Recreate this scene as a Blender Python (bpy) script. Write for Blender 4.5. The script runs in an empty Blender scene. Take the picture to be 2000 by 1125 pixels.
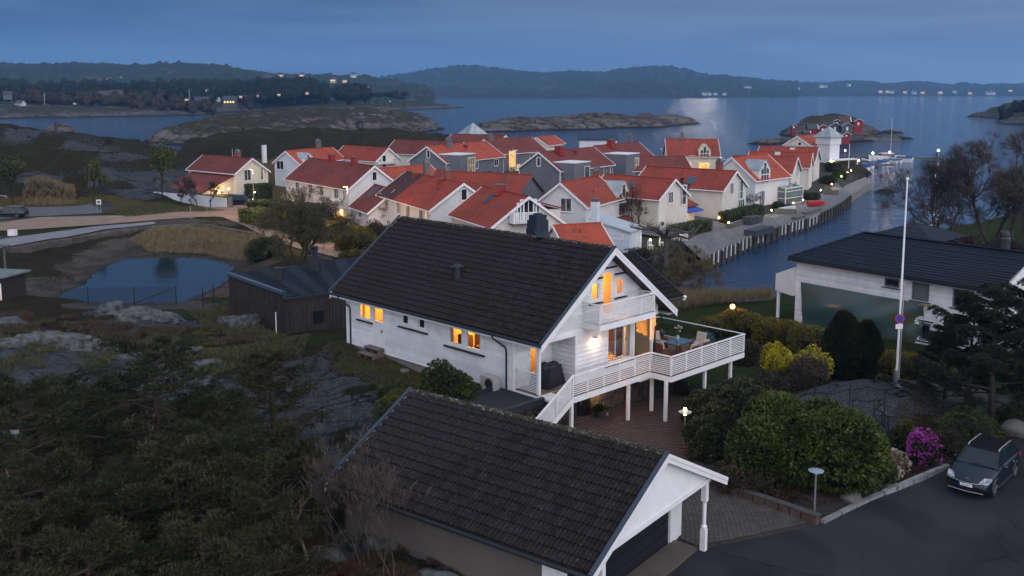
import bpy, math, random
import numpy as np
from mathutils import Vector, Matrix, noise as mn
R_ = random.Random(7)
sc = bpy.context.scene
col = sc.collection
# ------------------------------------------------------------------ camera
H = 20.0; F = 1900.0; XP = 1000.0; YP = 437.0
TH = math.atan(258 / 1900); CT, ST = math.cos(TH), math.sin(TH)
cd = bpy.data.cameras.new('camera'); cam = bpy.data.objects.new('camera', cd); col.objects.link(cam)
cam.location = (0, 0, H); cam.rotation_euler = (math.pi / 2 - TH, 0, 0)
cd.sensor_width = 36; cd.lens = 36 * F / 2000; cd.shift_y = -(562.5 - YP) / 2000
cd.clip_start = 0.5; cd.clip_end = 30000
sc.camera = cam
# ------------------------------------------------------------------ world, moon, exposure
sc.view_settings.view_transform = 'Standard'; sc.view_settings.look = 'None'
sc.view_settings.gamma = 1; sc.view_settings.use_curve_mapping = False
sc.view_settings.exposure = 0.0
sc.cycles.use_denoising = True
sc.cycles.max_bounces = 6; sc.cycles.diffuse_bounces = 2; sc.cycles.glossy_bounces = 3
sc.cycles.transparent_max_bounces = 12; sc.cycles.volume_bounces = 0
sc.cycles.caustics_reflective = False; sc.cycles.caustics_refractive = False
sc.cycles.sample_clamp_indirect = 3; sc.cycles.use_light_tree = True
W = bpy.data.worlds.new('World'); sc.world = W; W.use_nodes = True
nt = W.node_tree; nt.nodes.clear()
def N(t, typ, **kw):
    n = t.nodes.new(typ)
    for k, v in kw.items():
        if k.startswith('i_'):
            n.inputs[k[2:].replace('_', ' ')].default_value = v
        else: setattr(n, k, v)
    return n
out = N(nt, 'ShaderNodeOutputWorld'); bg = N(nt, 'ShaderNodeBackground')
GLOW_AZ = math.radians(152)            # clockwise from the view direction: the sun has set behind the camera, to the right
tc = N(nt, 'ShaderNodeTexCoord'); sep = N(nt, 'ShaderNodeSeparateXYZ')
nt.links.new(tc.outputs['Generated'], sep.inputs[0])
ramp = N(nt, 'ShaderNodeValToRGB'); ramp.color_ramp.interpolation = 'B_SPLINE'
els = [(0.0, (0.098, 0.205, 0.390)), (0.035, (0.080, 0.178, 0.360)), (0.10, (0.046, 0.108, 0.230)), (0.30, (0.088, 0.160, 0.290)), (1.0, (0.22, 0.33, 0.52))]
cr = ramp.color_ramp; cr.elements[0].position = 0; cr.elements[1].position = 1
for p_, c_ in els[1:-1]: cr.elements.new(p_)
for e_, (p_, c_) in zip(cr.elements, els): e_.position = p_; e_.color = (*c_, 1)
nt.links.new(sep.outputs[2], ramp.inputs[0])
def dotdir(v, pw, lo=-1.0):
    d = N(nt, 'ShaderNodeVectorMath', operation='DOT_PRODUCT'); nt.links.new(tc.outputs['Generated'], d.inputs[0]); d.inputs[1].default_value = v
    r = N(nt, 'ShaderNodeMapRange', i_From_Min=lo, i_From_Max=1.0); nt.links.new(d.outputs['Value'], r.inputs['Value'])
    p = N(nt, 'ShaderNodeMath', operation='POWER'); nt.links.new(r.outputs[0], p.inputs[0]); p.inputs[1].default_value = pw; return p.outputs[0]
# thin dusk cloud sheet: soft streaks over the whole sky
mp = N(nt, 'ShaderNodeMapping'); mp.inputs['Scale'].default_value = (1.5, 1.5, 16.0)
nz = N(nt, 'ShaderNodeTexNoise', i_Scale=1.6, i_Detail=4.0, i_Roughness=0.5, i_Distortion=0.4)
rmp = N(nt, 'ShaderNodeMapRange', i_From_Min=0.38, i_From_Max=0.64, i_To_Min=0.0, i_To_Max=1.0)
rmp.interpolation_type = 'SMOOTHSTEP'
nt.links.new(tc.outputs['Generated'], mp.inputs[0]); nt.links.new(mp.outputs[0], nz.inputs['Vector'])
nt.links.new(nz.outputs['Fac'], rmp.inputs['Value'])
mul = N(nt, 'ShaderNodeMix', data_type='RGBA', blend_type='MULTIPLY'); mul.inputs[0].default_value = 1.0
tint = N(nt, 'ShaderNodeMix', data_type='RGBA')
tint.inputs[6].default_value = (0.66, 0.78, 0.85, 1); tint.inputs[7].default_value = (1.32, 1.16, 1.07, 1)
nt.links.new(rmp.outputs[0], tint.inputs[0])
nt.links.new(ramp.outputs[0], mul.inputs[6]); nt.links.new(tint.outputs[2], mul.inputs[7])
def addc(a_, f_, c_):
    k = N(nt, 'ShaderNodeVectorMath', operation='SCALE'); k.inputs[0].default_value = c_; nt.links.new(f_, k.inputs['Scale'])
    s_ = N(nt, 'ShaderNodeVectorMath', operation='ADD'); nt.links.new(a_, s_.inputs[0]); nt.links.new(k.outputs[0], s_.inputs[1]); return s_.outputs[0]
c0 = addc(mul.outputs[2], dotdir((math.sin(GLOW_AZ) * .985, math.cos(GLOW_AZ) * .985, 0.17), 2.1), (2.15, 2.05, 2.12))     # afterglow of the sunset
c0 = addc(c0, dotdir((math.sin(.12) , math.cos(.12), 0.05), 9.0, 0.5), (0.045, 0.040, 0.045))    # paler sky under the moon
nt.links.new(c0, bg.inputs[0]); nt.links.new(bg.outputs[0], out.inputs[0])
bg.inputs[1].default_value = 1.0
# the moon, ahead and a little right, above the frame: it draws the glitter path on the sea
ld = bpy.data.lights.new('moon', 'SUN'); moon = bpy.data.objects.new('moon', ld); col.objects.link(moon)
ld.energy = 0.012; ld.angle = math.radians(0.5); ld.color = (1.0, 0.90, 0.78)
maz, mel = math.atan(365 / 1900), math.radians(7)
mdir = Vector((math.sin(maz) * math.cos(mel), math.cos(maz) * math.cos(mel), math.sin(mel)))
moon.rotation_euler = mdir.to_track_quat('Z', 'Y').to_euler(); moon.location = mdir * 200
# ------------------------------------------------------------------ projection helpers (used to survey positions)
def ray(px, py):
    u = (px - XP) / F; v = (py - YP) / F
    return np.array([u, CT - v * ST, -ST - v * CT])
def P(px, py, z):
    r = ray(px, py); return np.array([0, 0, H]) + r * ((z - H) / r[2])
def PD(px, py, d):
    r = ray(px, py); return np.array([0, 0, H]) + r * (d / r[1])
def smooth(a, b, x):
    t = np.clip((x - a) / (b - a), 0, 1); return t * t * (3 - 2 * t)
# vector noise
_rng = np.random.RandomState(11); _lat = _rng.rand(256, 256)
def vnoise(x, y):
    xi = np.floor(x).astype(int); yi = np.floor(y).astype(int); fx = x - xi; fy = y - yi
    fx = fx * fx * (3 - 2 * fx); fy = fy * fy * (3 - 2 * fy)
    a = _lat[xi & 255, yi & 255]; b = _lat[(xi + 1) & 255, yi & 255]; c = _lat[xi & 255, (yi + 1) & 255]; d = _lat[(xi + 1) & 255, (yi + 1) & 255]
    return (a * (1 - fx) + b * fx) * (1 - fy) + (c * (1 - fx) + d * fx) * fy
def fbm(x, y, o=4, g=0.5):
    s = 0; a = 1; t = 0
    for i in range(o):
        s = s + a * vnoise(x * 2 ** i + 17.3 * i, y * 2 ** i + 5.1 * i); t += a; a *= g
    return s / t
def sdf(X, Y, poly):
    poly = np.asarray(poly, float)[:, :2]; n = len(poly); X = np.asarray(X, float); Y = np.asarray(Y, float)
    d2 = np.full(X.shape, 1e18); ins = np.zeros(X.shape, bool)
    for i in range(n):
        ax, ay = poly[i]; bx, by = poly[(i + 1) % n]; ex, ey = bx - ax, by - ay
        t = np.clip(((X - ax) * ex + (Y - ay) * ey) / (ex * ex + ey * ey + 1e-12), 0, 1)
        dx = X - ax - t * ex; dy = Y - ay - t * ey; d2 = np.minimum(d2, dx * dx + dy * dy)
        c = ((ay > Y) != (by > Y)); xx = ax + (Y - ay) * ex / (ey if abs(ey) > 1e-9 else 1e-9)
        ins ^= (c & (X < xx))
    d = np.sqrt(d2); return np.where(ins, d, -d)
# ------------------------------------------------------------------ materials
MATS = {}
def newmat(name):
    m = bpy.data.materials.new(name); m.use_nodes = True; t = m.node_tree; t.nodes.clear()
    o = N(t, 'ShaderNodeOutputMaterial'); MATS[name] = m; return m, t, o
def mix(t, f, a, b, bt='MIX'):
    m = N(t, 'ShaderNodeMix', data_type='RGBA', blend_type=bt)
    for s, v in ((0, f), (6, a), (7, b)):
        if hasattr(v, 'links') or hasattr(v, 'is_output'): t.links.new(v, m.inputs[s])
        elif s == 0: m.inputs[0].default_value = v
        else: m.inputs[s].default_value = (*v[:3], 1)
    return m.outputs[2]
def tnoise(t, scale, detail=4, co='Object', rough=0.55, vec=None, sc3=None):
    c = N(t, 'ShaderNodeTexCoord'); n = N(t, 'ShaderNodeTexNoise', i_Scale=scale, i_Detail=detail, i_Roughness=rough)
    src = c.outputs[co]
    if sc3:
        mm = N(t, 'ShaderNodeMapping'); mm.inputs['Scale'].default_value = sc3; t.links.new(src, mm.inputs[0]); src = mm.outputs[0]
    t.links.new(src, n.inputs['Vector']); return n.outputs['Fac']
def rampf(t, f, a, b, lo=0.0, hi=1.0):
    r = N(t, 'ShaderNodeMapRange', i_From_Min=a, i_From_Max=b, i_To_Min=lo, i_To_Max=hi); r.interpolation_type = 'SMOOTHSTEP'
    t.links.new(f, r.inputs['Value']); return r.outputs[0]
def bump(t, h, strength=0.4, dist=0.05):
    b = N(t, 'ShaderNodeBump', i_Strength=strength, i_Distance=dist); t.links.new(h, b.inputs['Height']); return b.outputs[0]
def pbr(t, o, colr, rough=0.7, nrm=None, metal=0.0, spec=0.5):
    p = N(t, 'ShaderNodeBsdfPrincipled')
    if hasattr(colr, 'is_output'): t.links.new(colr, p.inputs['Base Color'])
    else: p.inputs['Base Color'].default_value = (*colr[:3], 1)
    if hasattr(rough, 'is_output'): t.links.new(rough, p.inputs['Roughness'])
    else: p.inputs['Roughness'].default_value = rough
    p.inputs['Metallic'].default_value = metal; p.inputs['Specular IOR Level'].default_value = spec
    if nrm is not None: t.links.new(nrm, p.inputs['Normal'])
    t.links.new(p.outputs[0], o.inputs[0]); return p
def M(name, c, rough=0.7, var=0.25, scale=3.0, c2=None, bs=0.0, bscale=30, metal=0.0, spec=0.4, co='Object', rnd=0.0):
    """plain surface with mottling between c and c2, optional fine bump, optional per-object tint"""
    if name in MATS: return MATS[name]
    m, t, o = newmat(name)
    c2 = c2 or tuple(x * (1 - var) for x in c)
    f = rampf(t, tnoise(t, scale, 5, co), 0.32, 0.68)
    cc = mix(t, f, c, c2)
    if rnd:
        oi = N(t, 'ShaderNodeObjectInfo'); r = N(t, 'ShaderNodeMapRange', i_To_Min=1 - rnd, i_To_Max=1 + rnd)
        t.links.new(oi.outputs['Random'], r.inputs['Value'])
        cx = N(t, 'ShaderNodeVectorMath', operation='SCALE'); t.links.new(cc, cx.inputs[0]); t.links.new(r.outputs[0], cx.inputs['Scale']); cc = cx.outputs[0]
    nb = bump(t, tnoise(t, bscale, 4, co), bs, 0.03) if bs else None
    pbr(t, o, cc, rough, nb, metal, spec); return m
def emis(name, c, s, c2=None, scale=2.0):
    if name in MATS: return MATS[name]
    m, t, o = newmat(name); e = N(t, 'ShaderNodeEmission'); e.inputs[1].default_value = s
    if c2:
        t.links.new(mix(t, rampf(t, tnoise(t, scale, 2), 0.4, 0.6), c, c2), e.inputs[0])
    else: e.inputs[0].default_value = (*c, 1)
    t.links.new(e.outputs[0], o.inputs[0]); return m
# ------------------------------------------------------------------ mesh helpers
class MB:
    def __init__(s): s.v = []; s.f = []; s.m = []; s.mi = 0
    def add(s, vs, fs):
        b = len(s.v); s.v += [tuple(map(float, p)) for p in vs]
        for f in fs: s.f.append(tuple(i + b for i in f)); s.m.append(s.mi)
        return s
    def box(s, x0, x1, y0, y1, z0, z1):
        if x0 > x1: x0, x1 = x1, x0
        if y0 > y1: y0, y1 = y1, y0
        if z0 > z1: z0, z1 = z1, z0
        return s.add([(x0, y0, z0), (x1, y0, z0), (x1, y1, z0), (x0, y1, z0), (x0, y0, z1), (x1, y0, z1), (x1, y1, z1), (x0, y1, z1)],
                     [(0, 3, 2, 1), (4, 5, 6, 7), (0, 1, 5, 4), (1, 2, 6, 5), (2, 3, 7, 6), (3, 0, 4, 7)])
    def hexa(s, p):   # eight corners: bottom loop ccw then top loop
        return s.add(p, [(0, 3, 2, 1), (4, 5, 6, 7), (0, 1, 5, 4), (1, 2, 6, 5), (2, 3, 7, 6), (3, 0, 4, 7)])
    def prism(s, poly, a, b, axis='z'):
        n = len(poly)
        def q(p, t): return (p[0], p[1], t) if axis == 'z' else ((p[0], t, p[1]) if axis == 'y' else (t, p[0], p[1]))
        return s.add([q(p, a) for p in poly] + [q(p, b) for p in poly],
                     [tuple(range(n - 1, -1, -1)), tuple(range(n, 2 * n))] + [(i, (i + 1) % n, n + (i + 1) % n, n + i) for i in range(n)])
    def beam(s, p, q, w, h, up=(0, 0, 1)):
        p = Vector(p); q = Vector(q); d = (q - p).normalized(); r = d.cross(Vector(up))
        if r.length < 1e-4: r = d.cross(Vector((0, 1, 0)))
        r.normalize(); u = r.cross(d); r *= w / 2; u *= h / 2
        return s.hexa([p - r - u, p + r - u, q + r - u, q - r - u, p - r + u, p + r + u, q + r + u, q - r + u])
    def tube(s, pts, rs, n=6, cap=True):
        if not isinstance(rs, (list, tuple)): rs = [rs] * len(pts)
        b = len(s.v); pts = [Vector(p) for p in pts]; pr = None
        for i, p in enumerate(pts):
            d = (pts[min(i + 1, len(pts) - 1)] - pts[max(i - 1, 0)])
            d = d.normalized() if d.length > 1e-9 else Vector((0, 0, 1))
            if pr is None: pr = d.orthogonal().normalized()
            pr = (pr - d * pr.dot(d)); pr = pr.normalized() if pr.length > 1e-6 else d.orthogonal().normalized()
            q = d.cross(pr)
            for k in range(n):
                a = 2 * math.pi * k / n; s.v.append(tuple(p + (pr * math.cos(a) + q * math.sin(a)) * rs[i]))
        for i in range(len(pts) - 1):
            for k in range(n):
                s.f.append((b + i * n + k, b + i * n + (k + 1) % n, b + (i + 1) * n + (k + 1) % n, b + (i + 1) * n + k)); s.m.append(s.mi)
        if cap:
            s.f.append(tuple(b + k for k in range(n - 1, -1, -1))); s.m.append(s.mi)
            e = b + (len(pts) - 1) * n; s.f.append(tuple(e + k for k in range(n))); s.m.append(s.mi)
        return s
    def lathe(s, prof, c=(0, 0, 0), n=12):
        b = len(s.v)
        for r, z in prof:
            for k in range(n):
                a = 2 * math.pi * k / n; s.v.append((c[0] + r * math.cos(a), c[1] + r * math.sin(a), c[2] + z))
        for i in range(len(prof) - 1):
            for k in range(n):
                s.f.append((b + i * n + k, b + i * n + (k + 1) % n, b + (i + 1) * n + (k + 1) % n, b + (i + 1) * n + k)); s.m.append(s.mi)
        s.f.append(tuple(b + k for k in range(n - 1, -1, -1))); s.m.append(s.mi)
        e = b + (len(prof) - 1) * n; s.f.append(tuple(e + k for k in range(n))); s.m.append(s.mi)
        return s
    def blob(s, c, r, sub=2, amp=0.2, fr=2.0, seed=0, sq=(1, 1, 1)):
        vs, fs = ICO[sub]; c = Vector(c); o = Vector((seed * 3.1, seed * 1.7, seed))
        vv = []
        for v in vs:
            k = 1 + amp * mn.noise(v * fr + o) * 2
            vv.append((c.x + v.x * r * sq[0] * k, c.y + v.y * r * sq[1] * k, c.z + v.z * r * sq[2] * k))
        return s.add(vv, fs)
    def mesh(s, name, mats, smoothf=False):
        me = bpy.data.meshes.new(name); me.from_pydata(s.v, [], s.f)
        for m in (mats if isinstance(mats, (list, tuple)) else [mats]): me.materials.append(m)
        if len(me.materials) > 1: me.polygons.foreach_set('material_index', s.m)
        if smoothf: me.polygons.foreach_set('use_smooth', [True] * len(me.polygons))
        me.update(); return me
    def build(s, name, mats, parent=None, smoothf=False, loc=None, rz=0):
        o = bpy.data.objects.new(name, s.mesh(name, mats, smoothf)); col.objects.link(o)
        if parent: o.parent = parent
        if loc is not None: o.location = loc
        if rz: o.rotation_euler.z = rz
        return o
import bmesh as _bm
ICO = {}
for _s in (1, 2, 3, 4):
    b_ = _bm.new(); _bm.ops.create_icosphere(b_, subdivisions=_s, radius=1)
    ICO[_s] = ([v.co.copy() for v in b_.verts], [tuple(v.index for v in f.verts) for f in b_.faces]); b_.free()
def fast_mesh(name, verts, faces, mats, smoothf=False, quads=True):
    """numpy arrays to mesh"""
    me = bpy.data.meshes.new(name); verts = np.asarray(verts, np.float32); faces = np.asarray(faces, np.int32)
    k = faces.shape[1]; me.vertices.add(len(verts)); me.vertices.foreach_set('co', verts.ravel())
    me.loops.add(faces.size); me.loops.foreach_set('vertex_index', faces.ravel())
    me.polygons.add(len(faces)); me.polygons.foreach_set('loop_start', np.arange(0, faces.size, k, dtype=np.int32))
    if smoothf: me.polygons.foreach_set('use_smooth', np.ones(len(faces), bool))
    for m in (mats if isinstance(mats, (list, tuple)) else [mats]): me.materials.append(m)
    me.update(calc_edges=True); me.validate(); return me
def link(name, me, parent=None, loc=None):
    o = bpy.data.objects.new(name, me); col.objects.link(o)
    if parent: o.parent = parent
    if loc is not None: o.location = loc
    return o
def tag(o, label, cat, group=None):
    o['label'] = label; o['category'] = cat
    if group: o['group'] = group
    return o
def thing(name, label, cat, loc=(0, 0, 0), rz=0, group=None):
    o = bpy.data.objects.new(name, None); col.objects.link(o); o.location = loc; o.rotation_euler = (0, 0, rz)
    return tag(o, label, cat, group)
def struct(o): o['kind'] = 'structure'; return o
def stuff(o): o['kind'] = 'stuff'; return o
def children(o): return [c for c in bpy.data.objects if c.parent is o]
_kids = {}
def copy_tree(o, loc=None, rz=None, scale=None, label=None, group=None, parent=None):
    if o.name not in _kids:
        _kids[o.name] = [(c, children(c)) for c in children(o)]
    c = o.copy(); col.objects.link(c)
    if parent: c.parent = parent
    for ch, gs in _kids[o.name]:
        d = ch.copy(); col.objects.link(d); d.parent = c
        for g in gs: e = g.copy(); col.objects.link(e); e.parent = d
    if loc is not None: c.location = loc
    if rz is not None: c.rotation_euler.z = rz
    if scale is not None: c.scale = scale if hasattr(scale, '__len__') else (scale,) * 3
    if label: c['label'] = label
    if group: c['group'] = group
    return c
def lamp(loc, power, c=(1.0, 0.62, 0.28), r=0.06, parent=None, name='lamp_light'):
    l = bpy.data.lights.new(name, 'POINT'); l.energy = power; l.color = c; l.shadow_soft_size = r
    o = bpy.data.objects.new(name, l); col.objects.link(o); o.location = loc
    if parent: o.parent = parent
    return o
# ================================================================== LAND, WATER, HILLS
PX = lambda pts, z=0.0: [tuple(P(a, b, z)[:2]) for a, b in pts]
coast = PX([(1345, 592), (1430, 588), (1500, 574), (1545, 556), (1640, 520), (1720, 490), (1790, 466), (1850, 455), (1900, 446), (1960, 436), (2060, 428)]) + \
    [(190, 150), (190, -30), (-190, -30), (-190, 215), (-130, 262), (-100, 262), (-84, 236), (-72, 226), (-62, 238), (-75, 262), (-100, 288), (-104, 300), (-70, 322), (-40, 338),
     (-18, 336), (-15, 322), (-22, 300), (-14, 285), (4, 288), (14, 274), (20, 262), (25, 235), (52, 230), (58, 225), (68, 235), (80, 262), (94, 262), (90, 240), (80, 218)] + \
    [tuple(P(a, b, 0)[:2]) for a, b in [(1655, 395), (1628, 411), (1584, 432), (1538, 446), (1474, 468), (1385, 507), (1372, 560)]]
pond = PX([(170, 556), (200, 524), (255, 504), (310, 496), (380, 498), (425, 508), (450, 524), (440, 548), (402, 570), (350, 590), (200, 592), (125, 588), (118, 574)], 0.35)
# survey points: pixel x, pixel y, height, kind (L lawn, H heath, R rock, S sand, D dry grass, P paved)
CP = [
 (1608,1022,3.5,'P'),(1850,912,3.5,'P'),(1310,1125,3.5,'P'),(1900,1100,3.5,'P'),(2100,1000,3.5,'P'),(2100,1150,3.5,'P'),(1700,980,3.5,'P'),(1480,1010,3.5,'P'),(1380,1060,3.5,'P'),
 (1370,950,3.6,'P'),(1460,960,3.55,'P'),(1298,833,3.85,'P'),(1224,821,3.9,'P'),(1160,830,3.9,'P'),(1330,870,3.8,'P'),(1330,920,3.7,'P'),(1200,960,3.6,'P'),
 (1423,756,3.85,'L'),(1480,740,3.7,'L'),(1360,770,3.9,'L'),(1540,760,3.8,'L'),(1440,800,3.9,'L'),
 (1400,850,4.0,'H'),(1500,850,4.1,'H'),(1600,900,4.0,'H'),(1500,960,3.8,'H'),(1700,920,3.7,'H'),(1780,890,3.7,'H'),(1850,860,3.8,'H'),(1900,850,4.0,'H'),(1980,850,4.2,'H'),(2080,850,4.2,'H'),
 (1565,795,3.9,'R'),(1850,800,3.9,'R'),(1740,742,5.3,'R'),(1650,760,5.0,'R'),(1700,800,4.9,'R'),(1800,775,4.9,'R'),(1700,860,3.9,'H'),(1620,850,4.1,'R'),
 (1780,735,3.2,'P'),(1900,790,3.4,'P'),(1720,725,3.0,'L'),(1600,720,3.0,'H'),(1500,700,2.9,'H'),(1560,650,2.6,'L'),(1480,620,2.0,'L'),(1400,600,1.5,'L'),(1340,615,1.6,'L'),(1330,650,2.2,'L'),
 (1551,641,2.5,'L'),(1560,590,1.8,'L'),(1500,585,1.0,'L'),(1620,560,1.6,'L'),(1850,480,1.6,'L'),(1950,480,2.0,'L'),(2000,480,2.0,'L'),(2100,470,3,'H'),(1900,620,2.8,'L'),(2000,640,3.0,'L'),
 (1850,700,3.0,'L'),(2050,760,4.0,'L'),
 (684,667,5.95,'D'),(740,700,5.8,'D'),(800,720,5.5,'D'),(870,745,5.3,'H'),(940,770,5.2,'D'),(1000,775,5.2,'D'),(640,650,5.3,'L'),(600,660,4.4,'L'),(560,665,3.6,'L'),
 (650,700,5.3,'R'),(600,730,5.0,'R'),(700,740,5.3,'R'),(720,780,5.1,'R'),(620,800,4.6,'R'),(560,850,4.2,'R'),(680,850,4.3,'R'),(620,900,3.8,'R'),(580,760,4.8,'R'),(700,700,5.6,'D'),
 (700,1000,3.5,'H'),(760,1030,3.9,'R'),(820,1050,4.2,'R'),(700,1060,4.3,'R'),(900,1080,4.0,'H'),(980,1120,3.8,'R'),(860,1110,4.3,'R'),(600,1080,4.2,'H'),(760,1110,4.5,'H'),(500,1110,4.2,'H'),(400,1125,4.0,'H'),
 (100,1100,3.5,'H'),(200,1000,3.0,'H'),(350,950,3.2,'H'),(60,900,3.0,'H'),(450,900,3.6,'H'),(250,850,3.6,'H'),(100,800,4.2,'H'),(400,800,4.4,'H'),
 (480,640,2.9,'H'),(540,655,3.1,'H'),(440,640,2.8,'D'),(460,720,4.2,'H'),(400,690,4.0,'D'),(400,735,4.8,'R'),(330,700,4.7,'R'),(230,720,4.8,'R'),(150,700,4.8,'R'),(60,690,4.7,'R'),(0,690,4.7,'R'),
 (100,650,3.4,'H'),(250,665,3.4,'H'),(330,640,2.6,'R'),(280,625,2.6,'R'),(230,605,2.2,'R'),(180,620,2.4,'H'),(60,610,2.2,'H'),(0,620,2.6,'H'),(350,615,1.8,'L'),(420,600,1.7,'P'),(200,598,1.5,'P'),(320,597,1.4,'P'),
 (100,585,1.6,'H'),(40,560,1.2,'S'),(60,530,0.9,'H'),(100,505,0.9,'H'),(180,500,0.9,'S'),(160,520,0.8,'S'),(230,480,1.0,'S'),(320,475,1.0,'S'),(420,490,0.9,'S'),(470,510,1.0,'S'),(460,550,1.1,'S'),(420,575,1.2,'S'),(470,590,1.6,'L'),
 (330,462,1.3,'D'),(420,462,1.4,'D'),(480,470,1.4,'D'),(540,480,1.5,'D'),(140,478,1.2,'H'),(60,500,1.3,'H'),
 (0,475,2.0,'P'),(100,465,2.0,'P'),(200,448,2.0,'P'),(330,430,2.0,'P'),(60,452,2.0,'L'),(150,445,2.0,'L'),(0,440,2.1,'P'),(150,430,2.1,'P'),(300,425,2.1,'P'),(450,405,2.1,'P'),(500,430,2.0,'P'),(560,460,2.0,'P'),(660,490,2.1,'P'),
 (400,420,2.05,'L'),(480,420,2.0,'L'),(60,410,2.1,'P'),(150,410,2.1,'P'),(200,410,2.1,'P'),(260,415,2.1,'L'),(400,405,2.1,'L'),(340,400,2.2,'L'),(100,400,2.2,'D'),(40,400,2.3,'D'),(230,395,2.4,'D'),(170,398,2.3,'D'),
 (620,480,2.0,'D'),(700,490,2.0,'D'),(540,440,2.0,'L'),
 (200,390,3.0,'R'),(120,380,3.5,'H'),(270,385,2.6,'R'),(330,370,3.0,'R'),(0,380,3.5,'H'),(60,375,4,'H')]
CW = []
for a, b, z, k in CP:
    q = P(a, b, z); CW.append((q[0], q[1], z, k))
def cw(px, py, d, k):                       # crest points: distance given
    q = PD(px, py, d); CW.append((q[0], q[1], q[2], k))
for a, b, d in [(0,252,205),(50,265,205),(100,275,205),(150,291,205),(200,297,200),(250,309,195),(300,322,192),(350,345,190)]: cw(a, b, d, 'R' if a % 100 else 'H')
for a, b, d in [(-80,250,215),(-200,240,215)]: cw(a, b, d, 'R')
for a, b, d in [(460,262,300),(540,262,305),(620,258,305),(700,262,305),(780,268,300),(840,284,300),(400,290,290),(500,285,270),(600,285,265),(700,285,262)]: cw(a, b, d, 'H')
for a, b, d, k in [(30,345,176,'H'),(100,350,172,'R'),(150,350,172,'H'),(200,345,173,'R'),(240,352,171,'H'),(280,350,174,'R'),(60,310,190,'H'),(130,315,188,'H'),(-60,340,178,'H'),(320,362,168,'R')]: cw(a, b, d, k)
CW += [(x, y, 1.9, 'P' if x > -14 + (y - 100) * .38 else 'D') for x in range(-50, 75, 18) for y in range(105, 231, 16) if x < 12 + (y - 100) * .38 and not (x < -35 and y < 150) and not (x < -20 and y < 110)]
CW += [(0, 18, 3.8, 'P'), (12, 20, 3.5, 'P'), (30, 20, 3.5, 'P'), (0, 0, 3.6, 'H'), (40, 0, 3.5, 'H'), (-20, 10, 3.6, 'H'), (-60, 40, 4, 'H'), (-60, 80, 4, 'H'), (80, 80, 4, 'H'), (90, 110, 3, 'H'), (-110, 160, 5, 'H'), (-90, 120, 3.5, 'H'),
       (-4, 30, 3.9, 'H'), (-8, 31, 3.7, 'H'), (3.9, 25.5, 3.5, 'P'), (5, 33, 3.5, 'P'), (2, 36, 3.6, 'P'), (-3, 37, 3.7, 'P'), (-2, 40, 4.6, 'H'), (0, 39, 4.2, 'H'), (5, 45, 3.9, 'P'), (9, 50, 3.9, 'P'), (4, 52, 4.2, 'P'), (-2, 55, 4.8, 'P'), (0, 62, 3.5, 'L'), (8, 62, 3.0, 'L'), (8, 75, 1.8, 'L'), (-5, 75, 2.2, 'L'), (-25, 88, 2.0, 'D'), (-10, 90, 2.0, 'D'), (5, 92, 1.8, 'D')]
cx = np.array([c[0] for c in CW]); cy = np.array([c[1] for c in CW]); cz = np.array([c[2] for c in CW]); ck = [c[3] for c in CW]
def _phi(r): return np.sqrt(r * r + 1.5 ** 2)
_A = _phi(np.hypot(cx[:, None] - cx, cy[:, None] - cy)) - np.eye(len(cx)) * 0.6
_mz = 3.0; _w = np.linalg.solve(_A, cz - _mz)
AMP = {'P': 0.0, 'L': 0.06, 'D': 0.10, 'S': 0.06, 'H': 0.36, 'R': 0.62}
def weights(x, y):
    """share of each ground kind at a point"""
    out = {k: np.zeros(x.shape) for k in AMP}; tot = np.zeros(x.shape)
    for i in range(len(cx)):
        w = 1 / (((x - cx[i]) ** 2 + (y - cy[i]) ** 2) + 0.3) ** 1.6
        out[ck[i]] += w; tot += w
    return {k: v / tot for k, v in out.items()}
def ground(x, y, full=False):
    x = np.atleast_1d(np.asarray(x, float)); y = np.atleast_1d(np.asarray(y, float)); sh = x.shape; x = x.ravel(); y = y.ravel()
    h = np.full(x.shape, _mz)
    for i in range(len(cx)): h += _w[i] * _phi(np.hypot(x - cx[i], y - cy[i]))
    wt = weights(x, y)
    a = sum(AMP[k] * wt[k] for k in AMP); d = np.hypot(x, y); sfar = 1 + smooth(90, 200, d) * 2.2
    n1 = fbm(x / 7 / sfar, y / 7 / sfar, 4) - 0.5; n2 = np.abs(fbm(x / 3 / sfar + 40, y / 2.1 / sfar + 9, 4) - 0.5)
    h = h + a * sfar * (n1 * 2.2 - n2 * 1.8 + 0.1)
    h = h + (wt['R'] + wt['H']) * smooth(110, 180, d) * (1.6 - 8.5 * np.abs(fbm(x / 17 + 3, y / 11 + 60, 4) - .5))
    h = np.clip(h, 0.2, 30)
    s = sdf(x, y, coast); k = smooth(-3.5, 5.0, s + 3 * (fbm(x / 9, y / 9, 3) - .5))
    h = -2.0 * (1 - k) + h * k
    ps = sdf(x, y, pond); m = smooth(-5, 2.5, ps); h = h * (1 - m) + (-0.4) * m
    h = np.where((ps > -5) & (ps < 0), np.maximum(h, 0.38 - 0.02), h)
    if full: return h.reshape(sh), {k: v.reshape(sh) for k, v in wt.items()}, s.reshape(sh), ps.reshape(sh)
    return h.reshape(sh)
def gz(x, y): return float(ground([x], [y])[0])
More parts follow.
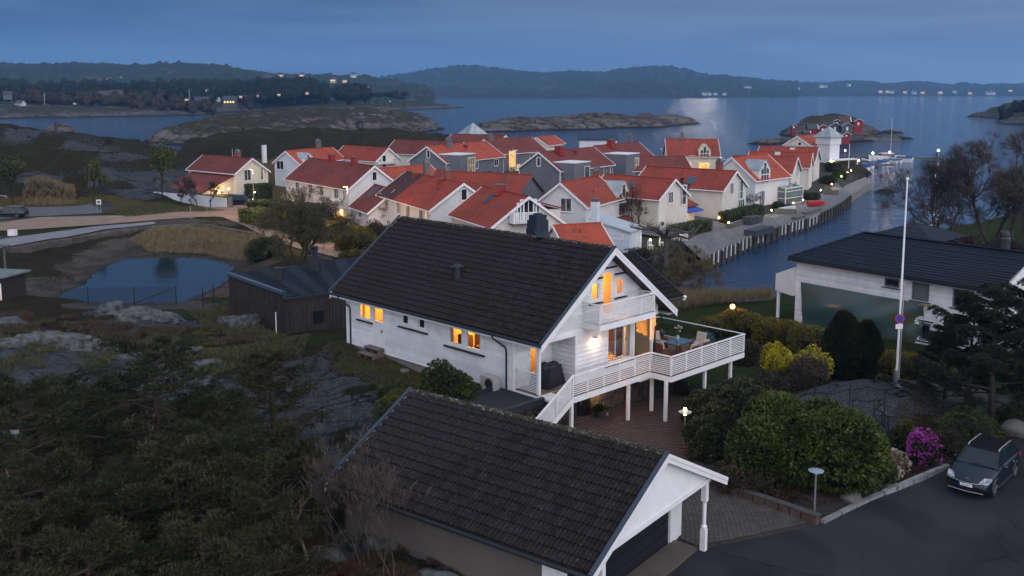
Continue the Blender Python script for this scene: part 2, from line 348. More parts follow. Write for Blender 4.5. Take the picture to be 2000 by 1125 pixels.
# ---- ground material, driven by what grows where
def ground_mat():
    m, t, o = newmat('ground_cover')
    at = N(t, 'ShaderNodeAttribute', attribute_name='kind'); sp = N(t, 'ShaderNodeSeparateColor'); t.links.new(at.outputs['Color'], sp.inputs[0])
    at2 = N(t, 'ShaderNodeAttribute', attribute_name='kind2'); sp2 = N(t, 'ShaderNodeSeparateColor'); t.links.new(at2.outputs['Color'], sp2.inputs[0])
    n1 = tnoise(t, 0.35, 8, rough=0.62); n2 = tnoise(t, 2.5, 6, rough=0.6); n3 = tnoise(t, 14, 4)
    heath = mix(t, rampf(t, n2, .35, .65), (0.030, 0.028, 0.014), (0.075, 0.050, 0.028))
    heath = mix(t, rampf(t, n1, .45, .62), heath, (0.050, 0.062, 0.022))
    grass = mix(t, rampf(t, n2, .3, .7), (0.034, 0.064, 0.010), (0.060, 0.085, 0.018))
    dry = mix(t, rampf(t, n2, .3, .7), (0.13, 0.10, 0.030), (0.21, 0.155, 0.060))  # dry grass, its yellow raised to paint in the street lamps' warmth
    sand = mix(t, rampf(t, n1, .4, .6), (0.090, 0.075, 0.060), (0.17, 0.145, 0.12))
    sand = mix(t, rampf(t, n2, .56, .66), sand, (0.24, 0.23, 0.22))
    rock = mix(t, rampf(t, n2, .35, .65), (0.125, 0.148, 0.168), (0.080, 0.086, 0.092))
    rock = mix(t, rampf(t, n3, .56, .66), rock, (0.34, 0.38, 0.40))
    vc = N(t, 'ShaderNodeTexCoord'); vm = N(t, 'ShaderNodeMapping'); vm.inputs['Scale'].default_value = (.22, .75, .5); vm.inputs['Rotation'].default_value = (0, 0, .35); t.links.new(vc.outputs['Object'], vm.inputs[0])
    wob = N(t, 'ShaderNodeVectorMath', operation='ADD'); t.links.new(vm.outputs[0], wob.inputs[0]); nw = N(t, 'ShaderNodeTexNoise', i_Scale=.7, i_Detail=4); t.links.new(vc.outputs['Object'], nw.inputs['Vector']); sw_ = N(t, 'ShaderNodeVectorMath', operation='SCALE'); t.links.new(nw.outputs['Color'], sw_.inputs[0]); sw_.inputs['Scale'].default_value = .9; t.links.new(sw_.outputs[0], wob.inputs[1])
    vo = N(t, 'ShaderNodeTexVoronoi', feature='DISTANCE_TO_EDGE', i_Scale=1.0); t.links.new(wob.outputs[0], vo.inputs['Vector'])
    crack = rampf(t, vo.outputs['Distance'], .035, .0); rock = mix(t, crack, rock, (0.012, 0.011, 0.009))
    rock = mix(t, rampf(t, n1, .54, .64), rock, (0.036, 0.036, 0.018))
    paved = mix(t, rampf(t, n2, .3, .7), (0.12, 0.11, 0.105), (0.16, 0.15, 0.14))
    def edge(src, a=.25): # ragged edge
        ad = N(t, 'ShaderNodeMath', operation='MULTIPLY_ADD'); t.links.new(n2, ad.inputs[0]); ad.inputs[1].default_value = 0.9; t.links.new(src, ad.inputs[2])
        return rampf(t, ad.outputs[0], .88, 1.0)
    c = heath
    c = mix(t, edge(sp.outputs[0]), c, grass); c = mix(t, edge(sp.outputs[2]), c, dry); c = mix(t, edge(sp2.outputs[0]), c, sand)
    c = mix(t, edge(sp.outputs[1]), c, rock); c = mix(t, edge(sp2.outputs[1]), c, paved)
    wet = rampf(t, sp2.outputs[2], 0.2, 0.7); c = mix(t, wet, c, (0.018, 0.016, 0.013))
    ad = N(t, 'ShaderNodeMath', operation='ADD'); t.links.new(n2, ad.inputs[0]); t.links.new(n3, ad.inputs[1])
    c = mix(t, 1.0, c, (0.62, 0.62, 0.62), 'MULTIPLY'); pbr(t, o, c, 0.95, bump(t, ad.outputs[0], 1.0, 0.4), spec=0.1); return m
GM = ground_mat()
NA, NR = 560, 470
az = np.radians(np.linspace(-80, 80, NA)); az = np.sign(az) * (np.abs(az) / np.radians(80)) ** 1.35 * np.radians(80)
rr = np.exp(np.linspace(math.log(5), math.log(400), NR))
AZ, RR = np.meshgrid(az, rr); X = RR * np.sin(AZ); Y = RR * np.cos(AZ) - 0.0
Z, wt, sd, ps = ground(X, Y, True)
idx = np.arange(NA * NR).reshape(NR, NA)
q = np.stack([idx[:-1, :-1], idx[:-1, 1:], idx[1:, 1:], idx[1:, :-1]], -1).reshape(-1, 4)
keep = (sd.ravel()[q] > -4.5).any(1); q = q[keep]
used = np.unique(q); remap = -np.ones(NA * NR, int); remap[used] = np.arange(len(used))
me = fast_mesh('ground', np.stack([X, Y, Z], -1).reshape(-1, 3)[used], remap[q], GM, True)
def fa(v): return v.reshape(-1)[used]
wetv = np.clip(1 - (Z - 0.15) / 0.7, 0, 1) * (ps < -4) + np.clip(1 - (-ps) / 2.5, 0, 1) * .5 * (ps < 0)
for nm, (a, b, c) in {'kind': (wt['L'], wt['R'], wt['D']), 'kind2': (wt['S'], wt['P'], wetv)}.items():
    at = me.attributes.new(nm, 'FLOAT_COLOR', 'POINT'); arr = np.stack([fa(a), fa(b), fa(c), np.ones(len(used))], -1).astype(np.float32); at.data.foreach_set('color', arr.ravel())
GROUND = struct(link('ground', me))
# ---- water
def water_mat(name, base, rough, bs, s1, s2, hb=0.25):
    m, t, o = newmat(name)
    c = N(t, 'ShaderNodeTexCoord'); mm = N(t, 'ShaderNodeMapping'); mm.inputs['Scale'].default_value = (1, 1.6, 1); mm.inputs['Rotation'].default_value = (0, 0, 0.5)
    t.links.new(c.outputs['Object'], mm.inputs[0])
    a = N(t, 'ShaderNodeTexNoise', i_Scale=s1, i_Detail=5, i_Roughness=0.6); t.links.new(mm.outputs[0], a.inputs['Vector'])
    b = N(t, 'ShaderNodeTexNoise', i_Scale=s2, i_Detail=3, i_Roughness=0.55); t.links.new(mm.outputs[0], b.inputs['Vector'])
    wind = N(t, 'ShaderNodeTexNoise', i_Scale=0.006, i_Detail=4, i_Roughness=0.6); t.links.new(mm.outputs[0], wind.inputs['Vector'])
    ad = N(t, 'ShaderNodeMath', operation='MULTIPLY_ADD'); t.links.new(b.outputs['Fac'], ad.inputs[0]); ad.inputs[1].default_value = 2.2; t.links.new(a.outputs['Fac'], ad.inputs[2])
    bm = N(t, 'ShaderNodeBump', i_Strength=bs, i_Distance=hb); t.links.new(ad.outputs[0], bm.inputs['Height'])
    rg = rampf(t, wind.outputs['Fac'], .35, .65, rough * 0.7, rough * 1.3)
    p = pbr(t, o, base, rg, bm.outputs[0], spec=0.5); p.inputs['IOR'].default_value = 1.33; return m
SEA = water_mat('sea_water', (0.003, 0.036, 0.090), 0.065, 0.6, 0.9, 0.22, 0.35)
MB().add([(-9000, -60, 0), (9000, -60, 0), (9000, 60, 0), (-9000, 60, 0)], [(0, 1, 2, 3)])
sea = MB(); sea.add([(-12000, -60, 0), (12000, -60, 0), (12000, 14000, 0), (-12000, 14000, 0)], [(0, 1, 2, 3)]); struct(sea.build('sea', SEA))
PONDM = water_mat('pond_water', (0.008, 0.018, 0.028), 0.03, 0.12, 1.2, 0.3, 0.05)
cpx = np.mean(pond, 0); pm = MB(); pm.prism([tuple(cpx + (np.array(p) - cpx) * 1.12) for p in pond], 0.20, 0.35); struct(pm.build('pond_water', PONDM))
# ---- rock islands and points
def rock_mat(name, green, pink=0.5):
    m, t, o = newmat(name); g = N(t, 'ShaderNodeNewGeometry'); s = N(t, 'ShaderNodeSeparateXYZ'); t.links.new(g.outputs['Position'], s.inputs[0])
    n1 = tnoise(t, 0.06, 8, rough=0.65); n2 = tnoise(t, 0.35, 6, rough=0.65)
    r = mix(t, rampf(t, n2, .35, .65), (0.085, 0.066, 0.055), (0.036, 0.034, 0.034)); r = mix(t, rampf(t, n1, .5, .7), r, (0.125, 0.12, 0.118))
    vc = N(t, 'ShaderNodeTexCoord'); vm = N(t, 'ShaderNodeMapping'); vm.inputs['Scale'].default_value = (.07, .16, .25); t.links.new(vc.outputs['Object'], vm.inputs[0]); nw = N(t, 'ShaderNodeTexNoise', i_Scale=.15, i_Detail=4); t.links.new(vc.outputs['Object'], nw.inputs['Vector'])
    wob = N(t, 'ShaderNodeVectorMath', operation='ADD'); t.links.new(vm.outputs[0], wob.inputs[0]); t.links.new(nw.outputs['Color'], wob.inputs[1]); vo = N(t, 'ShaderNodeTexVoronoi', feature='DISTANCE_TO_EDGE', i_Scale=1.0); t.links.new(wob.outputs[0], vo.inputs['Vector']); v2 = N(t, 'ShaderNodeTexVoronoi', i_Scale=1.0); t.links.new(wob.outputs[0], v2.inputs['Vector'])
    r = mix(t, rampf(t, v2.outputs['Distance'], .1, .7), mix(t, .5, r, (.17, .15, .14)), r); r = mix(t, rampf(t, vo.outputs['Distance'], .07, .0), r, (0.010, 0.009, 0.008))  # pale facets and strengthened dark cracks paint relief shading into the rock colour
    veg = mix(t, rampf(t, n2, .35, .65), (0.020, 0.024, 0.010), (0.040, 0.034, 0.020))
    sn = N(t, 'ShaderNodeSeparateXYZ'); t.links.new(g.outputs['Normal'], sn.inputs[0])
    up = rampf(t, sn.outputs[2], .75, .95); hz = rampf(t, s.outputs[2], 2.0, 5.0)
    f = N(t, 'ShaderNodeMath', operation='MULTIPLY'); t.links.new(up, f.inputs[0]); t.links.new(hz, f.inputs[1])
    f2 = N(t, 'ShaderNodeMath', operation='MULTIPLY'); t.links.new(f.outputs[0], f2.inputs[0]); t.links.new(rampf(t, n1, .62 - green * .35, .70 - green * .3), f2.inputs[1])
    c = mix(t, f2.outputs[0], r, veg); wet = rampf(t, s.outputs[2], 1.1, 0.5); c = mix(t, wet, c, (0.012, 0.011, 0.010))
    pbr(t, o, c, 0.9, bump(t, n2, 0.8, 1.2), spec=0.15); return m
RM1 = rock_mat('island_rock_green', 0.9); RM2 = rock_mat('island_rock_bare', 0.2)
ISL = {}
def island(name, poly, hmax, w, mat, label, bumps=(), res=None, rough=1.0, kind='structure', cat=None):
    poly = np.array(poly); x0, y0 = poly.min(0) - 4; x1, y1 = poly.max(0) + 4
    res = res or max(1.0, math.hypot(x1 - x0, y1 - y0) / 260)
    nx = int((x1 - x0) / res) + 2; ny = int((y1 - y0) / res) + 2
    Xg, Yg = np.meshgrid(np.linspace(x0, x1, nx), np.linspace(y0, y1, ny))
    sc_ = max(6, w * 1.2)
    s = sdf(Xg, Yg, poly) + (fbm(Xg / sc_ * 1.5, Yg / sc_ * 1.5, 4) - .5) * w * 0.9
    hh = hmax * (1 - np.exp(-np.maximum(s, 0) / w)) * (0.35 + 1.1 * fbm(Xg / (sc_ * 2.2) + 3, Yg / (sc_ * 2.2) + 8, 4))
    for bx, by, bh, br in bumps: hh = hh + bh * np.exp(-((Xg - bx) ** 2 + (Yg - by) ** 2) / br ** 2) * smooth(0, w, s)
    hh = hh + (np.abs(fbm(Xg / 4, Yg / 3, 4) - .5) * -2.4 + .35) * rough * smooth(0, 3, s)
    hh = hh + rough * (1.3 - 7.0 * np.abs(fbm(Xg / 15 + 9, Yg / 9 + 4, 4) - .5)) * smooth(0, w * .6, s) * min(1, hmax / 4)
    hh = np.where(s < 0, s * 0.4, np.maximum(hh, .25) + 0.05)
    ii = np.arange(nx * ny).reshape(ny, nx); q = np.stack([ii[:-1, :-1], ii[:-1, 1:], ii[1:, 1:], ii[1:, :-1]], -1).reshape(-1, 4)
    q = q[(hh.ravel()[q] > -1.0).any(1)]; u = np.unique(q); rm = -np.ones(nx * ny, int); rm[u] = np.arange(len(u))
    me = fast_mesh(name, np.stack([Xg, Yg, hh], -1).reshape(-1, 3)[u], rm[q], mat, True)
    o = link(name, me); struct(o); o['label'] = label
    def hf(x, y):
        j = min(nx - 1, max(0, int(round((x - x0) / (x1 - x0) * (nx - 1))))); i = min(ny - 1, max(0, int(round((y - y0) / (y1 - y0) * (ny - 1)))))
        return float(hh[i, j])
    ISL[name + label[:6]] = hf; return hf
bpx = lambda a, b, d, z=0: tuple(PD(a, b, d)[:2])
hI1 = island('rocky_island', PX([(278,277),(330,284),(400,287),(480,285),(570,277),(650,272),(700,262),(760,262),(830,261),(857,252),(845,243),(780,238),(700,236),(600,240),(480,238),(400,246),(330,262)]), 6.0, 16, RM1, 'broad rocky island with brown scrub behind the red roofs', rough=2.2,
    bumps=[(*PX([(770,250)])[0], 2.5, 35), (*PX([(560,262)])[0], 1.5, 40), (*PX([(680,250)])[0], 1, 50)])
island('rock_skerry', PX([(60,272),(110,275),(166,271),(140,262),(90,262)]), 7, 9, RM2, 'small bare skerry with a marker post at left')
hI2 = island('low_islet', PX([(903,257),(960,259),(1030,257),(1100,255),(1160,254),(1200,251),(1300,249),(1345,245),(1368,241),(1330,238),(1240,239),(1150,242),(1050,243),(950,247)]), 3.6, 10, RM2, 'long low rocky islet with a hut near its right end', rough=1.3,
    bumps=[(*PX([(1170,246)])[0], 2.6, 22), (*PX([(1040,249)])[0], 1.5, 20), (*PX([(1300,243)])[0], 1.6, 15)])
hI3 = island('cabin_island', PX([(1522,263),(1545,270),(1600,277),(1650,277),(1700,273),(1722,262),(1705,250),(1660,243),(1600,241),(1550,246)]), 3.4, 9, RM1, 'islet crowded with red and grey sea cabins', rough=0.8,
    bumps=[(*PX([(1585,250)])[0], 3.6, 16), (*PX([(1635,248)])[0], 3.8, 16), (*PX([(1690,256)])[0], 1.5, 9)])
island('low_skerry', PX([(1462,281),(1500,284),(1560,279),(1640,280),(1720,276),(1784,271),(1720,270),(1640,273),(1560,273)]), 2.0, 3, RM2, 'thin dark skerry in front of the cabin islet', rough=0.5)
island('tiny_skerry', PX([(1718,259),(1740,262),(1764,260),(1742,256)]), 2.2, 3, RM2, 'tiny dark skerry right of the cabin islet', rough=0.4)
hI4 = island('wooded_headland', PX([(1903,229),(1940,231),(1965,243),(2060,247),(2300,250),(2400,215),(2100,208),(1990,212),(1930,219)]), 13, 26, RM1, 'dark scrubby headland at the right edge of the bay', rough=1.4)
hI5 = island('shore_point', PX([(-400,240),(0,233),(150,230),(300,227),(400,223),(470,218),(560,220),(700,219),(800,214),(903,211),(880,208),(780,207),(640,204),(400,199),(0,199),(-600,200)]), 9, 60, RM1, 'low far shore with houses and woods on the left', res=4.0, rough=1.2)
island('reef', PX([(330,318),(420,314),(540,306),(560,302),(450,304),(340,309)]), 1.6, 3, RM2, 'low dark reef in the inlet behind the left house', rough=0.5)
island('rock_skerry', PX([(1703,375),(1722,377),(1752,375),(1730,372)]), 1.0, 1.2, RM2, 'flat dark rock in the canal mouth left of the bare trees', rough=0.1)
# ---- far wooded hills
def hill(name, label, crest, d0, d1, colr, tree=7.0, seed=0, nr=44, px0=None, px1=None, step=1.6, base=0.5):
    xs = np.arange(px0 or crest[0][0], (px1 or crest[-1][0]) + .1, step); cyv = np.interp(xs, [c[0] for c in crest], [c[1] for c in crest])
    V = []; t = np.linspace(0, 1.35, nr)
    u = (xs - XP) / F
    for ti in t:
        d = d0 + (d1 - d0) * ti
        v = (cyv - YP) / F; k = (-ST - v * CT) / (CT - v * ST); zc = H + d1 * k          # crest height at d1
        p = np.clip(ti, 0, 1); prof = (p * 0.55 + 0.45 * p * p * (3 - 2 * p)) if ti <= 1 else 1 - (ti - 1) * 1.5
        X_ = u * d / (CT - v * ST) ; Y_ = np.full_like(X_, d)
        n = fbm(X_ / 260 + seed, Y_ / 260 + seed, 3) - .5
        z = base + (zc - base) * np.clip(prof + n * 0.55 * np.sin(np.pi * min(p, 1)), 0, 1.2)
        bu = fbm(X_ / 14 + seed * 3, Y_ / 40 + seed, 3, 0.65); z = z + (bu - .45) * tree * smooth(0.02, .1, ti) * (0.6 + fbm(X_ / 90, Y_ / 90 + seed, 2))
        if ti == 0: z = np.full_like(z, -1.0)
        V.append(np.stack([X_, Y_, z], -1))
    V = np.array(V); n0, n1 = V.shape[:2]; ii = np.arange(n0 * n1).reshape(n0, n1)
    q = np.stack([ii[:-1, :-1], ii[:-1, 1:], ii[1:, 1:], ii[1:, :-1]], -1).reshape(-1, 4)
    m, t_, o = newmat(name + '_wood_' + str(seed)); nA = tnoise(t_, 0.012, 6); nB = tnoise(t_, 0.09, 4)
    c = mix(t_, rampf(t_, nB, .35, .65), colr, tuple(x * .55 for x in colr)); c = mix(t_, rampf(t_, nA, .58, .66), c, (0.075, 0.066, 0.055))
    pbr(t_, o, c, 0.95, bump(t_, nB, 0.6, 4), spec=0.05)
    o = link(name, fast_mesh(name, V.reshape(-1, 3), q, m, False)); struct(o); o['label'] = label
    def hf(px, d):
        i = int(np.clip((d - d0) / (d1 - d0) / 1.35 * (nr - 1), 0, nr - 1)); j = int(np.clip((px - xs[0]) / step, 0, len(xs) - 1)); return V[i, j]
    return hf
DG = (0.030, 0.040, 0.024)
hC = hill('hills', 'long wooded hills across the sea behind the village', [(560,165),(640,160),(740,152),(800,143),(850,133),(900,127),(960,131),(1000,137),(1060,143),(1120,139),(1180,141),(1230,133),(1290,130),(1340,134),(1370,145),(1440,148),(1500,157),(1560,160)], 3300, 4600, DG, 26, 1, step=1.4)
hD = hill('hills', 'low blue hills on the far right horizon', [(1380,172),(1440,160),(1500,157),(1560,160),(1620,162),(1640,158),(1690,157),(1730,163),(1780,160),(1810,159),(1860,166),(1880,161),(1920,166),(1960,164),(2060,167),(2300,168)], 4300, 5600, DG, 22, 5, step=1.4)
hF = hill('wooded_point', 'dark wooded point in front of the far hills', [(760,188),(800,176),(860,168),(930,172),(990,178),(1080,174),(1160,170),(1220,160),(1290,163),(1340,172),(1370,183),(1375,187)], 2900, 3300, (0.030,0.036,0.026), 10, 9, step=1.4)
hA = hill('hills', 'nearest wooded hills behind the left shore', [(-300,128),(-60,124),(0,123),(60,126),(130,123),(200,124),(250,128),(290,124),(350,122),(420,126),(450,130),(480,138),(520,144),(560,147),(600,147),(680,146),(730,151),(780,158),(830,168),(850,180)], 1500, 2300, DG, 16, 13, step=1.6)
# ================================================================== MATERIALS FOR BUILDINGS
WHITE = M('white_paint', (0.69, 0.70, 0.72), 0.55, 0.10, 1.2, c2=(0.58, 0.59, 0.61), bs=0.25, bscale=14, rnd=0.10)
WHITE2 = M('white_trim_paint', (0.73, 0.73, 0.74), 0.5, 0.08, 2.0)
CREAM = M('cream_paint', (0.62, 0.58, 0.48), 0.6, 0.08, 0.8)
BLACKMETAL = M('black_metal', (0.018, 0.022, 0.028), 0.4, 0.2, 2.0)
DARKTRIM = M('dark_trim', (0.025, 0.022, 0.022), 0.6, 0.3, 5)
ALU = M('brushed_metal', (0.45, 0.47, 0.50), 0.35, 0.1, 3, metal=0.8)
def tile_mat(name, base, lich, amt):
    m, t, o = newmat(name); g = N(t, 'ShaderNodeNewGeometry'); oi = N(t, 'ShaderNodeObjectInfo')
    a = N(t, 'ShaderNodeTexNoise', i_Scale=0.45, i_Detail=6, i_Roughness=0.65); t.links.new(g.outputs['Position'], a.inputs['Vector'])
    b = N(t, 'ShaderNodeTexNoise', i_Scale=9, i_Detail=5, i_Roughness=0.6); t.links.new(g.outputs['Position'], b.inputs['Vector'])
    c = mix(t, rampf(t, a.outputs['Fac'], .35, .65), base, tuple(x * .7 for x in base))
    c = mix(t, rampf(t, b.outputs['Fac'], .35, .7), c, tuple(x * 1.5 + .004 for x in base))
    c = mix(t, rampf(t, b.outputs['Fac'], .72 - amt * .3, .76 - amt * .2), c, lich)
    r = N(t, 'ShaderNodeMapRange', i_To_Min=0.72, i_To_Max=1.28); t.links.new(oi.outputs['Random'], r.inputs['Value'])
    cx_ = N(t, 'ShaderNodeVectorMath', operation='SCALE'); t.links.new(c, cx_.inputs[0]); t.links.new(r.outputs[0], cx_.inputs['Scale'])
    pbr(t, o, cx_.outputs[0], 0.8, bump(t, b.outputs['Fac'], 0.5, 0.02), spec=0.15); return m
TILE = tile_mat('dark_roof_tile', (0.0125, 0.0102, 0.0112), (0.10, 0.10, 0.092), 0.17)
RIDGE = tile_mat('mossy_ridge_tile', (0.032, 0.031, 0.022), (0.22, 0.22, 0.19), 0.55)
STONE = M('field_stone', (0.085, 0.070, 0.058), 0.85, 0.5, 2.5, c2=(0.045, 0.042, 0.045), bs=0.5, bscale=12, rnd=0.45)
CONC = M('concrete', (0.20, 0.19, 0.175), 0.9, 0.25, 0.9, bs=0.2, bscale=15)
WOODDECK = M('deck_wood', (0.16, 0.11, 0.075), 0.8, 0.3, 4, rnd=0.12)
def glass_mat(name, tint=(0.9, 0.95, 1.0), refl=0.08, dark=None):
    m, t, o = newmat(name); tr = N(t, 'ShaderNodeBsdfTransparent'); tr.inputs[0].default_value = (*tint, 1)
    gl = N(t, 'ShaderNodeBsdfGlossy'); gl.inputs['Roughness'].default_value = 0.03; gl.inputs[0].default_value = (1, 1, 1, 1)
    lw = N(t, 'ShaderNodeLayerWeight', i_Blend=0.5); pw = N(t, 'ShaderNodeMath', operation='POWER'); t.links.new(lw.outputs['Facing'], pw.inputs[0]); pw.inputs[1].default_value = 4.0; ad = N(t, 'ShaderNodeMath', operation='MULTIPLY_ADD'); t.links.new(pw.outputs[0], ad.inputs[0]); ad.inputs[1].default_value = 0.8; ad.inputs[2].default_value = refl * .5
    mx = N(t, 'ShaderNodeMixShader'); t.links.new(ad.outputs[0], mx.inputs[0]); t.links.new(tr.outputs[0], mx.inputs[1]); t.links.new(gl.outputs[0], mx.inputs[2]); t.links.new(mx.outputs[0], o.inputs[0]); return m
GLASS = glass_mat('window_glass'); RAILGLASS = glass_mat('rail_glass', (0.78, 0.84, 0.84), 0.12)
DARKGLASS = M('dark_window_glass', (0.012, 0.015, 0.020), 0.06, 0.3, 0.5, spec=0.9)
GREYGLASS = M('curtained_window_glass', (0.11, 0.115, 0.11), 0.12, 0.55, 1.6, c2=(0.02, 0.025, 0.03), spec=0.8)
ROOMW = M('room_wall', (0.80, 0.58, 0.28), 0.8, 0.1, 0.7); ROOMF = M('room_floor', (0.42, 0.26, 0.12), 0.5, 0.2, 2)
FURN = M('brown_furniture', (0.10, 0.05, 0.025), 0.7, 0.3, 3); SOFA = M('orange_sofa_cloth', (0.55, 0.20, 0.05), 0.9, 0.2, 5)
WARM = (1.0, 0.37, 0.045)
# ================================================================== HOUSE BUILDING BLOCKS
def wall_boards(parent, plane, c, a0, a1, z0, z1, openings, mat, top=None, ex=0.16, out=-1, name='board'):
    """individual lapped boards on the plane x=c or y=c; openings = (a0,a1,z0,z1); top(z) -> (lo,hi) limits; out = outward sign"""
    n = int(math.ceil((z1 - z0) / ex))
    for i in range(n):
        za = z0 + i * ex; zb = min(za + ex + .02, z1 + .02); zm = za + ex / 2
        lo, hi = a0, a1
        if top:
            l, h = top(zm); lo = max(lo, l); hi = min(hi, h)
        segs = [(lo, hi)]
        for (p, q, r, s) in openings:
            if r - .02 < zm < s + .02:
                ns = []
                for (l, h) in segs:
                    if q <= l or p >= h: ns.append((l, h))
                    else:
                        if p > l: ns.append((l, p))
                        if q < h: ns.append((q, h))
                segs = ns
        for (l, h) in segs:
            if h - l < .04: continue
            m_ = MB(); jb = R_.uniform(-.002, .002); t0, t1 = .30 * ex + jb, .006 + jb
            def pt(a, d, z): return (c + out * d, a, z) if plane == 'x' else (a, c + out * d, z)
            m_.hexa([pt(l, 0, za), pt(h, 0, za), pt(h, t0, za), pt(l, t0, za), pt(l, 0, zb), pt(h, 0, zb), pt(h, t1, zb), pt(l, t1, zb)])
            m_.build(name, mat, parent)
def window(parent, plane, c, a0, a1, z0, z1, out=-1, mull=(), trans=(), glass=None, fmat=None, fw=0.07, casing=0.09, sill=True, hood=False, depth=.06, sub=True):
    fmat = fmat or WHITE2; glass = glass or GLASS
    def bx(m, a, b, d0, d1, z, zz):
        (m.box(c + out * d0, c + out * d1, a, b, z, zz) if plane == 'x' else m.box(a, b, c + out * d0, c + out * d1, z, zz))
    f = MB()
    for (a, b, z, zz) in ((a0, a0 + fw, z0, z1), (a1 - fw, a1, z0, z1), (a0 + fw, a1 - fw, z0, z0 + fw), (a0 + fw, a1 - fw, z1 - fw, z1)): bx(f, a, b, -.06, .025, z, zz)
    for mu in mull: bx(f, a0 + (a1 - a0) * mu - .035, a0 + (a1 - a0) * mu + .035, -.05, .02, z0 + fw, z1 - fw)
    for tr in trans: bx(f, a0 + fw, a1 - fw, -.04, .015, z0 + (z1 - z0) * tr - .025, z0 + (z1 - z0) * tr + .025)
    if casing:
        k = casing
        for (a, b, z, zz) in ((a0 - k, a0, z0 - k, z1 + k), (a1, a1 + k, z0 - k, z1 + k), (a0, a1, z1, z1 + k), (a0, a1, z0 - k, z0)): bx(f, a, b, 0, .045, z, zz)
    w = f.build('window', fmat, parent)
    g = MB(); bx(g, a0 + fw, a1 - fw, -.03, -.02, z0 + fw, z1 - fw); g.build('pane', glass, w)
    if sill: s = MB(); bx(s, a0 - .2, a1 + .2, .0, .14, z0 - .16, z0 - .10); s.build('sill', DARKTRIM, w)
    if hood: s = MB(); bx(s, a0 - .18, a1 + .22, .0, .12, z1 + .17, z1 + .24); s.build('hood', DARKTRIM, w)
    return w
def room(parent, x0, x1, y0, y1, z0, z1, openside, power=22, lc=WARM, lpos=None, wall=None):
    m = MB(); q = {'x0': (0, 4, 7, 3), 'x1': (1, 2, 6, 5), 'y0': (0, 1, 5, 4), 'y1': (3, 7, 6, 2), 'z0': (0, 3, 2, 1), 'z1': (4, 5, 6, 7)}
    vs = [(x0, y0, z0), (x1, y0, z0), (x1, y1, z0), (x0, y1, z0), (x0, y0, z1), (x1, y0, z1), (x1, y1, z1), (x0, y1, z1)]
    m.add(vs, [q[k] for k in q if k not in openside and k != 'z0']); m.mi = 1; m.add(vs, [q['z0']])
    r = m.build('room', [wall or ROOMW, ROOMF], parent)
    lamp(lpos or ((x0 + x1) / 2, (y0 + y1) / 2, z1 - .35), power * 1.5, lc, 0.12, parent, 'room_light'); return r
def rail(parent, p0, p1, zb0, zb1, h=1.0, ns=9, posts=1.15, skirt=0.0, mat=None):
    """horizontal slat railing between two local points; each slat its own object"""
    mat = mat or WHITE2; p0 = Vector((*p0, 0)); p1 = Vector((*p1, 0)); L = (p1 - p0).length; d = (p1 - p0) / L
    f = MB(); a = p0 + Vector((0, 0, zb0)); b = p1 + Vector((0, 0, zb1)); up = Vector((0, 0, 1))
    f.beam(a + up * (h - .02), b + up * (h - .02), .10, .05)
    n = max(1, round(L / posts))
    for i in range(n + 1):
        q = a.lerp(b, i / n); side = d.cross(up) * -0.035
        f.beam(q + side + up * .03, q + side + up * (h - .045), .05, .05, (d.x, d.y, 0))
    if skirt: f.beam(a + up * (-skirt / 2 - .02), b + up * (-skirt / 2 - .02), .05, skirt)
    r = f.build('railing', mat, parent)
    me = None
    for k in range(ns):
        z = .06 + (h - .16) * (k + .5) / ns
        s = MB(); s.beam(a + up * z + d.cross(up) * .005, b + up * z + d.cross(up) * .005, .018, (h - .16) / ns * .50); s.build('slat', mat, r)
    return r
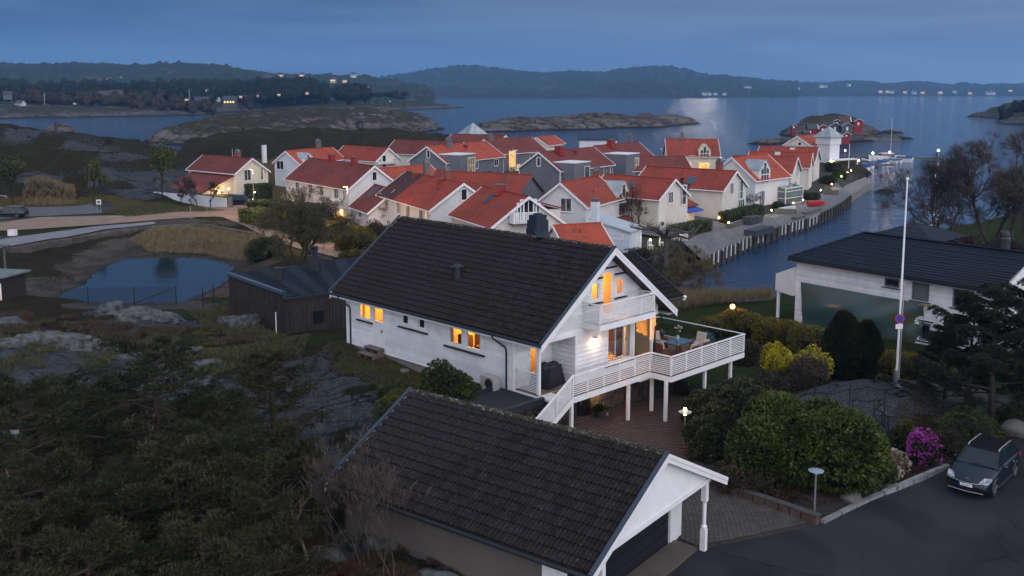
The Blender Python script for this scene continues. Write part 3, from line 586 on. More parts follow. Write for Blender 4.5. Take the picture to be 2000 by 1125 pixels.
# --- concrete roof tile, double roll profile
def tile_mesh(name, w, l, mat):
    prof = [(0, 0), (.10, .042), (.20, .060), (.31, .026), (.42, 0), (.55, .0), (.65, .046), (.76, .058), (.88, .022), (1.0, 0)]
    v = []; f = []; n = len(prof)
    for (yy, dz) in ((0, 0.052), (l, 0.0)):
        for (a, b) in prof: v.append((a * w, yy, b + dz))
    for (a, b) in prof: v.append((a * w, 0, b - .012 if b > .01 else -.004))
    for i in range(n - 1): f.append((i, i + 1, n + i + 1, n + i)); f.append((2 * n + i, 2 * n + i + 1, i + 1, i))
    me = bpy.data.meshes.new(name); me.from_pydata(v, [], f); me.materials.append(mat); me.update(); return me
def tile_slope(house, roof, width, length, rise_x, rise_z, z_eave, tw, tl, mat, nind=300, skip=None):
    """tiles on the slope that rises from x=0; the nearest ones are parts, the rest one mass"""
    sl = math.hypot(rise_x, rise_z); c, s = rise_x / sl, rise_z / sl
    nr = int(sl / tl); tl = sl / nr; nc = int(length / tw); tw2 = length / nc
    tm = tile_mesh('roof_tile', tw2, tl * 1.06, mat)
    Xt = Vector((0, -1, 0)); Yt = Vector((c, 0, s)); Zt = Vector((-s, 0, c))
    B = Matrix((Xt, Yt, Zt)).transposed()
    items = []
    wm = house.matrix_basis
    for i in range(nr):
        for j in range(nc):
            if skip and skip(i, j): continue
            p = Vector((0, (j + 1) * tw2, 0)) + Yt * (i * tl) + Vector((0, 0, z_eave))
            d = (wm @ p - Vector((0, 0, H))).length; items.append((d, i, j, p))
    items.sort(key=lambda t: t[0]); far = items[nind:]
    for d, i, j, p in items[:nind]:
        o = link('roof_tile', tm, roof); e = Matrix.Rotation(R_.uniform(-.012, .012), 3, 'X') @ Matrix.Rotation(R_.uniform(-.01, .01), 3, 'Z')
        o.matrix_local = Matrix.Translation(p + Zt * R_.uniform(0, .008)) @ (B @ e).to_4x4()
    m = MB(); bv = [v.co.copy() for v in tm.vertices]; bf = [tuple(q.vertices) for q in tm.polygons]
    for d, i, j, p in far:
        e = B @ Matrix.Rotation(R_.uniform(-.012, .012), 3, 'X'); pp = p + Zt * R_.uniform(0, .008)
        m.add([e @ v + pp for v in bv], bf)
    if far: stuff(m.build('roof_tile_field', mat, roof))
def ridge_tiles(roof, x, z, y0, y1, step, mat, r=.13):
    m = MB(); n = 7; prof = [(math.cos(math.pi * k / (n - 1)) * r, math.sin(math.pi * k / (n - 1)) * r * .8) for k in range(n)]
    v = [];
    for (yy, k) in ((0, 1.12), (.04, 1.12), (.05, 1.0), (step * 1.05, .92)): v += [(a * k, yy, b * k) for a, b in prof]
    f = [(a * n + i, a * n + i + 1, (a + 1) * n + i + 1, (a + 1) * n + i) for a in range(3) for i in range(n - 1)] + [tuple(range(n))]
    me = bpy.data.meshes.new('ridge_tile'); me.from_pydata(v, [], f); me.materials.append(mat); me.update()
    k = int((y1 - y0) / step)
    for i in range(k):
        o = link('ridge_tile', me, roof, (x, y0 + i * step, z + R_.uniform(-.012, .012))); o.rotation_euler = (R_.uniform(-.03, .03), R_.uniform(-.05, .05), R_.uniform(-.03, .03))
def roof_slabs(parent, W_, L_, ze, rise, th, mat, name='roof', y0=0):
    m = MB(); h = W_ / 2
    m.hexa([(0, y0, ze - th), (h, y0, ze + rise - th), (h, y0 + L_, ze + rise - th), (0, y0 + L_, ze - th), (0, y0, ze), (h, y0, ze + rise), (h, y0 + L_, ze + rise), (0, y0 + L_, ze)])
    m.hexa([(h, y0, ze + rise - th), (W_, y0, ze - th), (W_, y0 + L_, ze - th), (h, y0 + L_, ze + rise - th), (h, y0, ze + rise), (W_, y0, ze), (W_, y0 + L_, ze), (h, y0 + L_, ze + rise)])
    return m.build(name, mat, parent)
def barge(parent, W_, ze, rise, y, mat, d=.26, over=.1, strip=True, name='bargeboard'):
    h = W_ / 2; s = rise / h
    for sg in (0, 1):
        m = MB(); x0, x1 = (-over, h) if not sg else (W_ + over, h)
        z0 = ze - over * s - .0; z1 = ze + rise
        m.hexa([(x0, y - .035, z0 - d), (x1, y - .035, z1 - d), (x1, y, z1 - d), (x0, y, z0 - d), (x0, y - .035, z0 + .0), (x1, y - .035, z1), (x1, y, z1), (x0, y, z0)])
        b = m.build(name, mat, parent)
        if strip:
            m = MB(); m.hexa([(x0, y - .065, z0 - .09), (x1, y - .065, z1 - .09), (x1, y - .037, z1 - .09), (x0, y - .037, z0 - .09), (x0, y - .065, z0 + .05), (x1, y - .065, z1 + .05), (x1, y - .037, z1 + .05), (x0, y - .037, z0 + .05)])
            m.build('edge_strip', mat, b)
# ================================================================== MAIN HOUSE
MH = thing('white_house', 'big white timber house with dark tiled roof, lit windows and a long slatted deck', 'house', (1.37, 42.38, 0), math.radians(44.9))
HW, HL, ZE, RS = 10.06, 16.4, 8.8, 3.77
rf = roof_slabs(MH, HW, HL, ZE - .03, RS, .16, DARKTRIM)
tile_slope(MH, rf, HW, HL, HW / 2, RS, ZE, .30, .345, TILE, 300)
ridge_tiles(rf, HW / 2, ZE + RS + .0, 0, HL, .36, RIDGE)
_bv = None
# tiles on the far slope (seen only from the side): one mass
m_ = MB(); sl = math.hypot(HW / 2, RS)
for i in range(18):
    a = i / 18 * HW / 2; z = ZE + a * RS / (HW / 2)
    m_.hexa([(HW - a, 0, z), (HW - a, HL, z), (HW - a - .3, HL, z + .19), (HW - a - .3, 0, z + .19), (HW - a, 0, z + .045), (HW - a, HL, z + .045), (HW - a - .3, HL, z + .225), (HW - a - .3, 0, z + .225)])
m_.build('far_slope_tiles', TILE, rf)
barge(MH, HW, ZE, RS, 0, WHITE2, .30, .12); barge(MH, HW, ZE, RS, HL + .035, WHITE2, .30, .12)
m_ = MB(); m_.box(-.035, .0, 0, 0, 0, 0)
# dark flashing along the near left rake edge
m_ = MB(); s_ = RS / (HW / 2)
for yy in (-.075, HL + .02): m_ = MB(); m_.hexa([(-.12, yy, ZE - .02), (HW / 2, yy, ZE + RS + .07), (HW / 2, yy + .16, ZE + RS + .07), (-.12, yy + .16, ZE - .02), (-.12, yy, ZE + .05), (HW / 2, yy, ZE + RS + .14), (HW / 2, yy + .16, ZE + RS + .14), (-.12, yy + .16, ZE + .05)]); m_.build('rake_flashing', M('rake_metal', (0.035, 0.05, 0.07), 0.35, .1, 2), MH)

# gutters and downpipes
for gx in (-.09, HW + .09):
    m_ = MB(); m_.tube([(gx, -.02, ZE - .09), (gx, HL, ZE - .09)], .075, 8); m_.build('gutter', BLACKMETAL, MH)
m_ = MB(); m_.box(.0, .14, 0.05, HL - .05, ZE - .30, ZE - .19); m_.build('eave_board', WHITE2, MH)
for (yy) in (2.75, 15.25):
    m_ = MB(); m_.tube([(-.05, yy + .5, ZE - .14), (-.02, yy + .45, ZE - .3), (.40, yy + .05, ZE - .75), (.42, yy, ZE - .95), (.42, yy, 5.85)], .045, 8)
    m_.build('downpipe', BLACKMETAL, MH)
m_ = MB(); m_.tube([(HW + .05, .6, ZE - .14), (HW - .1, .7, ZE - .35), (9.35, .75, ZE - .95), (9.3, .75, 3.9)], .045, 8); m_.build('downpipe', BLACKMETAL, MH)
# soffit at the eaves
m_ = MB(); m_.box(.02, .5, .05, HL - .05, ZE - .22, ZE - .20); m_.box(HW - .5, HW - .02, .05, HL - .05, ZE - .22, ZE - .20); m_.build('soffit', WHITE, MH)
ztop = lambda x: ZE - .16 + min(x, HW - x) * RS / (HW / 2)
# left wall boards
WL = [(13.4, 14.45, 7.55, 8.6), (12.25, 13.15, 6.15, 8.6), (10.1, 10.65, 7.85, 8.6), (8.75, 9.3, 7.85, 8.6), (5.9, 6.9, 7.5, 8.55), (4.55, 5.6, 7.5, 8.55)]
wall_boards(MH, 'x', .5, 2.3, 15.6, 5.9, ZE - .1, WL, WHITE)
wall_boards(MH, 'x', HW - .5, 2.3, 15.6, 5.9, ZE - .1, [], WHITE, out=1, ex=.3)
wall_boards(MH, 'y', 15.6, .5, HW - .5, 5.9, ZE + RS - .3, [], WHITE, top=lambda z: (max(.5, (z - ZE + .16) / s_), min(HW - .5, HW - (z - ZE + .16) / s_)), out=1, ex=.3)
# foundation
m_ = MB(); m_.box(.56, HW - .56, 1.3, 15.5, 3.4, 5.9); m_.build('foundation', CONC, MH)
# windows, left wall
window(MH, 'x', .5, 13.4, 14.45, 7.55, 8.6)
d_ = MB(); d_.box(.44, .52, 12.25, 13.15, 6.2, 7.55); dr = d_.build('door', WHITE2, MH)
m_ = MB(); m_.box(.38, .44, 12.33, 12.36, 7.05, 7.2); m_.build('handle', BLACKMETAL, dr)
window(MH, 'x', .5, 12.25, 13.15, 7.55, 8.6, sill=False)
m_ = MB(); m_.box(.43, .5, 9.3, 10.1, 7.75, 8.65); pn = m_.build('panel', WHITE2, MH)
for k in range(7):
    m_ = MB(); m_.beam((.425, 9.35 + k * .11, 7.8), (.425, min(10.08, 9.35 + k * .11 + .45), 7.8 + min(.45, 10.08 - 9.35 - k * .11)), .02, .02); m_.build('panel_batten', WHITE, pn)
window(MH, 'x', .5, 10.1, 10.65, 7.85, 8.6, glass=DARKGLASS, sill=False); window(MH, 'x', .5, 8.75, 9.3, 7.85, 8.6, glass=DARKGLASS, sill=False)
m_ = MB(); m_.box(.34, .5, 8.5, 10.9, 7.64, 7.71); m_.build('sill', DARKTRIM, MH)
window(MH, 'x', .5, 5.9, 6.9, 7.5, 8.55, sill=False); window(MH, 'x', .5, 4.55, 5.6, 7.5, 8.55, sill=False)
m_ = MB(); m_.box(.34, .5, 4.25, 7.2, 7.30, 7.37); m_.build('sill', DARKTRIM, MH)
for b_ in ((.43, .5, 5.67, 5.83, 7.4, 8.65), (.455, .5, 3.70, 3.80, 5.95, 8.6), (.44, .52, 2.24, 2.36, 5.9, 8.6), (.44, .52, 15.5, 15.66, 5.9, 8.6)): m_ = MB(); m_.box(*b_); m_.build('corner_board', WHITE2, MH)
# rooms on the left side
r1 = room(MH, .53, 3.4, 11.9, 15.3, 6.2, 8.62, ('x0',), 380)
def lampshade(x, y, z, r=.18):
    m = MB(); m.lathe([(r, 0), (r * .6, .22)], (x, y, z), 10); m.mi = 1; m.lathe([(.08, -.35), (.02, -.33), (.02, 0)], (x, y, z), 8)
    m.build('lamp_shade', [emis('lamp_shade_glow', (1, .72, .35), 5), FURN], MH)
m_ = MB(); m_.box(1.2, 2.2, 12.3, 14.0, 6.2, 7.3); m_.box(3.2, 3.38, 12.4, 13.2, 7.6, 8.2); m_.build('furniture', FURN, MH)
CURT = M('curtain_cloth', (.55, .38, .20), .9, .2, 6)
for y_ in (14.12, 6.72, 4.62, 12.3): m_ = MB(); [m_.box(.60, .64, y_ + k * .07, y_ + k * .07 + .05, 7.5, 8.6) for k in range(3)]; m_.build('curtain', CURT, MH)
r2 = room(MH, .53, 3.6, 4.3, 7.1, 6.2, 8.58, ('x0',), 260)
m_ = MB(); m_.box(1.0, 2.6, 4.7, 5.6, 6.2, 7.5); m_.box(.9, 1.3, 6.0, 6.7, 6.2, 7.9); m_.box(2.4, 3.5, 6.1, 7.0, 6.2, 8.1); m_.build('furniture', FURN, MH)
lampshade(1.1, 6.3, 8.0, .14)
# gable wall, upper storey and lower right part
GO = [(5.02, 5.86, 9.1, 11.28), (4.22, 4.82, 9.98, 10.86), (6.12, 6.68, 10.0, 10.88), (5.5, 7.5, 6.62, 8.42)]
tp = lambda z: (max(.5, (z - ZE + .17) / s_), min(HW - .5, HW - (z - ZE + .17) / s_))
wall_boards(MH, 'y', .8, .45, HW - .45, 8.62, ZE + RS - .25, GO, WHITE, top=tp, ex=.21)
wall_boards(MH, 'y', .8, 3.1, 7.6, 5.95, 8.58, GO, WHITE, ex=.21)
for a_, b_ in ((.45, 3.1), (7.6, 9.6)): m_ = MB(); m_.box(a_, b_, .74, .86, 8.50, 8.64); m_.build('porch_beam', WHITE2, MH)
m_ = MB(); m_.box(3.06, 3.2, .74, .84, 5.95, 8.6); m_.box(7.5, 7.62, .74, .84, 5.95, 8.6); m_.build('corner_board', WHITE2, MH)
window(MH, 'y', .8, 5.02, 5.86, 9.1, 11.28, sill=False, hood=True)
window(MH, 'y', .8, 4.22, 4.82, 9.98, 10.86, hood=True); window(MH, 'y', .8, 6.12, 6.68, 10.0, 10.88, hood=True)
window(MH, 'y', .8, 5.5, 7.5, 6.62, 8.42, mull=(.93,))
room(MH, 4.16, 5.94, .83, 4.2, 9.1, 11.34, ('y0',), 220, lpos=(5.0, 2.4, 10.9)); room(MH, 6.0, 6.75, .83, 2.8, 9.1, 10.95, ('y0',), 70, lpos=(6.3, 2.0, 10.6))
m_ = MB(); m_.box(5.0, 5.9, 2.6, 3.4, 9.1, 10.1); m_.box(4.3, 4.9, 2.6, 3.2, 9.1, 10.4); m_.build('furniture', FURN, MH)
room(MH, 5.2, 9.5, .83, 5.2, 6.18, 8.48, ('y0',), 600, lpos=(7.0, 2.9, 8.1))
lampshade(8.9, 4.0, 7.9, .2); lamp((8.3, 2.9, 8.2), 150, WARM, .1, MH); m_ = MB(); m_.box(7.2, 7.42, .88, .93, 6.7, 8.4); m_.build('curtain', CURT, MH); m_ = MB(); m_.box(5.5, 7.0, 5.12, 5.18, 7.2, 8.0); m_.box(6.5, 8.2, 3.6, 4.4, 6.2, 6.9); m_.build('furniture', FURN, MH)  # extra point light added in the bay to brighten it
wd_ = MB().box(5.0, 5.14, 1.12, 1.26, 5.1, 5.3).build('wall_lamp', MATS.get('wall_lamp_glow') or emis('wall_lamp_glow', (1, .62, .30), 22), MH); lamp((5.07, .85, 5.2), 38, (1, .55, .22), .08, MH)
# sliding door frame inside the big window
m_ = MB(); 
for a in (5.62, 6.3, 6.95): m_.box(a, a + .07, .95, 1.0, 6.7, 8.35)
m_.box(5.62, 7.4, .95, 1.0, 6.68, 6.75); m_.mi = 1; m_.box(6.15, 6.5, 3.6, 3.7, 6.2, 7.6)
m_.build('sliding_door', [WHITE2, FURN], MH)
# bay window set back at the right end
pts = [(7.6, 1.35), (8.15, 1.35), (8.75, 1.75), (9.1, 2.3)]
bw = MB()
for (a, b) in zip(pts[:-1], pts[1:]): bw.beam((*a, 6.8), (*b, 6.8), .06, 1.3); bw.beam((*a, 8.45), (*b, 8.45), .06, .14)
for p in pts: bw.box(p[0] - .05, p[0] + .05, p[1] - .05, p[1] + .05, 7.4, 8.5)
bay = bw.build('bay_window', WHITE2, MH)
bg_ = MB()
for (a, b) in zip(pts[:-1], pts[1:]): bg_.beam((*a, 7.92), (*b, 7.92), .01, .95)
bg_.build('pane', GLASS, bay)
bs_ = MB()
for (a, b) in zip(pts[:-1], pts[1:]): bs_.beam((a[0], a[1] - .06, 7.42), (b[0] + .03, b[1] - .06, 7.42), .12, .05)
bs_.build('sill', DARKTRIM, bay)
m_ = MB(); m_.box(7.7, 9.2, 2.6, 3.3, 7.0, 7.75); m_.box(7.7, 9.3, 3.1, 3.5, 7.0, 8.1); m_.build('sofa', SOFA, MH)
m_ = MB(); m_.box(9.04, 9.16, .74, .86, 6.15, 8.5); m_.box(.52, .66, .72, .86, 6.15, 8.5); m_.build('porch_post', WHITE2, MH)
m_ = MB(); m_.box(9.5, 9.62, 1.0, 2.4, 6.15, 8.6); m_.build('corner_board', WHITE2, MH)
# porch recess
wall_boards(MH, 'y', 2.3, .5, 3.1, 6.15, 8.55, [(1.55, 2.05, 6.6, 8.3)], WHITE, ex=.21)
wall_boards(MH, 'x', 3.1, .8, 2.3, 6.15, 8.55, [], WHITE, ex=.21)
m_ = MB(); m_.box(.5, 3.1, .8, 2.3, 8.56, 8.6); m_.build('porch_ceiling', WHITE, MH)
window(MH, 'y', 2.3, 1.55, 2.05, 6.6, 8.3, sill=False)
room(MH, .55, 3.05, 2.33, 4.2, 6.2, 8.5, ('y0',), 150)
# decks
DP = [(1.4, -.5), (7.3, -.5), (7.35, -1.75), (13.9, -1.8), (13.9, 3.9), (9.6, 3.9), (9.6, .8), (1.4, .8)]
m_ = MB(); m_.prism(DP, 5.98, 6.08); m_.box(.5, 3.1, .8, 2.3, 5.98, 6.08); m_.box(.5, 1.4, -.0, .8, 5.98, 6.08)
dk = m_.build('deck', WHITE2, MH)
for i in range(46):
    y_ = -1.75 + i * .124; x0 = 7.4 if y_ < -.42 else (1.42 if y_ < .7 else 9.62); m_ = MB(); m_.box(x0, 13.85, y_, y_ + .115, 6.08, 6.11); m_.build('deck_board', WOODDECK, dk)
for i in range(12):
    m_ = MB(); m_.box(.55, 3.08, .82 + i * .124, .82 + i * .124 + .115, 6.08, 6.11); m_.build('deck_board', WOODDECK, dk)
for a, b in zip(DP[:4], DP[1:4]): rail(MH, a, b, 6.12, 6.12, 1.02, 9, 1.3, skirt=.26)
rail(MH, (.58, 2.2), (.58, .85), 6.12, 6.12, 1.02, 11, 1.3, skirt=.2)
m_ = MB(); m_.beam((13.92, -1.75, 5.98), (13.92, 3.9, 5.98), .05, .26); m_.beam((13.9, 3.9, 5.98), (9.6, 3.9, 5.98), .05, .26); m_.beam((13.9, -1.75, 7.12), (13.9, 3.9, 7.12), .05, .04); m_.beam((13.9, 3.9, 7.12), (10.4, 3.9, 7.12), .05, .04); gr_ = m_.build('railing', WHITE2, MH)
for k in range(4): m_ = MB(); m_.box(13.89, 13.905, -1.7 + k * 1.4, -1.7 + k * 1.4 + 1.34, 6.15, 7.1); m_.build('glass_panel', RAILGLASS, gr_)
for k in range(3): m_ = MB(); m_.box(10.4 + k * 1.17, 10.4 + k * 1.17 + 1.1, 3.89, 3.905, 6.15, 7.1); m_.build('glass_panel', RAILGLASS, gr_)
for (x, y) in ((1.5, -.42), (5.84, -.3), (7.75, -.3), (7.05, -1.68), (10.5, -1.6), (12.9, -1.6), (13.7, 3.6), (10.5, 3.6)):
    m_ = MB(); m_.box(x - .07, x + .07, y - .07, y + .07, 3.7, 5.97); m_.build('post', WHITE2, MH)
m_ = MB(); m_.box(6.6, 8.4, -.42, -.18, 5.72, 5.96); m_.build('deck_beam', WHITE2, MH)
# balcony
m_ = MB(); m_.box(3.6, 7.85, -.3, .8, 8.98, 9.08); m_.box(3.55, 7.9, -.34, -.28, 8.80, 9.08); m_.box(3.55, 3.62, -.28, .78, 8.80, 9.08); m_.box(7.83, 7.9, -.28, .78, 8.8, 9.08); m_.build('balcony_floor', WHITE2, MH)
rail(MH, (3.6, -.3), (7.85, -.3), 9.1, 9.1, .96, 10, 1.1); rail(MH, (3.6, .78), (3.6, -.3), 9.1, 9.1, .96, 10, 1.1); rail(MH, (7.85, -.3), (7.85, .78), 9.1, 9.1, .96, 10, 1.1)
# stairs from the deck down to the yard
st = MB(); 
stp = thing  # noqa
for sy in (-.5, .62): st.beam((1.45, sy, 5.95), (-1.9, sy, 4.0), .05, .28)
stairs = st.build('stairs', WHITE2, MH)
for k in range(11):
    m_ = MB(); x = 1.25 - k * .29; m_.box(x - .28, x, -.46, .58, 5.92 - k * .168, 5.96 - k * .168); m_.build('step', WOODDECK, stairs)
rail(MH, (1.4, -.55), (-1.9, -.55), 6.12, 4.15, 1.02, 9, 1.3, skirt=.22)
# basement: field-stone wall with a dark door
bs_ = MB(); bs_.box(2.2, 9.4, 1.25, 1.4, 3.6, 5.95); bsw = bs_.build('basement_wall', M('mortar', (0.05, 0.047, 0.044), .95, .3, 3), MH)
k = 0
for rrow in range(5):
    x = 2.2
    while x < 9.4:
        w = R_.uniform(.38, .75); x1 = min(9.4, x + w); z0 = 3.7 + rrow * .46; z1 = z0 + .44
        if not (x1 > 3.75 and x < 4.8 and z0 < 5.8):
            j = lambda: R_.uniform(-.07, .07)
            m_ = MB(); y_ = 1.25; pf = [(x + .03 + j() * .5, z0 + .02 + j()), (x1 - .03 + j() * .5, z0 + .02 + j()), (x1 - .03 + j() * .5, (z0 + z1) / 2), (x1 - .05 + j(), z1 + j() * .6), ((x + x1) / 2, z1 + .02 + j()), (x + .04 + j(), z1 + j() * .6)]
            m_.prism(pf, y_ - R_.uniform(.03, .07), y_ + .02, 'y'); m_.build('stone', STONE, bsw)
        x = x1
m_ = MB(); m_.box(3.82, 4.72, 1.16, 1.24, 3.85, 5.85); bd = m_.build('door', M('black_door', (0.008, 0.009, 0.010), .3, .1, 2), MH)
m_ = MB(); m_.box(3.95, 3.98, 1.11, 1.16, 4.8, 5.1); m_.build('handle', ALU, bd)
# wing at the back right
wg = MB(); wg.box(8.2, 10.9, 2.6, 8.2, 5.9, 8.7); wg.build('wing_wall', WHITE, MH)
ws = MB(); 
for sg in (0, 1):
    ya, yb = (1.65, 5.2) if not sg else (8.75, 5.2)
    ws.hexa([(7.4, ya, 8.72), (13.0, ya, 8.72), (13.0, yb, 10.72), (7.4, yb, 10.72), (7.4, ya, 8.86), (13.0, ya, 8.86), (13.0, yb, 10.86), (7.4, yb, 10.86)])
wr = ws.build('roof', DARKTRIM, MH)
tm = tile_mesh('roof_tile', .3, .37, TILE); Yt = Vector((0, 3.55, 2.0)).normalized(); Xt = Vector((1, 0, 0)); Zt = Xt.cross(Yt); B_ = Matrix((Xt, Yt, Zt)).transposed().to_4x4()
for i in range(11):
    for j in range(12):
        if 13.0 - (12 - j) * .3 < 9.3: continue
        o = link('roof_tile', tm, wr); o.matrix_local = Matrix.Translation(Vector((13.0 - (12 - j) * .3, 1.65, 8.87)) + Yt * (i * .365)) @ B_
m_ = MB(); m_.beam((13.05, 1.6, 8.8), (13.05, 5.2, 10.85), .06, .2); m_.build('bargeboard', BLACKMETAL, MH)
m_ = MB(); m_.beam((13.05, 1.5, 8.68), (13.05, 1.62, 8.74), .2, .24); m_.build('barge_end', WHITE2, MH)
m_ = MB(); m_.tube([(9.5, 1.58, 8.75), (13.0, 1.58, 8.75)], .07, 6); m_.build('gutter', BLACKMETAL, MH)
m_ = MB(); m_.lathe([(.36, 0), (.40, .05), (.1, .12)], (13.3 - .8, 5.6, 10.85), 14); m_.build('vent_cap', ALU, MH)
# roof furniture
m_ = MB(); m_.tube([(2.15, 8.1, 10.1), (2.15, 8.1, 11.0)], .24, 12); m_.lathe([(.34, 0), (.34, .04), (.05, .18)], (2.15, 8.1, 11.0), 14); m_.box(1.75, 2.5, 7.75, 8.45, 10.1, 10.18); m_.build('roof_vent', BLACKMETAL, MH)
m_ = MB(); m_.prism([(5.25, 5.4), (6.15, 5.4), (6.15, 6.1), (5.25, 6.1)], 11.9, 13.35); m_.prism([(5.32, 5.46), (6.08, 5.46), (6.08, 6.04), (5.32, 6.04)], 13.35, 13.62); m_.prism([(5.5, 5.6), (5.9, 5.6), (5.9, 5.9), (5.5, 5.9)], 13.62, 13.70); m_.beam((4.9, 4.6, 12.62), (5.5, 5.4, 12.9), .7, .05); m_.build('chimney', M('chimney_metal', (0.016, 0.026, 0.042), .45, .2, 2), MH)
# wall lamp, lit
m_ = MB(); m_.box(4.42, 4.60, .62, .80, 7.86, 8.14); wl = m_.build('wall_lamp', emis('wall_lamp_glow', (1, .62, .30), 22), MH); m_ = MB(); m_.box(4.38, 4.64, .60, .82, 8.14, 8.18); m_.box(4.47, 4.55, .74, .80, 7.75, 7.86); m_.build('lamp_cap', ALU, wl)
lamp((4.51, .45, 8.0), 14, (1.0, .60, .30), .09, MH)
# things standing on and by the house
def at_h(x, y, z): return MH.matrix_basis @ Vector((x, y, z))
bpy.context.view_layer.update()
HR = math.radians(44.9)
def place(m, name, mats, x, y, z, rz, label, cat, group=None, smoothf=False):
    o = m.build(name, mats, None, smoothf, at_h(x, y, z), HR + rz); return tag(o, label, cat, group)
# heat pump on its white stand
hp = thing('heat_pump', 'grey outdoor heat pump unit on a white stand by the long wall', 'heat pump', at_h(-.12, 3.3, 5.62), HR)
m_ = MB(); m_.box(-.2, .2, -.45, .45, .42, 1.05); b1 = m_.build('casing', M('heat_pump_grey', (.36, .35, .33), .5, .1, 3), hp)
m_ = MB(); m_.prism([(.26 * math.cos(a) - .12, .73 + .26 * math.sin(a)) for a in [i * math.pi / 8 for i in range(16)]], -.215, -.2, 'x'); m_.build('fan_grille', DARKTRIM, b1)
m_ = MB(); m_.box(-.3, .3, -.5, .5, .36, .42)
for a in (-.25, .22):
    for b in (-.45, .42): m_.box(a, a + .04, b, b + .04, 0, .36)
m_.build('stand', WHITE2, hp)
# wooden steps at the side door
ws_ = thing('wooden_steps', 'small grey wooden steps below the side door', 'steps', at_h(0, 12.1, 5.72), HR)
for k, (a, h_) in enumerate(((-.45, .24), (-.05, .5))):
    m_ = MB(); m_.box(a - .02, a + .42, 0, 1.3, h_ - .04, h_); m_.build('tread', M('weathered_wood', (.17, .13, .115), .85, .3, 6), ws_)
m_ = MB(); 
for yy in (.03, .63, 1.23): m_.box(-.42, .38, yy, yy + .04, 0, .2); m_.box(-.02, .38, yy, yy + .04, .2, .45)
m_.build('frame', MATS['weathered_wood'], ws_)
# covered grill in the porch
m_ = MB(); m_.hexa([(-.75, -.35, 0), (.75, -.35, 0), (.75, .35, 0), (-.75, .35, 0), (-.5, -.26, .95), (.5, -.26, .95), (.5, .26, .95), (-.5, .26, .95)]); m_.blob((0, 0, .95), .42, 2, .15, 2, 3, (1.2, .7, .5)); m_.blob((-.45, .1, 1.0), .25, 2, .2, 2, 5)
place(m_, 'covered_grill', M('black_cover', (.015, .017, .022), .55, .4, 3, bs=.6, bscale=4), 2.2, 1.5, 6.11, .2, 'barbecue under a black cover in the porch corner', 'grill')
def pot(x, y, z, r, h_, leaf, label, n=60):
    t_ = thing('potted_plant', label, 'plant', at_h(x, y, z), HR); m = MB(); m.lathe([(r * .7, 0), (r, h_), (r * .9, h_)], n=12); m.build('pot', M('dark_pot', (.03, .03, .035), .5, .2, 3), t_)
    m = MB()
    for i in range(n):
        a = R_.uniform(0, 6.28); e = R_.uniform(.1, 1.3); l = R_.uniform(.5, 1) * r * 2.2; d = Vector((math.cos(a) * math.cos(e), math.sin(a) * math.cos(e), math.sin(e))) * l; s = d.cross(Vector((0, 0, 1))).normalized() * .05
        p = Vector((0, 0, h_)); m.add([p - s * .3, p + s * .3, p + d * .7 + s, p + d, p + d * .7 - s], [(0, 1, 2, 3, 4)])
    m.build('foliage', leaf, t_); return t_
LEAFD = M('dark_leaf', (.030, .050, .015), .6, .5, 6); LEAFP = M('pale_flower', (.45, .36, .30), .7, .4, 8); LEAFB = M('teal_plant', (.03, .16, .20), .6, .4, 6)
pot(.9, 1.5, 6.11, .14, .5, LEAFD, 'small potted plant on the porch behind the short railing', 40); pot(4.9, .75, 3.9, .25, .5, LEAFD, 'tall potted plant with pale flowers right of the basement door', 120)
pot(13.3, .2, 6.11, .28, .35, LEAFB, 'blue-green planter at the far corner of the deck', 120); pot(12.9, 2.9, 6.11, .12, .4, M('pampas', (.25, .22, .19), .9, .3, 9), 'tall pale grass in a pot by the glass rail', 30)
lt = thing('lantern', 'black lantern standing on the patio by the potted plant', 'lantern', at_h(5.45, .7, 3.9), HR)
m_ = MB(); 
for a in (-.15, .13):
    for b in (-.15, .13): m_.box(a, a + .02, b, b + .02, 0, .5)
m_.box(-.16, .16, -.16, .16, 0, .03); m_.box(-.17, .17, -.17, .17, .5, .54); m_.build('frame', BLACKMETAL, lt); m_ = MB(); m_.tube([(0, 0, .03), (0, 0, .25)], .05, 8); m_.build('candle', WHITE2, lt)
place(MB().box(-.5, .5, -.35, .35, 0, .03), 'door_mat', M('mat_grey', (.06, .06, .065), .9, .3, 6), 4.3, .55, 3.92, 0, 'dark door mat on the patio in front of the basement door', 'mat')
# deck furniture
WICK = M('brown_wicker', (.12, .055, .032), .75, .35, 14, bs=.5, bscale=40); CUSH = M('beige_cushion', (.42, .36, .31), .9, .12, 4); PINK = M('pink_cushion', (.55, .12, .12), .9, .15, 4)
tb = thing('dining_table', 'brown wicker deck table with a blue glass top', 'table', at_h(11.0, .42, 6.11), HR)
m_ = MB(); m_.box(-.75, .75, -.5, .5, .66, .72); m_.build('table_top', WICK, tb); m_ = MB(); m_.box(-.73, .73, -.48, .48, .72, .735); m_.build('glass_top', M('blue_table_glass', (.03, .10, .14), .05, .1, 1, spec=1), tb)
for a in (-.7, .56):
    for b in (-.45, .31): m_ = MB(); m_.box(a, a + .14, b, b + .14, 0, .66); m_.build('leg', WICK, tb)
vs_ = thing('vase', 'grey vase of cut blossom on the blue table', 'vase', at_h(10.95, .45, 6.845), HR)
m_ = MB(); m_.lathe([(.07, 0), (.11, .15), (.09, .32), (.06, .33)], n=10); m_.build('vessel', ALU, vs_)
m_ = MB(); 
for i in range(9):
    a = R_.uniform(0, 6.28); tpz = Vector((math.cos(a) * .22, math.sin(a) * .22, R_.uniform(.6, .95))); m_.mi = 0; m_.tube([(0, 0, .3), tpz], .008, 3); m_.mi = 1; m_.blob(tpz, .055, 1, .2)
m_.build('blossom', [LEAFD, LEAFP], vs_)
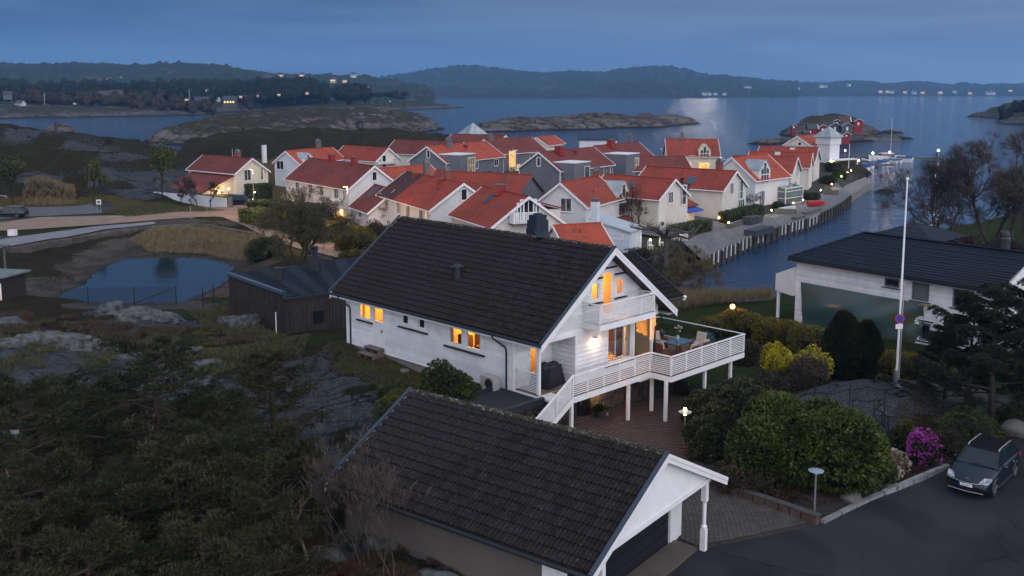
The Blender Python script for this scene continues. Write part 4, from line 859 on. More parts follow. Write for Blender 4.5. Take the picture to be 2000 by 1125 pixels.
def chair(x, y, rz, label, cush2=None):
    t_ = thing('wicker_armchair', label, 'armchair', at_h(x, y, 6.11), HR + rz, 'wicker armchairs round the deck table')
    m = MB(); m.box(-.32, .32, -.3, .32, .05, .38); m.build('seat', WICK, t_)
    m = MB(); m.hexa([(-.34, .28, .05), (.34, .28, .05), (.34, .36, .05), (-.34, .36, .05), (-.34, .36, .88), (.34, .36, .88), (.34, .44, .88), (-.34, .44, .88)]); m.build('backrest', WICK, t_)
    for s in (-1, 1): m = MB(); m.box(s * .38, s * .30, -.3, .36, .05, .62); m.build('armrest', WICK, t_)
    m = MB(); m.box(-.28, .28, -.28, .26, .38, .50); m.build('seat_cushion', CUSH, t_)
    m = MB(); m.hexa([(-.28, .12, .5), (.28, .12, .5), (.28, .24, .5), (-.28, .24, .5), (-.27, .24, .98), (.27, .24, .98), (.27, .35, .98), (-.27, .35, .98)]); m.build('back_cushion', CUSH, t_)
    if cush2: m = MB(); m.blob((0, .05, .66), .22, 2, .08, 2, 1, (1, .45, 1)); m.build('throw_pillow', cush2, t_)
    return t_
chair(9.75, .6, math.pi / 2, 'wicker armchair with a pink pillow left of the blue table', PINK)
chair(11.1, 1.75, 0, 'wicker armchair at the back of the blue table by the glass rail')
chair(10.35, -.75, math.pi, 'wicker armchair front left of the blue table, back to the slat railing'); chair(11.45, -.7, math.pi, 'wicker armchair front middle of the blue table with a grey pillow', M('grey_pillow', (.3, .28, .27), .9, .1, 3))
chair(12.4, .1, -math.pi / 2, 'wicker armchair at the right end of the blue table')
DKC = M('black_wicker', (.010, .012, .016), .6, .4, 12)
for (px, py, rz, lb) in ((1335, 770, 2.6, 'black wicker chair with striped cushion under the deck'), (1388, 778, 3.6, 'black wicker chair on the lawn edge behind the deck post')):
    q_ = P(px, py, 3.85); t_ = thing('patio_chair', lb, 'chair', q_, rz, 'black chairs under the deck')
    m_ = MB(); m_.box(-.35, .35, -.35, .35, .1, .42); m_.build('seat', DKC, t_); m_ = MB(); m_.box(-.35, .35, .3, .4, .42, .85); m_.build('backrest', DKC, t_)
    for s in (-1, 1): m_ = MB(); m_.box(s * .42, s * .33, -.35, .38, .1, .62); m_.build('armrest', DKC, t_)
    m_ = MB(); m_.box(-.28, .28, .1, .28, .42, .78); m_.build('cushion', CUSH, t_)
q_ = P(1353, 778, 3.85); tag(MB().box(-.25, .25, -.25, .25, 0, .42).box(-.28, .28, -.28, .28, .42, .45).build('side_table', DKC, None, False, q_, .4), 'small black side table between the two dark patio chairs', 'table')
# ================================================================== GARAGE
GA = thing('garage', 'white gabled garage with mossy dark tiled roof and black door in the foreground', 'garage', (2.336, 26.8, 0), math.radians(52.9))
GW, GL, GE, GS = 9.08, 11.3, 6.0, 2.27
g_rf = roof_slabs(GA, GW, GL, GE - .03, GS, .14, DARKTRIM)
tile_slope(GA, g_rf, GW, GL, GW / 2, GS, GE, .30, .365, TILE, 300); ridge_tiles(g_rf, GW / 2, GE + GS, 0, GL, .36, RIDGE, .14)
m_ = MB()
for i in range(14):
    a = i / 14 * GW / 2; z = GE + a * .5
    m_.hexa([(GW - a, 0, z), (GW - a, GL, z), (GW - a - .33, GL, z + .13), (GW - a - .33, 0, z + .13), (GW - a, 0, z + .045), (GW - a, GL, z + .045), (GW - a - .33, GL, z + .17), (GW - a - .33, 0, z + .17)])
m_.build('far_slope_tiles', TILE, g_rf)
barge(GA, GW, GE, GS, 0, WHITE2, .26, .12); barge(GA, GW, GE, GS, GL + .035, WHITE2, .26, .12)
m_ = MB()
for yy in (-.075, GL + .02): m_ = MB(); m_.hexa([(-.12, yy, GE - .02), (GW / 2, yy, GE + GS + .07), (GW / 2, yy + .14, GE + GS + .07), (-.12, yy + .14, GE - .02), (-.12, yy, GE + .05), (GW / 2, yy, GE + GS + .14), (GW / 2, yy + .14, GE + GS + .14), (-.12, yy + .14, GE + .05)]); m_.build('rake_flashing', MATS['rake_metal'], GA)
m_ = MB(); m_.tube([(-.08, 0, GE - .1), (-.08, GL, GE - .1)], .075, 8); m_.build('gutter', BLACKMETAL, GA)
for i in range(14):   # gable cladding: slanted boards seen as lapped courses
    z = 6.28 + i * .14; lo = (z - GE + .2) / .5; hi = GW - lo
    if hi - lo < .3: break
    m_ = MB(); m_.hexa([(lo, .20, z), (hi, .20, z), (hi, .23, z), (lo, .23, z), (lo + .1, .215, z + .145), (hi - .1, .215, z + .145), (hi - .1, .24, z + .145), (lo + .1, .24, z + .145)]); m_.build('board', WHITE2, GA)
m_ = MB(); m_.box(.9, GW - .9, .16, .34, 6.12, 6.28); m_.build('gable_beam', WHITE2, GA)
for i in range(int((GW - .2) / .14)):
    x = .1 + i * .14; zt = GE - .17 + min(x, GW - x) * .5
    if zt > 6.3: m_ = MB(); m_.box(x, x + .13, .24, 1.55, 6.2, 6.22); m_.build('ceiling_board', WHITE2, GA)
for xx in (8.03, 1.0):
    m_ = MB(); m_.box(xx - .1, xx + .1, .2, .4, 3.45, 4.35); m_.lathe([(.1, 0), (.12, .08), (.07, .16), (.075, .9), (.07, .98), (.11, 1.05), (.07, 1.12)], (xx, .3, 4.35), 12); m_.box(xx - .1, xx + .1, .2, .4, 5.4, 6.14); m_.build('turned_post', WHITE2, GA)
m_ = MB(); m_.box(.4, .5, 1.55, GL - .4, 3.2, 5.9); m_.box(8.5, 8.6, 1.55, GL - .4, 3.2, 5.9); m_.box(.4, 8.6, GL - .5, GL - .4, 3.2, 5.95); m_.build('wall', M('garage_render', (.115, .10, .09), .9, .2, .6, c2=(.095, .085, .078), bs=.15, bscale=10), GA)
m_ = MB(); m_.box(.38, .95, 1.5, 1.62, 3.4, 6.1); m_.box(7.75, 8.62, 1.5, 1.62, 3.4, 6.1); m_.box(.95, 7.75, 1.5, 1.62, 5.85, 6.2); m_.box(.3, .42, 1.45, 2.0, 3.3, 5.95); m_.build('front_wall', WHITE2, GA)
m_ = MB(); m_.box(7.78, 8.6, 1.46, 1.5, 3.45, 6.1); 
gd = MB(); gd.box(.95, 7.75, 1.60, 1.66, 3.5, 5.85); gdo = gd.build('garage_door', M('black_garage_door', (.012, .014, .018), .35, .1, 1), GA)
for k in range(5): m_ = MB(); m_.box(.98, 7.72, 1.575, 1.6, 3.53 + k * .465, 3.53 + k * .465 + .44); m_.build('door_panel', MATS['black_garage_door'], gdo)
m_ = MB(); m_.box(8.6, 8.72, 4.9, 5.05, 5.25, 5.45); m_.build('wall_lamp', emis('side_lamp_glow', (1, .80, .40), 8), GA); lamp((8.95, 5.0, 5.3), 40, (1, .80, .42), .08, GA)
struct(MB().box(.4, 8.05, .48, 1.55, 3.3, 3.545).build('concrete_apron', M('apron_concrete', (.115, .095, .08), .9, .25, 1.2), None, False, (2.336, 26.8, 0), math.radians(52.9)))
# ================================================================== THE VILLAGE
def roof_mat(name, base, dirt, lines=1.0):
    m, t, o = newmat(name); c = N(t, 'ShaderNodeTexCoord'); g = N(t, 'ShaderNodeNewGeometry')
    a = N(t, 'ShaderNodeTexNoise', i_Scale=0.25, i_Detail=6, i_Roughness=0.7); t.links.new(g.outputs['Position'], a.inputs['Vector'])
    b = N(t, 'ShaderNodeTexNoise', i_Scale=2.2, i_Detail=5, i_Roughness=0.65); t.links.new(g.outputs['Position'], b.inputs['Vector'])
    w1 = N(t, 'ShaderNodeTexWave', wave_type='BANDS', bands_direction='Z', i_Scale=1.55, i_Distortion=0.0); t.links.new(c.outputs['Object'], w1.inputs['Vector'])
    w2 = N(t, 'ShaderNodeTexWave', wave_type='BANDS', bands_direction='Y', i_Scale=1.05); t.links.new(c.outputs['Object'], w2.inputs['Vector'])
    cc = mix(t, rampf(t, a.outputs['Fac'], .42, .64), base, tuple(x * .72 for x in base)); cc = mix(t, rampf(t, b.outputs['Fac'], .45, .72, 0, dirt), cc, (0.055, 0.030, 0.026))
    cc = mix(t, rampf(t, w1.outputs['Fac'], .25, .0, 0, .30 * lines), cc, tuple(x * .35 for x in base))
    ad = N(t, 'ShaderNodeMath', operation='MULTIPLY_ADD'); t.links.new(w2.outputs['Fac'], ad.inputs[0]); ad.inputs[1].default_value = .6; t.links.new(w1.outputs['Fac'], ad.inputs[2])
    pbr(t, o, cc, 0.75, bump(t, ad.outputs[0], 0.5, 0.06), spec=0.3); return m
RED1 = roof_mat('red_roof_tile', (0.27, 0.046, 0.025), .6); RED2 = roof_mat('aged_red_roof_tile', (0.165, 0.035, 0.025), .9); RED3 = roof_mat('lit_red_roof_tile', (0.36, 0.064, 0.030), .4)  # RED3: red tile with the light on right-facing slopes put into its colour
NAVY = roof_mat('navy_roof_tile', (0.008, 0.013, 0.022), .1)
def clap(name, c, dark=.86):
    m, t, o = newmat(name); tc_ = N(t, 'ShaderNodeTexCoord'); w = N(t, 'ShaderNodeTexWave', wave_type='BANDS', bands_direction='Z', wave_profile='SAW', i_Scale=1.9); t.links.new(tc_.outputs['Object'], w.inputs['Vector'])
    g = N(t, 'ShaderNodeNewGeometry'); a = N(t, 'ShaderNodeTexNoise', i_Scale=0.5, i_Detail=5, i_Roughness=.65); t.links.new(g.outputs['Position'], a.inputs['Vector'])
    cc = mix(t, rampf(t, a.outputs['Fac'], .35, .65), c, tuple(x * dark for x in c))
    pbr(t, o, cc, 0.6, bump(t, w.outputs['Fac'], 0.6, 0.05), spec=.3); return m
CWH = clap('white_clapboard', (0.74, 0.74, 0.745), .9); CCR = clap('cream_clapboard', (0.72, 0.66, 0.52), .9); CGR = clap('grey_clapboard', (0.165, 0.17, 0.20)); CBW = clap('bluish_clapboard', (0.66, 0.70, 0.75), .9); CPLA = clap('pale_cream_clapboard', (0.75, 0.71, 0.64), .9)
GREYTRIM = M('grey_trim', (0.10, 0.10, 0.11), .6, .1, 2); REDM = M('red_painted_metal', (0.24, 0.018, 0.016), .5, .25, 2); BRICKR = M('brick_red', (0.26, 0.075, 0.05), .85, .35, 6)
GBRN = M('grey_brown_stone', (0.15, 0.12, 0.11), .85, .3, 4); LITW = emis('lit_window', (1.0, 0.58, 0.16), 1.6, (0.55, 0.22, 0.04), 3.0); LITD = emis('dim_lit_window', (0.75, 0.50, 0.24), .42, (.10, .07, .05), 2.2)
ZINC = M('zinc_sheet', (0.36, 0.40, 0.42), .45, .2, .6, c2=(.24, .28, .30), metal=.3)
class Vil:
    def __init__(s, label, cx, cy, ang, L, hw, rise, ze, wall, roofm, trim=None, zg=1.6, name='village_house', vis=-1, ext=(0, 0)):
        s.t = thing(name, label, 'house', (cx, cy, 0), math.radians(ang - 90), 'red-roofed houses of the waterside village')
        s.a = math.radians(ang - 90); s.c = np.array([cx, cy, 0.]); s.X = np.array([math.cos(s.a), math.sin(s.a), 0]); s.Y = np.array([-math.sin(s.a), math.cos(s.a), 0])
        s.L, s.hw, s.rise, s.ze, s.zg, s.vis = L, hw, rise, ze, zg, vis; s.trim = trim or WHITE2; s.wall = wall; s.roofm = roofm
        y0, y1 = -L / 2 - ext[0], L / 2 + ext[1]; s.y0, s.y1 = y0, y1; k = rise / hw; th = .14; w = hw - .4
        m = MB(); zt = ze + .4 * k - th; m.prism([(-w, zg - .5), (w, zg - .5), (w, zt), (0, ze + rise - th - .02), (-w, zt)], y0 + .35, y1 - .35, 'y'); m.build('wall', wall, s.t)
        m = MB()
        for sg in (-1, 1): m.hexa([(sg * hw, y0, ze - th), (0, y0, ze + rise - th), (0, y1, ze + rise - th), (sg * hw, y1, ze - th), (sg * hw, y0, ze), (0, y0, ze + rise), (0, y1, ze + rise), (sg * hw, y1, ze)])
        s.roof = m.build('roof', roofm, s.t)
        m = MB(); m.tube([(0, y0, ze + rise + .01), (0, y1, ze + rise + .01)], .1, 6); m.build('ridge_cap', roofm, s.roof)
        for yy, o_ in ((y0, -1),) + (((y1, 1),) if L < 30 else ()):
            for sg in (-1, 1):
                m = MB(); m.hexa([(sg * (hw + .06), yy - .04, ze - .28), (0, yy - .04, ze + rise - .26), (0, yy + .04, ze + rise - .26), (sg * (hw + .06), yy + .04, ze - .28), (sg * (hw + .06), yy - .04, ze + .04), (0, yy - .04, ze + rise + .05), (0, yy + .04, ze + rise + .05), (sg * (hw + .06), yy + .04, ze + .04)])
                m.build('bargeboard', s.trim, s.t)
        m = MB(); m.tube([(vis * (hw + .05), y0 + .05, ze - .10), (vis * (hw + .05), y1 - .05, ze - .10)], .075, 6); m.build('gutter', s.trim, s.t)
        for yy in (y0 + .45, y1 - .45): m = MB(); m.tube([(vis * (w + .08), yy, zt - .3), (vis * (w + .08), yy, zg)], .05, 5); m.build('downpipe', s.trim, s.t)
        for i in range(2):
            xo = vis * hw * R_.uniform(.25, .6); zz = ze + rise * (1 - abs(xo) / hw); yy = R_.uniform(y0 + 1.5, y1 - 1.5); m = MB(); m.tube([(xo, yy, zz - .1), (xo, yy, zz + .38)], .09, 6); m.build('roof_vent', roofm if i else GREYTRIM, s.roof)
        if L > 11: yy = R_.uniform(y0 + 2, y1 - 2); m = MB(); m.tube([(.1, yy, ze + rise), (.1, yy, ze + rise + 1.5)], .025, 4); m.beam((.1, yy - .5, ze + rise + 1.3), (.1, yy + .5, ze + rise + 1.3), .03, .03); m.build('aerial', GREYTRIM, s.roof)
        for sx in (-1, 1): m = MB(); m.box(sx * w - .07, sx * w + .07, y0 + .31, y0 + .36, zg, zt); m.build('corner_board', s.trim, s.t)
    def plane(s, px, face, c=None):
        r = ray(*px); q = np.array([0, 0, H]) - s.c
        ax = s.X if face in 'LR' else s.Y
        if c is None: c = {'L': -(s.hw - .4), 'R': s.hw - .4, 'G': s.y0 + .35, 'F': s.y1 - .35}[face]
        t = (c - q @ ax) / (r @ ax); p = q + r * t; return p @ s.X, p @ s.Y, p[2]
    def win(s, face, px, w, h, lit=0, mull=(.5,), c=None, fm=None, trans=(), casing=.09, parent=None):
        x, y, z = s.plane(px, face, c); a = y if face in 'LR' else x
        cc = c if c is not None else {'L': -(s.hw - .4), 'R': s.hw - .4, 'G': s.y0 + .35, 'F': s.y1 - .35}[face]
        z = max(s.zg + h / 2, z); cc += .075 * (1 if face in 'RF' else -1)
        return window(parent or s.t, 'x' if face in 'LR' else 'y', cc, a - w / 2, a + w / 2, z - h / 2, z + h / 2, out={'L': -1, 'G': -1, 'R': 1, 'F': 1}[face], mull=mull, trans=trans, glass=[GREYGLASS, LITW, LITD, DARKGLASS][lit], sill=False, fw=.07, casing=casing, fmat=fm)
    def chim(s, px, ytop, xo=0, w=.7, mat=None, cap=None, capm=None, d=.7):
        x, y, z = s.plane((px, ytop), 'L', xo); zb = s.ze + s.rise * (1 - abs(xo) / s.hw) - .2; m = MB(); m.box(xo - d / 2, xo + d / 2, y - w / 2, y + w / 2, zb, z)
        c = m.build('chimney', mat or REDM, s.t); m = MB(); m.box(xo - d / 2 - .06, xo + d / 2 + .06, y - w / 2 - .06, y + w / 2 + .06, z, z + .08)
        if cap: m.prism([(y - w / 2, z + .08), (y + w / 2, z + .08), (y + w / 4, z + .5), (y, z + .65), (y - w / 4, z + .5)], xo - d / 2, xo + d / 2, 'x')
        m.build('chimney_cap', capm or GREYTRIM, c); return c
    def block(s, corner, right_px, top=0, y0off=1.0, mat=None, trim=True):
        yb = s.y0 + y0off; x, y, z = s.plane(corner, 'G', yb); x = max(x, s.hw); _, y2, _ = s.plane((right_px, corner[1]), 'R', x)
        m = MB(); m.box(s.hw - 3, x, yb, y2, s.zg, z); b = m.build('bay_block', mat or s.wall, s.t)
        m = MB(); m.box(s.hw - 3, x + .06, yb - .06, y2 + .06, z, z + .14); m.build('parapet', s.trim, b); s.bx = x; return x, yb, y2, z
    def sky(s, px, w=.8, h=1.2, side=None):
        """roof window on the visible slope"""
        sg = side or s.vis; k = s.rise / s.hw; r = ray(*px); q = np.array([0, 0, H]) - s.c
        n = np.array(s.X * sg * k + np.array([0, 0, 1.0])); t = (s.ze + s.rise - q @ n) / (r @ n); p = q + r * t; x, y = p @ s.X, p @ s.Y; z = p[2]
        e = np.array([-sg * s.hw, 0, s.rise]); e = e / np.linalg.norm(e); m = MB(); nn = Vector((sg * s.rise, 0, s.hw)).normalized(); c = Vector((x, y, z)); e = Vector(e); yv = Vector((0, 1, 0))
        for mi, (a, b, u) in enumerate(((w / 2, h / 2, .10), (w / 2 - .08, h / 2 - .08, .13))):
            m.mi = mi; P_ = [c + yv * a * i + e * b * j for i, j in ((-1, -1), (1, -1), (1, 1), (-1, 1))]; m.hexa(P_ + [p_ + nn * u for p_ in P_])
        return m.build('skylight', [GREYTRIM, M('skylight_glass', (.02, .05, .08), .04, .1, 1, spec=1)], s.roof)
    def lampat(s, face, px, power=60, c=(1, .55, .2), r=.12, size=.14, cc=None):
        x, y, z = s.plane(px, face, cc); o_ = {'L': (-.12, 0), 'R': (.12, 0), 'G': (0, -.12), 'F': (0, .12)}[face]
        m = MB(); m.blob((x + o_[0], y + o_[1], z), size, 1, 0); b = m.build('wall_lamp', emis('porch_lamp_glow', (1, .60, .22), 30), s.t); lamp((x + o_[0] * 4, y + o_[1] * 4, z), power, c, r, s.t); return b
    def gdormer(s, px, w=2.6, h=2.6, glass=True, depth=3.2, rm=None):
        """gabled wall dormer on the R face with a tall pointed window"""
        sg = s.vis; x, y, z = s.plane(px, 'R' if sg > 0 else 'L'); xw = sg * (s.hw - .30); zt = z + h / 2
        m = MB(); prof = [(y - w / 2, z - h / 2), (y + w / 2, z - h / 2), (y + w / 2, z + h * .1), (y + w * .12, zt), (y - w * .12, zt), (y - w / 2, z + h * .1)]; m.prism(prof, xw, xw - sg * depth, 'x'); d = m.build('dormer', s.wall, s.t)
        m = MB()
        for a, b in ((1, 0), (0, 1)):
            pa, pb = ((y + w / 2 + .08, z + h * .1 - .1), (y + w * .12, zt + .06)) if a else ((y - w * .12, zt + .06), (y - w / 2 - .08, z + h * .1 - .1))
            m.hexa([(xw + sg * .15, pa[0], pa[1]), (xw + sg * .15, pb[0], pb[1]), (xw - sg * depth, pb[0], pb[1]), (xw - sg * depth, pa[0], pa[1]), (xw + sg * .15, pa[0], pa[1] + .08), (xw + sg * .15, pb[0], pb[1] + .08), (xw - sg * depth, pb[0], pb[1] + .08), (xw - sg * depth, pa[0], pa[1] + .08)])
        m.box(xw + sg * .15, xw - sg * depth, y - w * .12, y + w * .12, zt + .06, zt + .13); m.build('dormer_roof', rm or ZINC, d)
        m = MB(); ww = w * .34
        for k_ in (-1, 0, 1):
            a = y + k_ * ww * .72; tp_ = zt - .35 - (abs(k_) * h * .22); m.prism([(a - ww * .28, z - h / 2 + .15), (a + ww * .28, z - h / 2 + .15), (a + ww * .28, tp_ - (.25 if k_ > 0 else 0)), (a - ww * .28, tp_ - (.25 if k_ < 0 else 0))], xw + sg * .02, xw + sg * .05, 'x')
        m.build('dormer_window', GREYGLASS, d); m = MB(); m.box(xw + sg * .03, xw + sg * .07, y - ww * 1.1, y + ww * 1.1, z - h * .12, z - h * .08); m.box(xw + sg * .02, xw + sg * .1, y - ww * 1.15, y + ww * 1.15, z - h / 2 + .05, z - h / 2 + .13); m.build('glazing_bar', WHITE2, d); return d
BZ = lambda X, Y, ox, oy, k=5: (ox + X / k, oy + Y / k)
z6 = lambda X, Y: BZ(X, Y, 350, 240); z7 = lambda X, Y: BZ(X, Y, 700, 240); z8 = lambda X, Y: BZ(X, Y, 1000, 240); z9 = lambda X, Y: BZ(X, Y, 1300, 240)
# leftmost cream house
v = H1 = Vil('cream house with a red roof behind the white fence, leftmost of the village', -52.8, 180.3, 140, 15.8, 3.79, 2.62, 5.5, CCR, RED2)
v.win('G', z6(665, 510), 1.5, 2.0); v.win('G', z6(805, 495), .7, 2.4, 2, ()); v.win('G', z6(660, 640), .8, 1.4, 3, ()); v.win('G', z6(685, 628), .8, .8, 1, ())
v.chim(z6(568, 0)[0], z6(0, 290)[1], .8, 1.0, BRICKR, True)
m_ = MB(); m_.hexa([(-10.2, -7.0, 2.3), (-3.4, -7.0, 5.0), (-3.4, 6.5, 5.0), (-10.2, 6.5, 2.3), (-10.2, -7.0, 2.45), (-3.4, -7.0, 5.15), (-3.4, 6.5, 5.15), (-10.2, 6.5, 2.45)]); m_.build('shed_roof', RED2, v.t)
m_ = MB(); m_.prism([(-9.6, 1.2), (-3.4, 1.2), (-3.4, 4.9), (-9.6, 2.4)], -6.6, 6.2, 'y'); m_.build('shed_wall', CCR, v.t)
v.lampat('G', z6(388, 655), 160, (1, .55, .18), .2, .3, cc=-7.0)
# white house behind, gable to the left
v = Vil('white house with brightly lit red roof and left-facing gable, chimney halfway along', -41.2, 198.4, 62, 14.9, 3.4, 2.41, 6, CBW, RED3, vis=1)
v.win('G', z6(988, 412), 1.8, 1.7, 3); v.chim(z6(1358, 0)[0], z6(0, 185)[1], 0, 1.0, GBRN, True)
v.gdormer(z6(1255, 345), 3.0, 2.0, rm=ZINC)
v = H3 = Vil('long white house with a plain dark red roof and four upper windows above the hedge', -26.7, 150.7, 127, 22.1, 4.40, 3.26, 6, CWH, RED2)
for p in ((1157, 620), (1287, 643), (1393, 663), (1537, 690)): v.win('L', z6(*p), 1.3, 1.5, 3 if p[0] < 1500 else 3)
v.win('L', z6(1060, 600), .6, 1.6, 3, ()); v.win('G', z6(1905, 520), .8, 1.3, 3, ()); v.win('L', z6(1615, 760), .5, 3.4, 3, ())
v.win('L', z6(1460, 890), .8, 1.6, 1, ()); v.win('L', z6(1520, 870), 1.6, 2.0, 3); v.win('L', z6(1200, 850), 2.2, 2.2, 3)
v.lampat('L', z6(1585, 872), 90, (1, .5, .14)); v.lampat('L', z6(1130, 785), 90, (1, .5, .14))
x_, y_, zz_ = v.plane(z6(1460, 790), 'L', -5.6); m_ = MB(); m_.box(-5.6, -4.0, y_ - 2.4, y_ + 2.2, zz_ - .7, zz_ + .6); m_.build('balcony', CPLA, v.t)
v.chim(z6(1490, 0)[0], z6(0, 310)[1], .0, 1.1, REDM); v.chim(z6(1708, 0)[0], z6(0, 335)[1], .0, 1.0, REDM)
v = Vil('low red-roofed wing with a skylight between the two long white houses', -17.6, 133.6, 116, 9, 3.9, 3.0, 4.0, CWH, RED2); v.sky(z7(140, 675), .9, 2.0)
v.win('L', z7(20, 890), 1.6, 1.0, 3)
v = H4 = Vil('long white house with half blackened red roof in the middle of the front row', -10.2, 125.4, 116, 20.2, 4.46, 3.10, 6, CWH, RED1)
for p, l in (((285, 795), 2), ((395, 827), 0), ((487, 857), 0), ((615, 900), 0)): v.win('L', z7(*p), 1.1, 1.6, l)
v.win('L', z7(668, 915), .5, 1.5, 1, ()); v.win('L', z7(220, 800), .8, 3.0, 0, ()); v.win('L', z7(300, 985), 1.3, 1.0, 3); v.win('G', z7(1030, 700), .8, 1.4, 3, ())
m_ = MB(); k_ = v.rise / v.hw  # soot-dark half of the roof tiles
m_.hexa([(-v.hw, 3.2, v.ze + .004), (0, 3.2, v.ze + v.rise + .004), (0, v.y1, v.ze + v.rise + .004), (-v.hw, v.y1, v.ze + .004), (-v.hw - .01, 3.2, v.ze + .03), (0, 3.2, v.ze + v.rise + .03), (0, v.y1, v.ze + v.rise + .03), (-v.hw - .01, v.y1, v.ze + .03)]); m_.build('old_tiles', roof_mat('sooty_roof_tile', (0.060, 0.026, 0.022), .8), v.roof)
v.chim(z7(558, 0)[0], z7(0, 492)[1], -.5, .5, REDM); v.chim(z7(663, 0)[0], z7(0, 400)[1], .8, 1.0, GBRN, True); v.chim(z7(862, 0)[0], z7(0, 470)[1], .5, 1.1, BRICKR, True); v.chim(z7(800, 0)[0], z7(0, 545)[1], -.6, .6, REDM)
v = H5 = Vil('white house with a slatted gable balcony just above the dark ridge', -0.6, 106.5, 115, 11.3, 4.41, 3.10, 6, CPLA, RED1, ext=(0, 1))
v.win('G', z7(1657, 858), 1.8, 2.3, 3); v.win('G', z7(1580, 870), .7, 1.8, 3, ()); v.win('G', z7(1737, 862), .7, 1.6, 0, ()); v.win('G', z7(1655, 1062), .7, .9, 3, ()); v.win('G', z7(1912, 1040), .8, .7, 3, ())
x0_, _, zb_ = v.plane(z7(1515, 990), 'G', v.y0 - .9); x1_, _, _ = v.plane(z7(1750, 990), 'G', v.y0 - .9)
m_ = MB(); m_.box(x0_, x1_, v.y0 - .9, v.y0 + .4, zb_ - .15, zb_); bl = m_.build('balcony', M('balcony_base', (.09, .07, .06), .8, .2, 3), v.t)
for i in range(12): xx = x0_ + (x1_ - x0_) * (i + .2) / 12; m_ = MB(); m_.box(xx, xx + .15, v.y0 - .93, v.y0 - .9, zb_, zb_ + 1.1); m_.build('slat', WHITE2, bl)
m_ = MB(); m_.box(x0_ - .03, x1_, v.y0 - .95, v.y0 - .88, zb_ + 1.1, zb_ + 1.17); m_.box(x0_ - .03, x0_ + .02, v.y0 - .9, v.y0 + .35, zb_, zb_ + 1.15); m_.build('handrail', WHITE2, bl)
v.chim(z7(1377, 0)[0], z7(0, 605)[1], -.35, 1.15, REDM, d=1.0); v.sky(z7(1275, 742), .8, 1.5); v.chim(z7(1437, 0)[0], z7(0, 640)[1], .3, .6, REDM)
m_ = MB(); m_.hexa([(1.5, -4.0, 8.3), (5.2, -4.0, 7.3), (5.2, 1.0, 7.3), (1.5, 1.0, 8.3), (1.5, -4.0, 8.45), (5.2, -4.0, 7.45), (5.2, 1.0, 7.45), (1.5, 1.0, 8.45)]); m_.mi = 1; m_.box(2.0, 4.7, -3.8, .8, 5.5, 7.35); m_.build('dormer', [RED1, CPLA], v.t)
v = Vil('brightly lit red roof glimpsed behind the sooty one, descending to the right', -17.5, 160.4, 227, 10.7, 3.02, 1.82, 6, CWH, RED3, ext=(0, 3))
v = Vil('white house with a small hooded gable window left of the grey houses', -30.5, 203.4, 138, 14.6, 3.55, 2.63, 6, CPLA, RED1)
v.win('G', z7(250, 375), 1.0, 2.4, 3, ()); v.win('G', z7(212, 372), .5, .6, 3, ()); v.win('G', z7(352, 374), .5, 1.0, 3, ())
x0_, _, zb_ = v.plane(z7(200, 408), 'G', v.y0 - .6); x1_, _, _ = v.plane(z7(385, 408), 'G', v.y0 - .6); m_ = MB(); m_.box(x0_, x1_, v.y0 - .6, v.y0 + .3, zb_, zb_ + .5); m_.build('balcony', CPLA, v.t)
v = Vil('long red roof behind the first grey house, partly hidden', -19.0, 222.0, 146, 20, 4.2, 2.9, 6, CPLA, RED2); m_ = MB()
v = Vil('first grey house, with brightly lit red roof, pale gable window and wide bay', -11.3, 204.0, 60, 23.0, 4.83, 3.19, 6, CGR, RED3, vis=1)
v.trim = WHITE2; v.win('G', z7(685, 305), .7, 1.5, 3, (), fm=WHITE2); x, yb, y2, zt = v.block(z7(985, 318), z7(1143, 0)[0])
v.win('R', z7(1100, 412), 2.6, 3.0, 2, (.33, .66), c=x, trans=(.5,)); v.win('R', z7(1155, 412), .8, 1.4, 3, ()); v.win('R', z7(1345, 388), 1.6, 1.4, 3)
v.chim(z7(884, 0)[0], z7(0, 165)[1], .8, 1.4, GBRN, True); v.chim(z7(1047, 0)[0], z7(0, 215)[1], 1.2, .6, REDM)
v = Vil('second grey house, with dark red roof and a tall red chimney', 10.4, 182.6, 55, 19.8, 4.79, 3.27, 6, CGR, RED2, vis=1)
v.win('G', z7(1762, 380), .7, 1.5, 3, (), fm=WHITE2); x, yb, y2, zt = v.block(z8(612, 398), z8(768, 0)[0]); v.win('R', z8(730, 485), 1.8, 2.2, 0, (), c=x, fm=CBW); v.win('R', z8(925, 465), 2.4, 1.8, 0, (.33, .66))
v.chim(z8(465, 0)[0], z8(0, 230)[1], .9, 1.5, REDM, d=1.3); v.chim(z8(620, 0)[0], z8(0, 270)[1], 1.0, .6, REDM)
v = Vil('third grey house, with twin-pot red chimney and a lit corner window', 21.9, 203.8, 56, 20.4, 4.11, 3.22, 6, CGR, RED2, vis=1)
x, yb, y2, zt = v.block(z8(1120, 312), z8(1246, 0)[0]); v.win('R', z8(1215, 412), 1.6, 2.8, 2, (.5,), c=x, trans=(.5,)); v.win('R', z8(1357, 388), 1.9, 1.6, 0, (.33, .66)); v.win('R', z8(1262, 378), .6, .6, 0, ())
v.chim(z8(968, 0)[0], z8(0, 165)[1], .7, 1.5, REDM, d=1.2); v.chim(z8(1155, 0)[0], z8(0, 130)[1], 0, .9, GBRN, True)
v = Vil('grey house with a tall brightly lit corner window behind the dark hedge', -0.5, 229.0, 49, 9.9, 5.01, 3.22, 6, CGR, RED2, vis=1, ext=(4, 3))
x, yb, y2, zt = v.block(z7(1390, 262), z7(1535, 0)[0], y0off=6); v.win('R', z7(1500, 352), 2.2, 3.6, 1, (.33, .66), c=x, trans=(.5,)); v.win('R', z7(1500, 508), 2.2, 1.4, 2, (.5,), c=x); v.win('R', z7(1560, 503), 1.2, 1.8, 1, (), c=x)
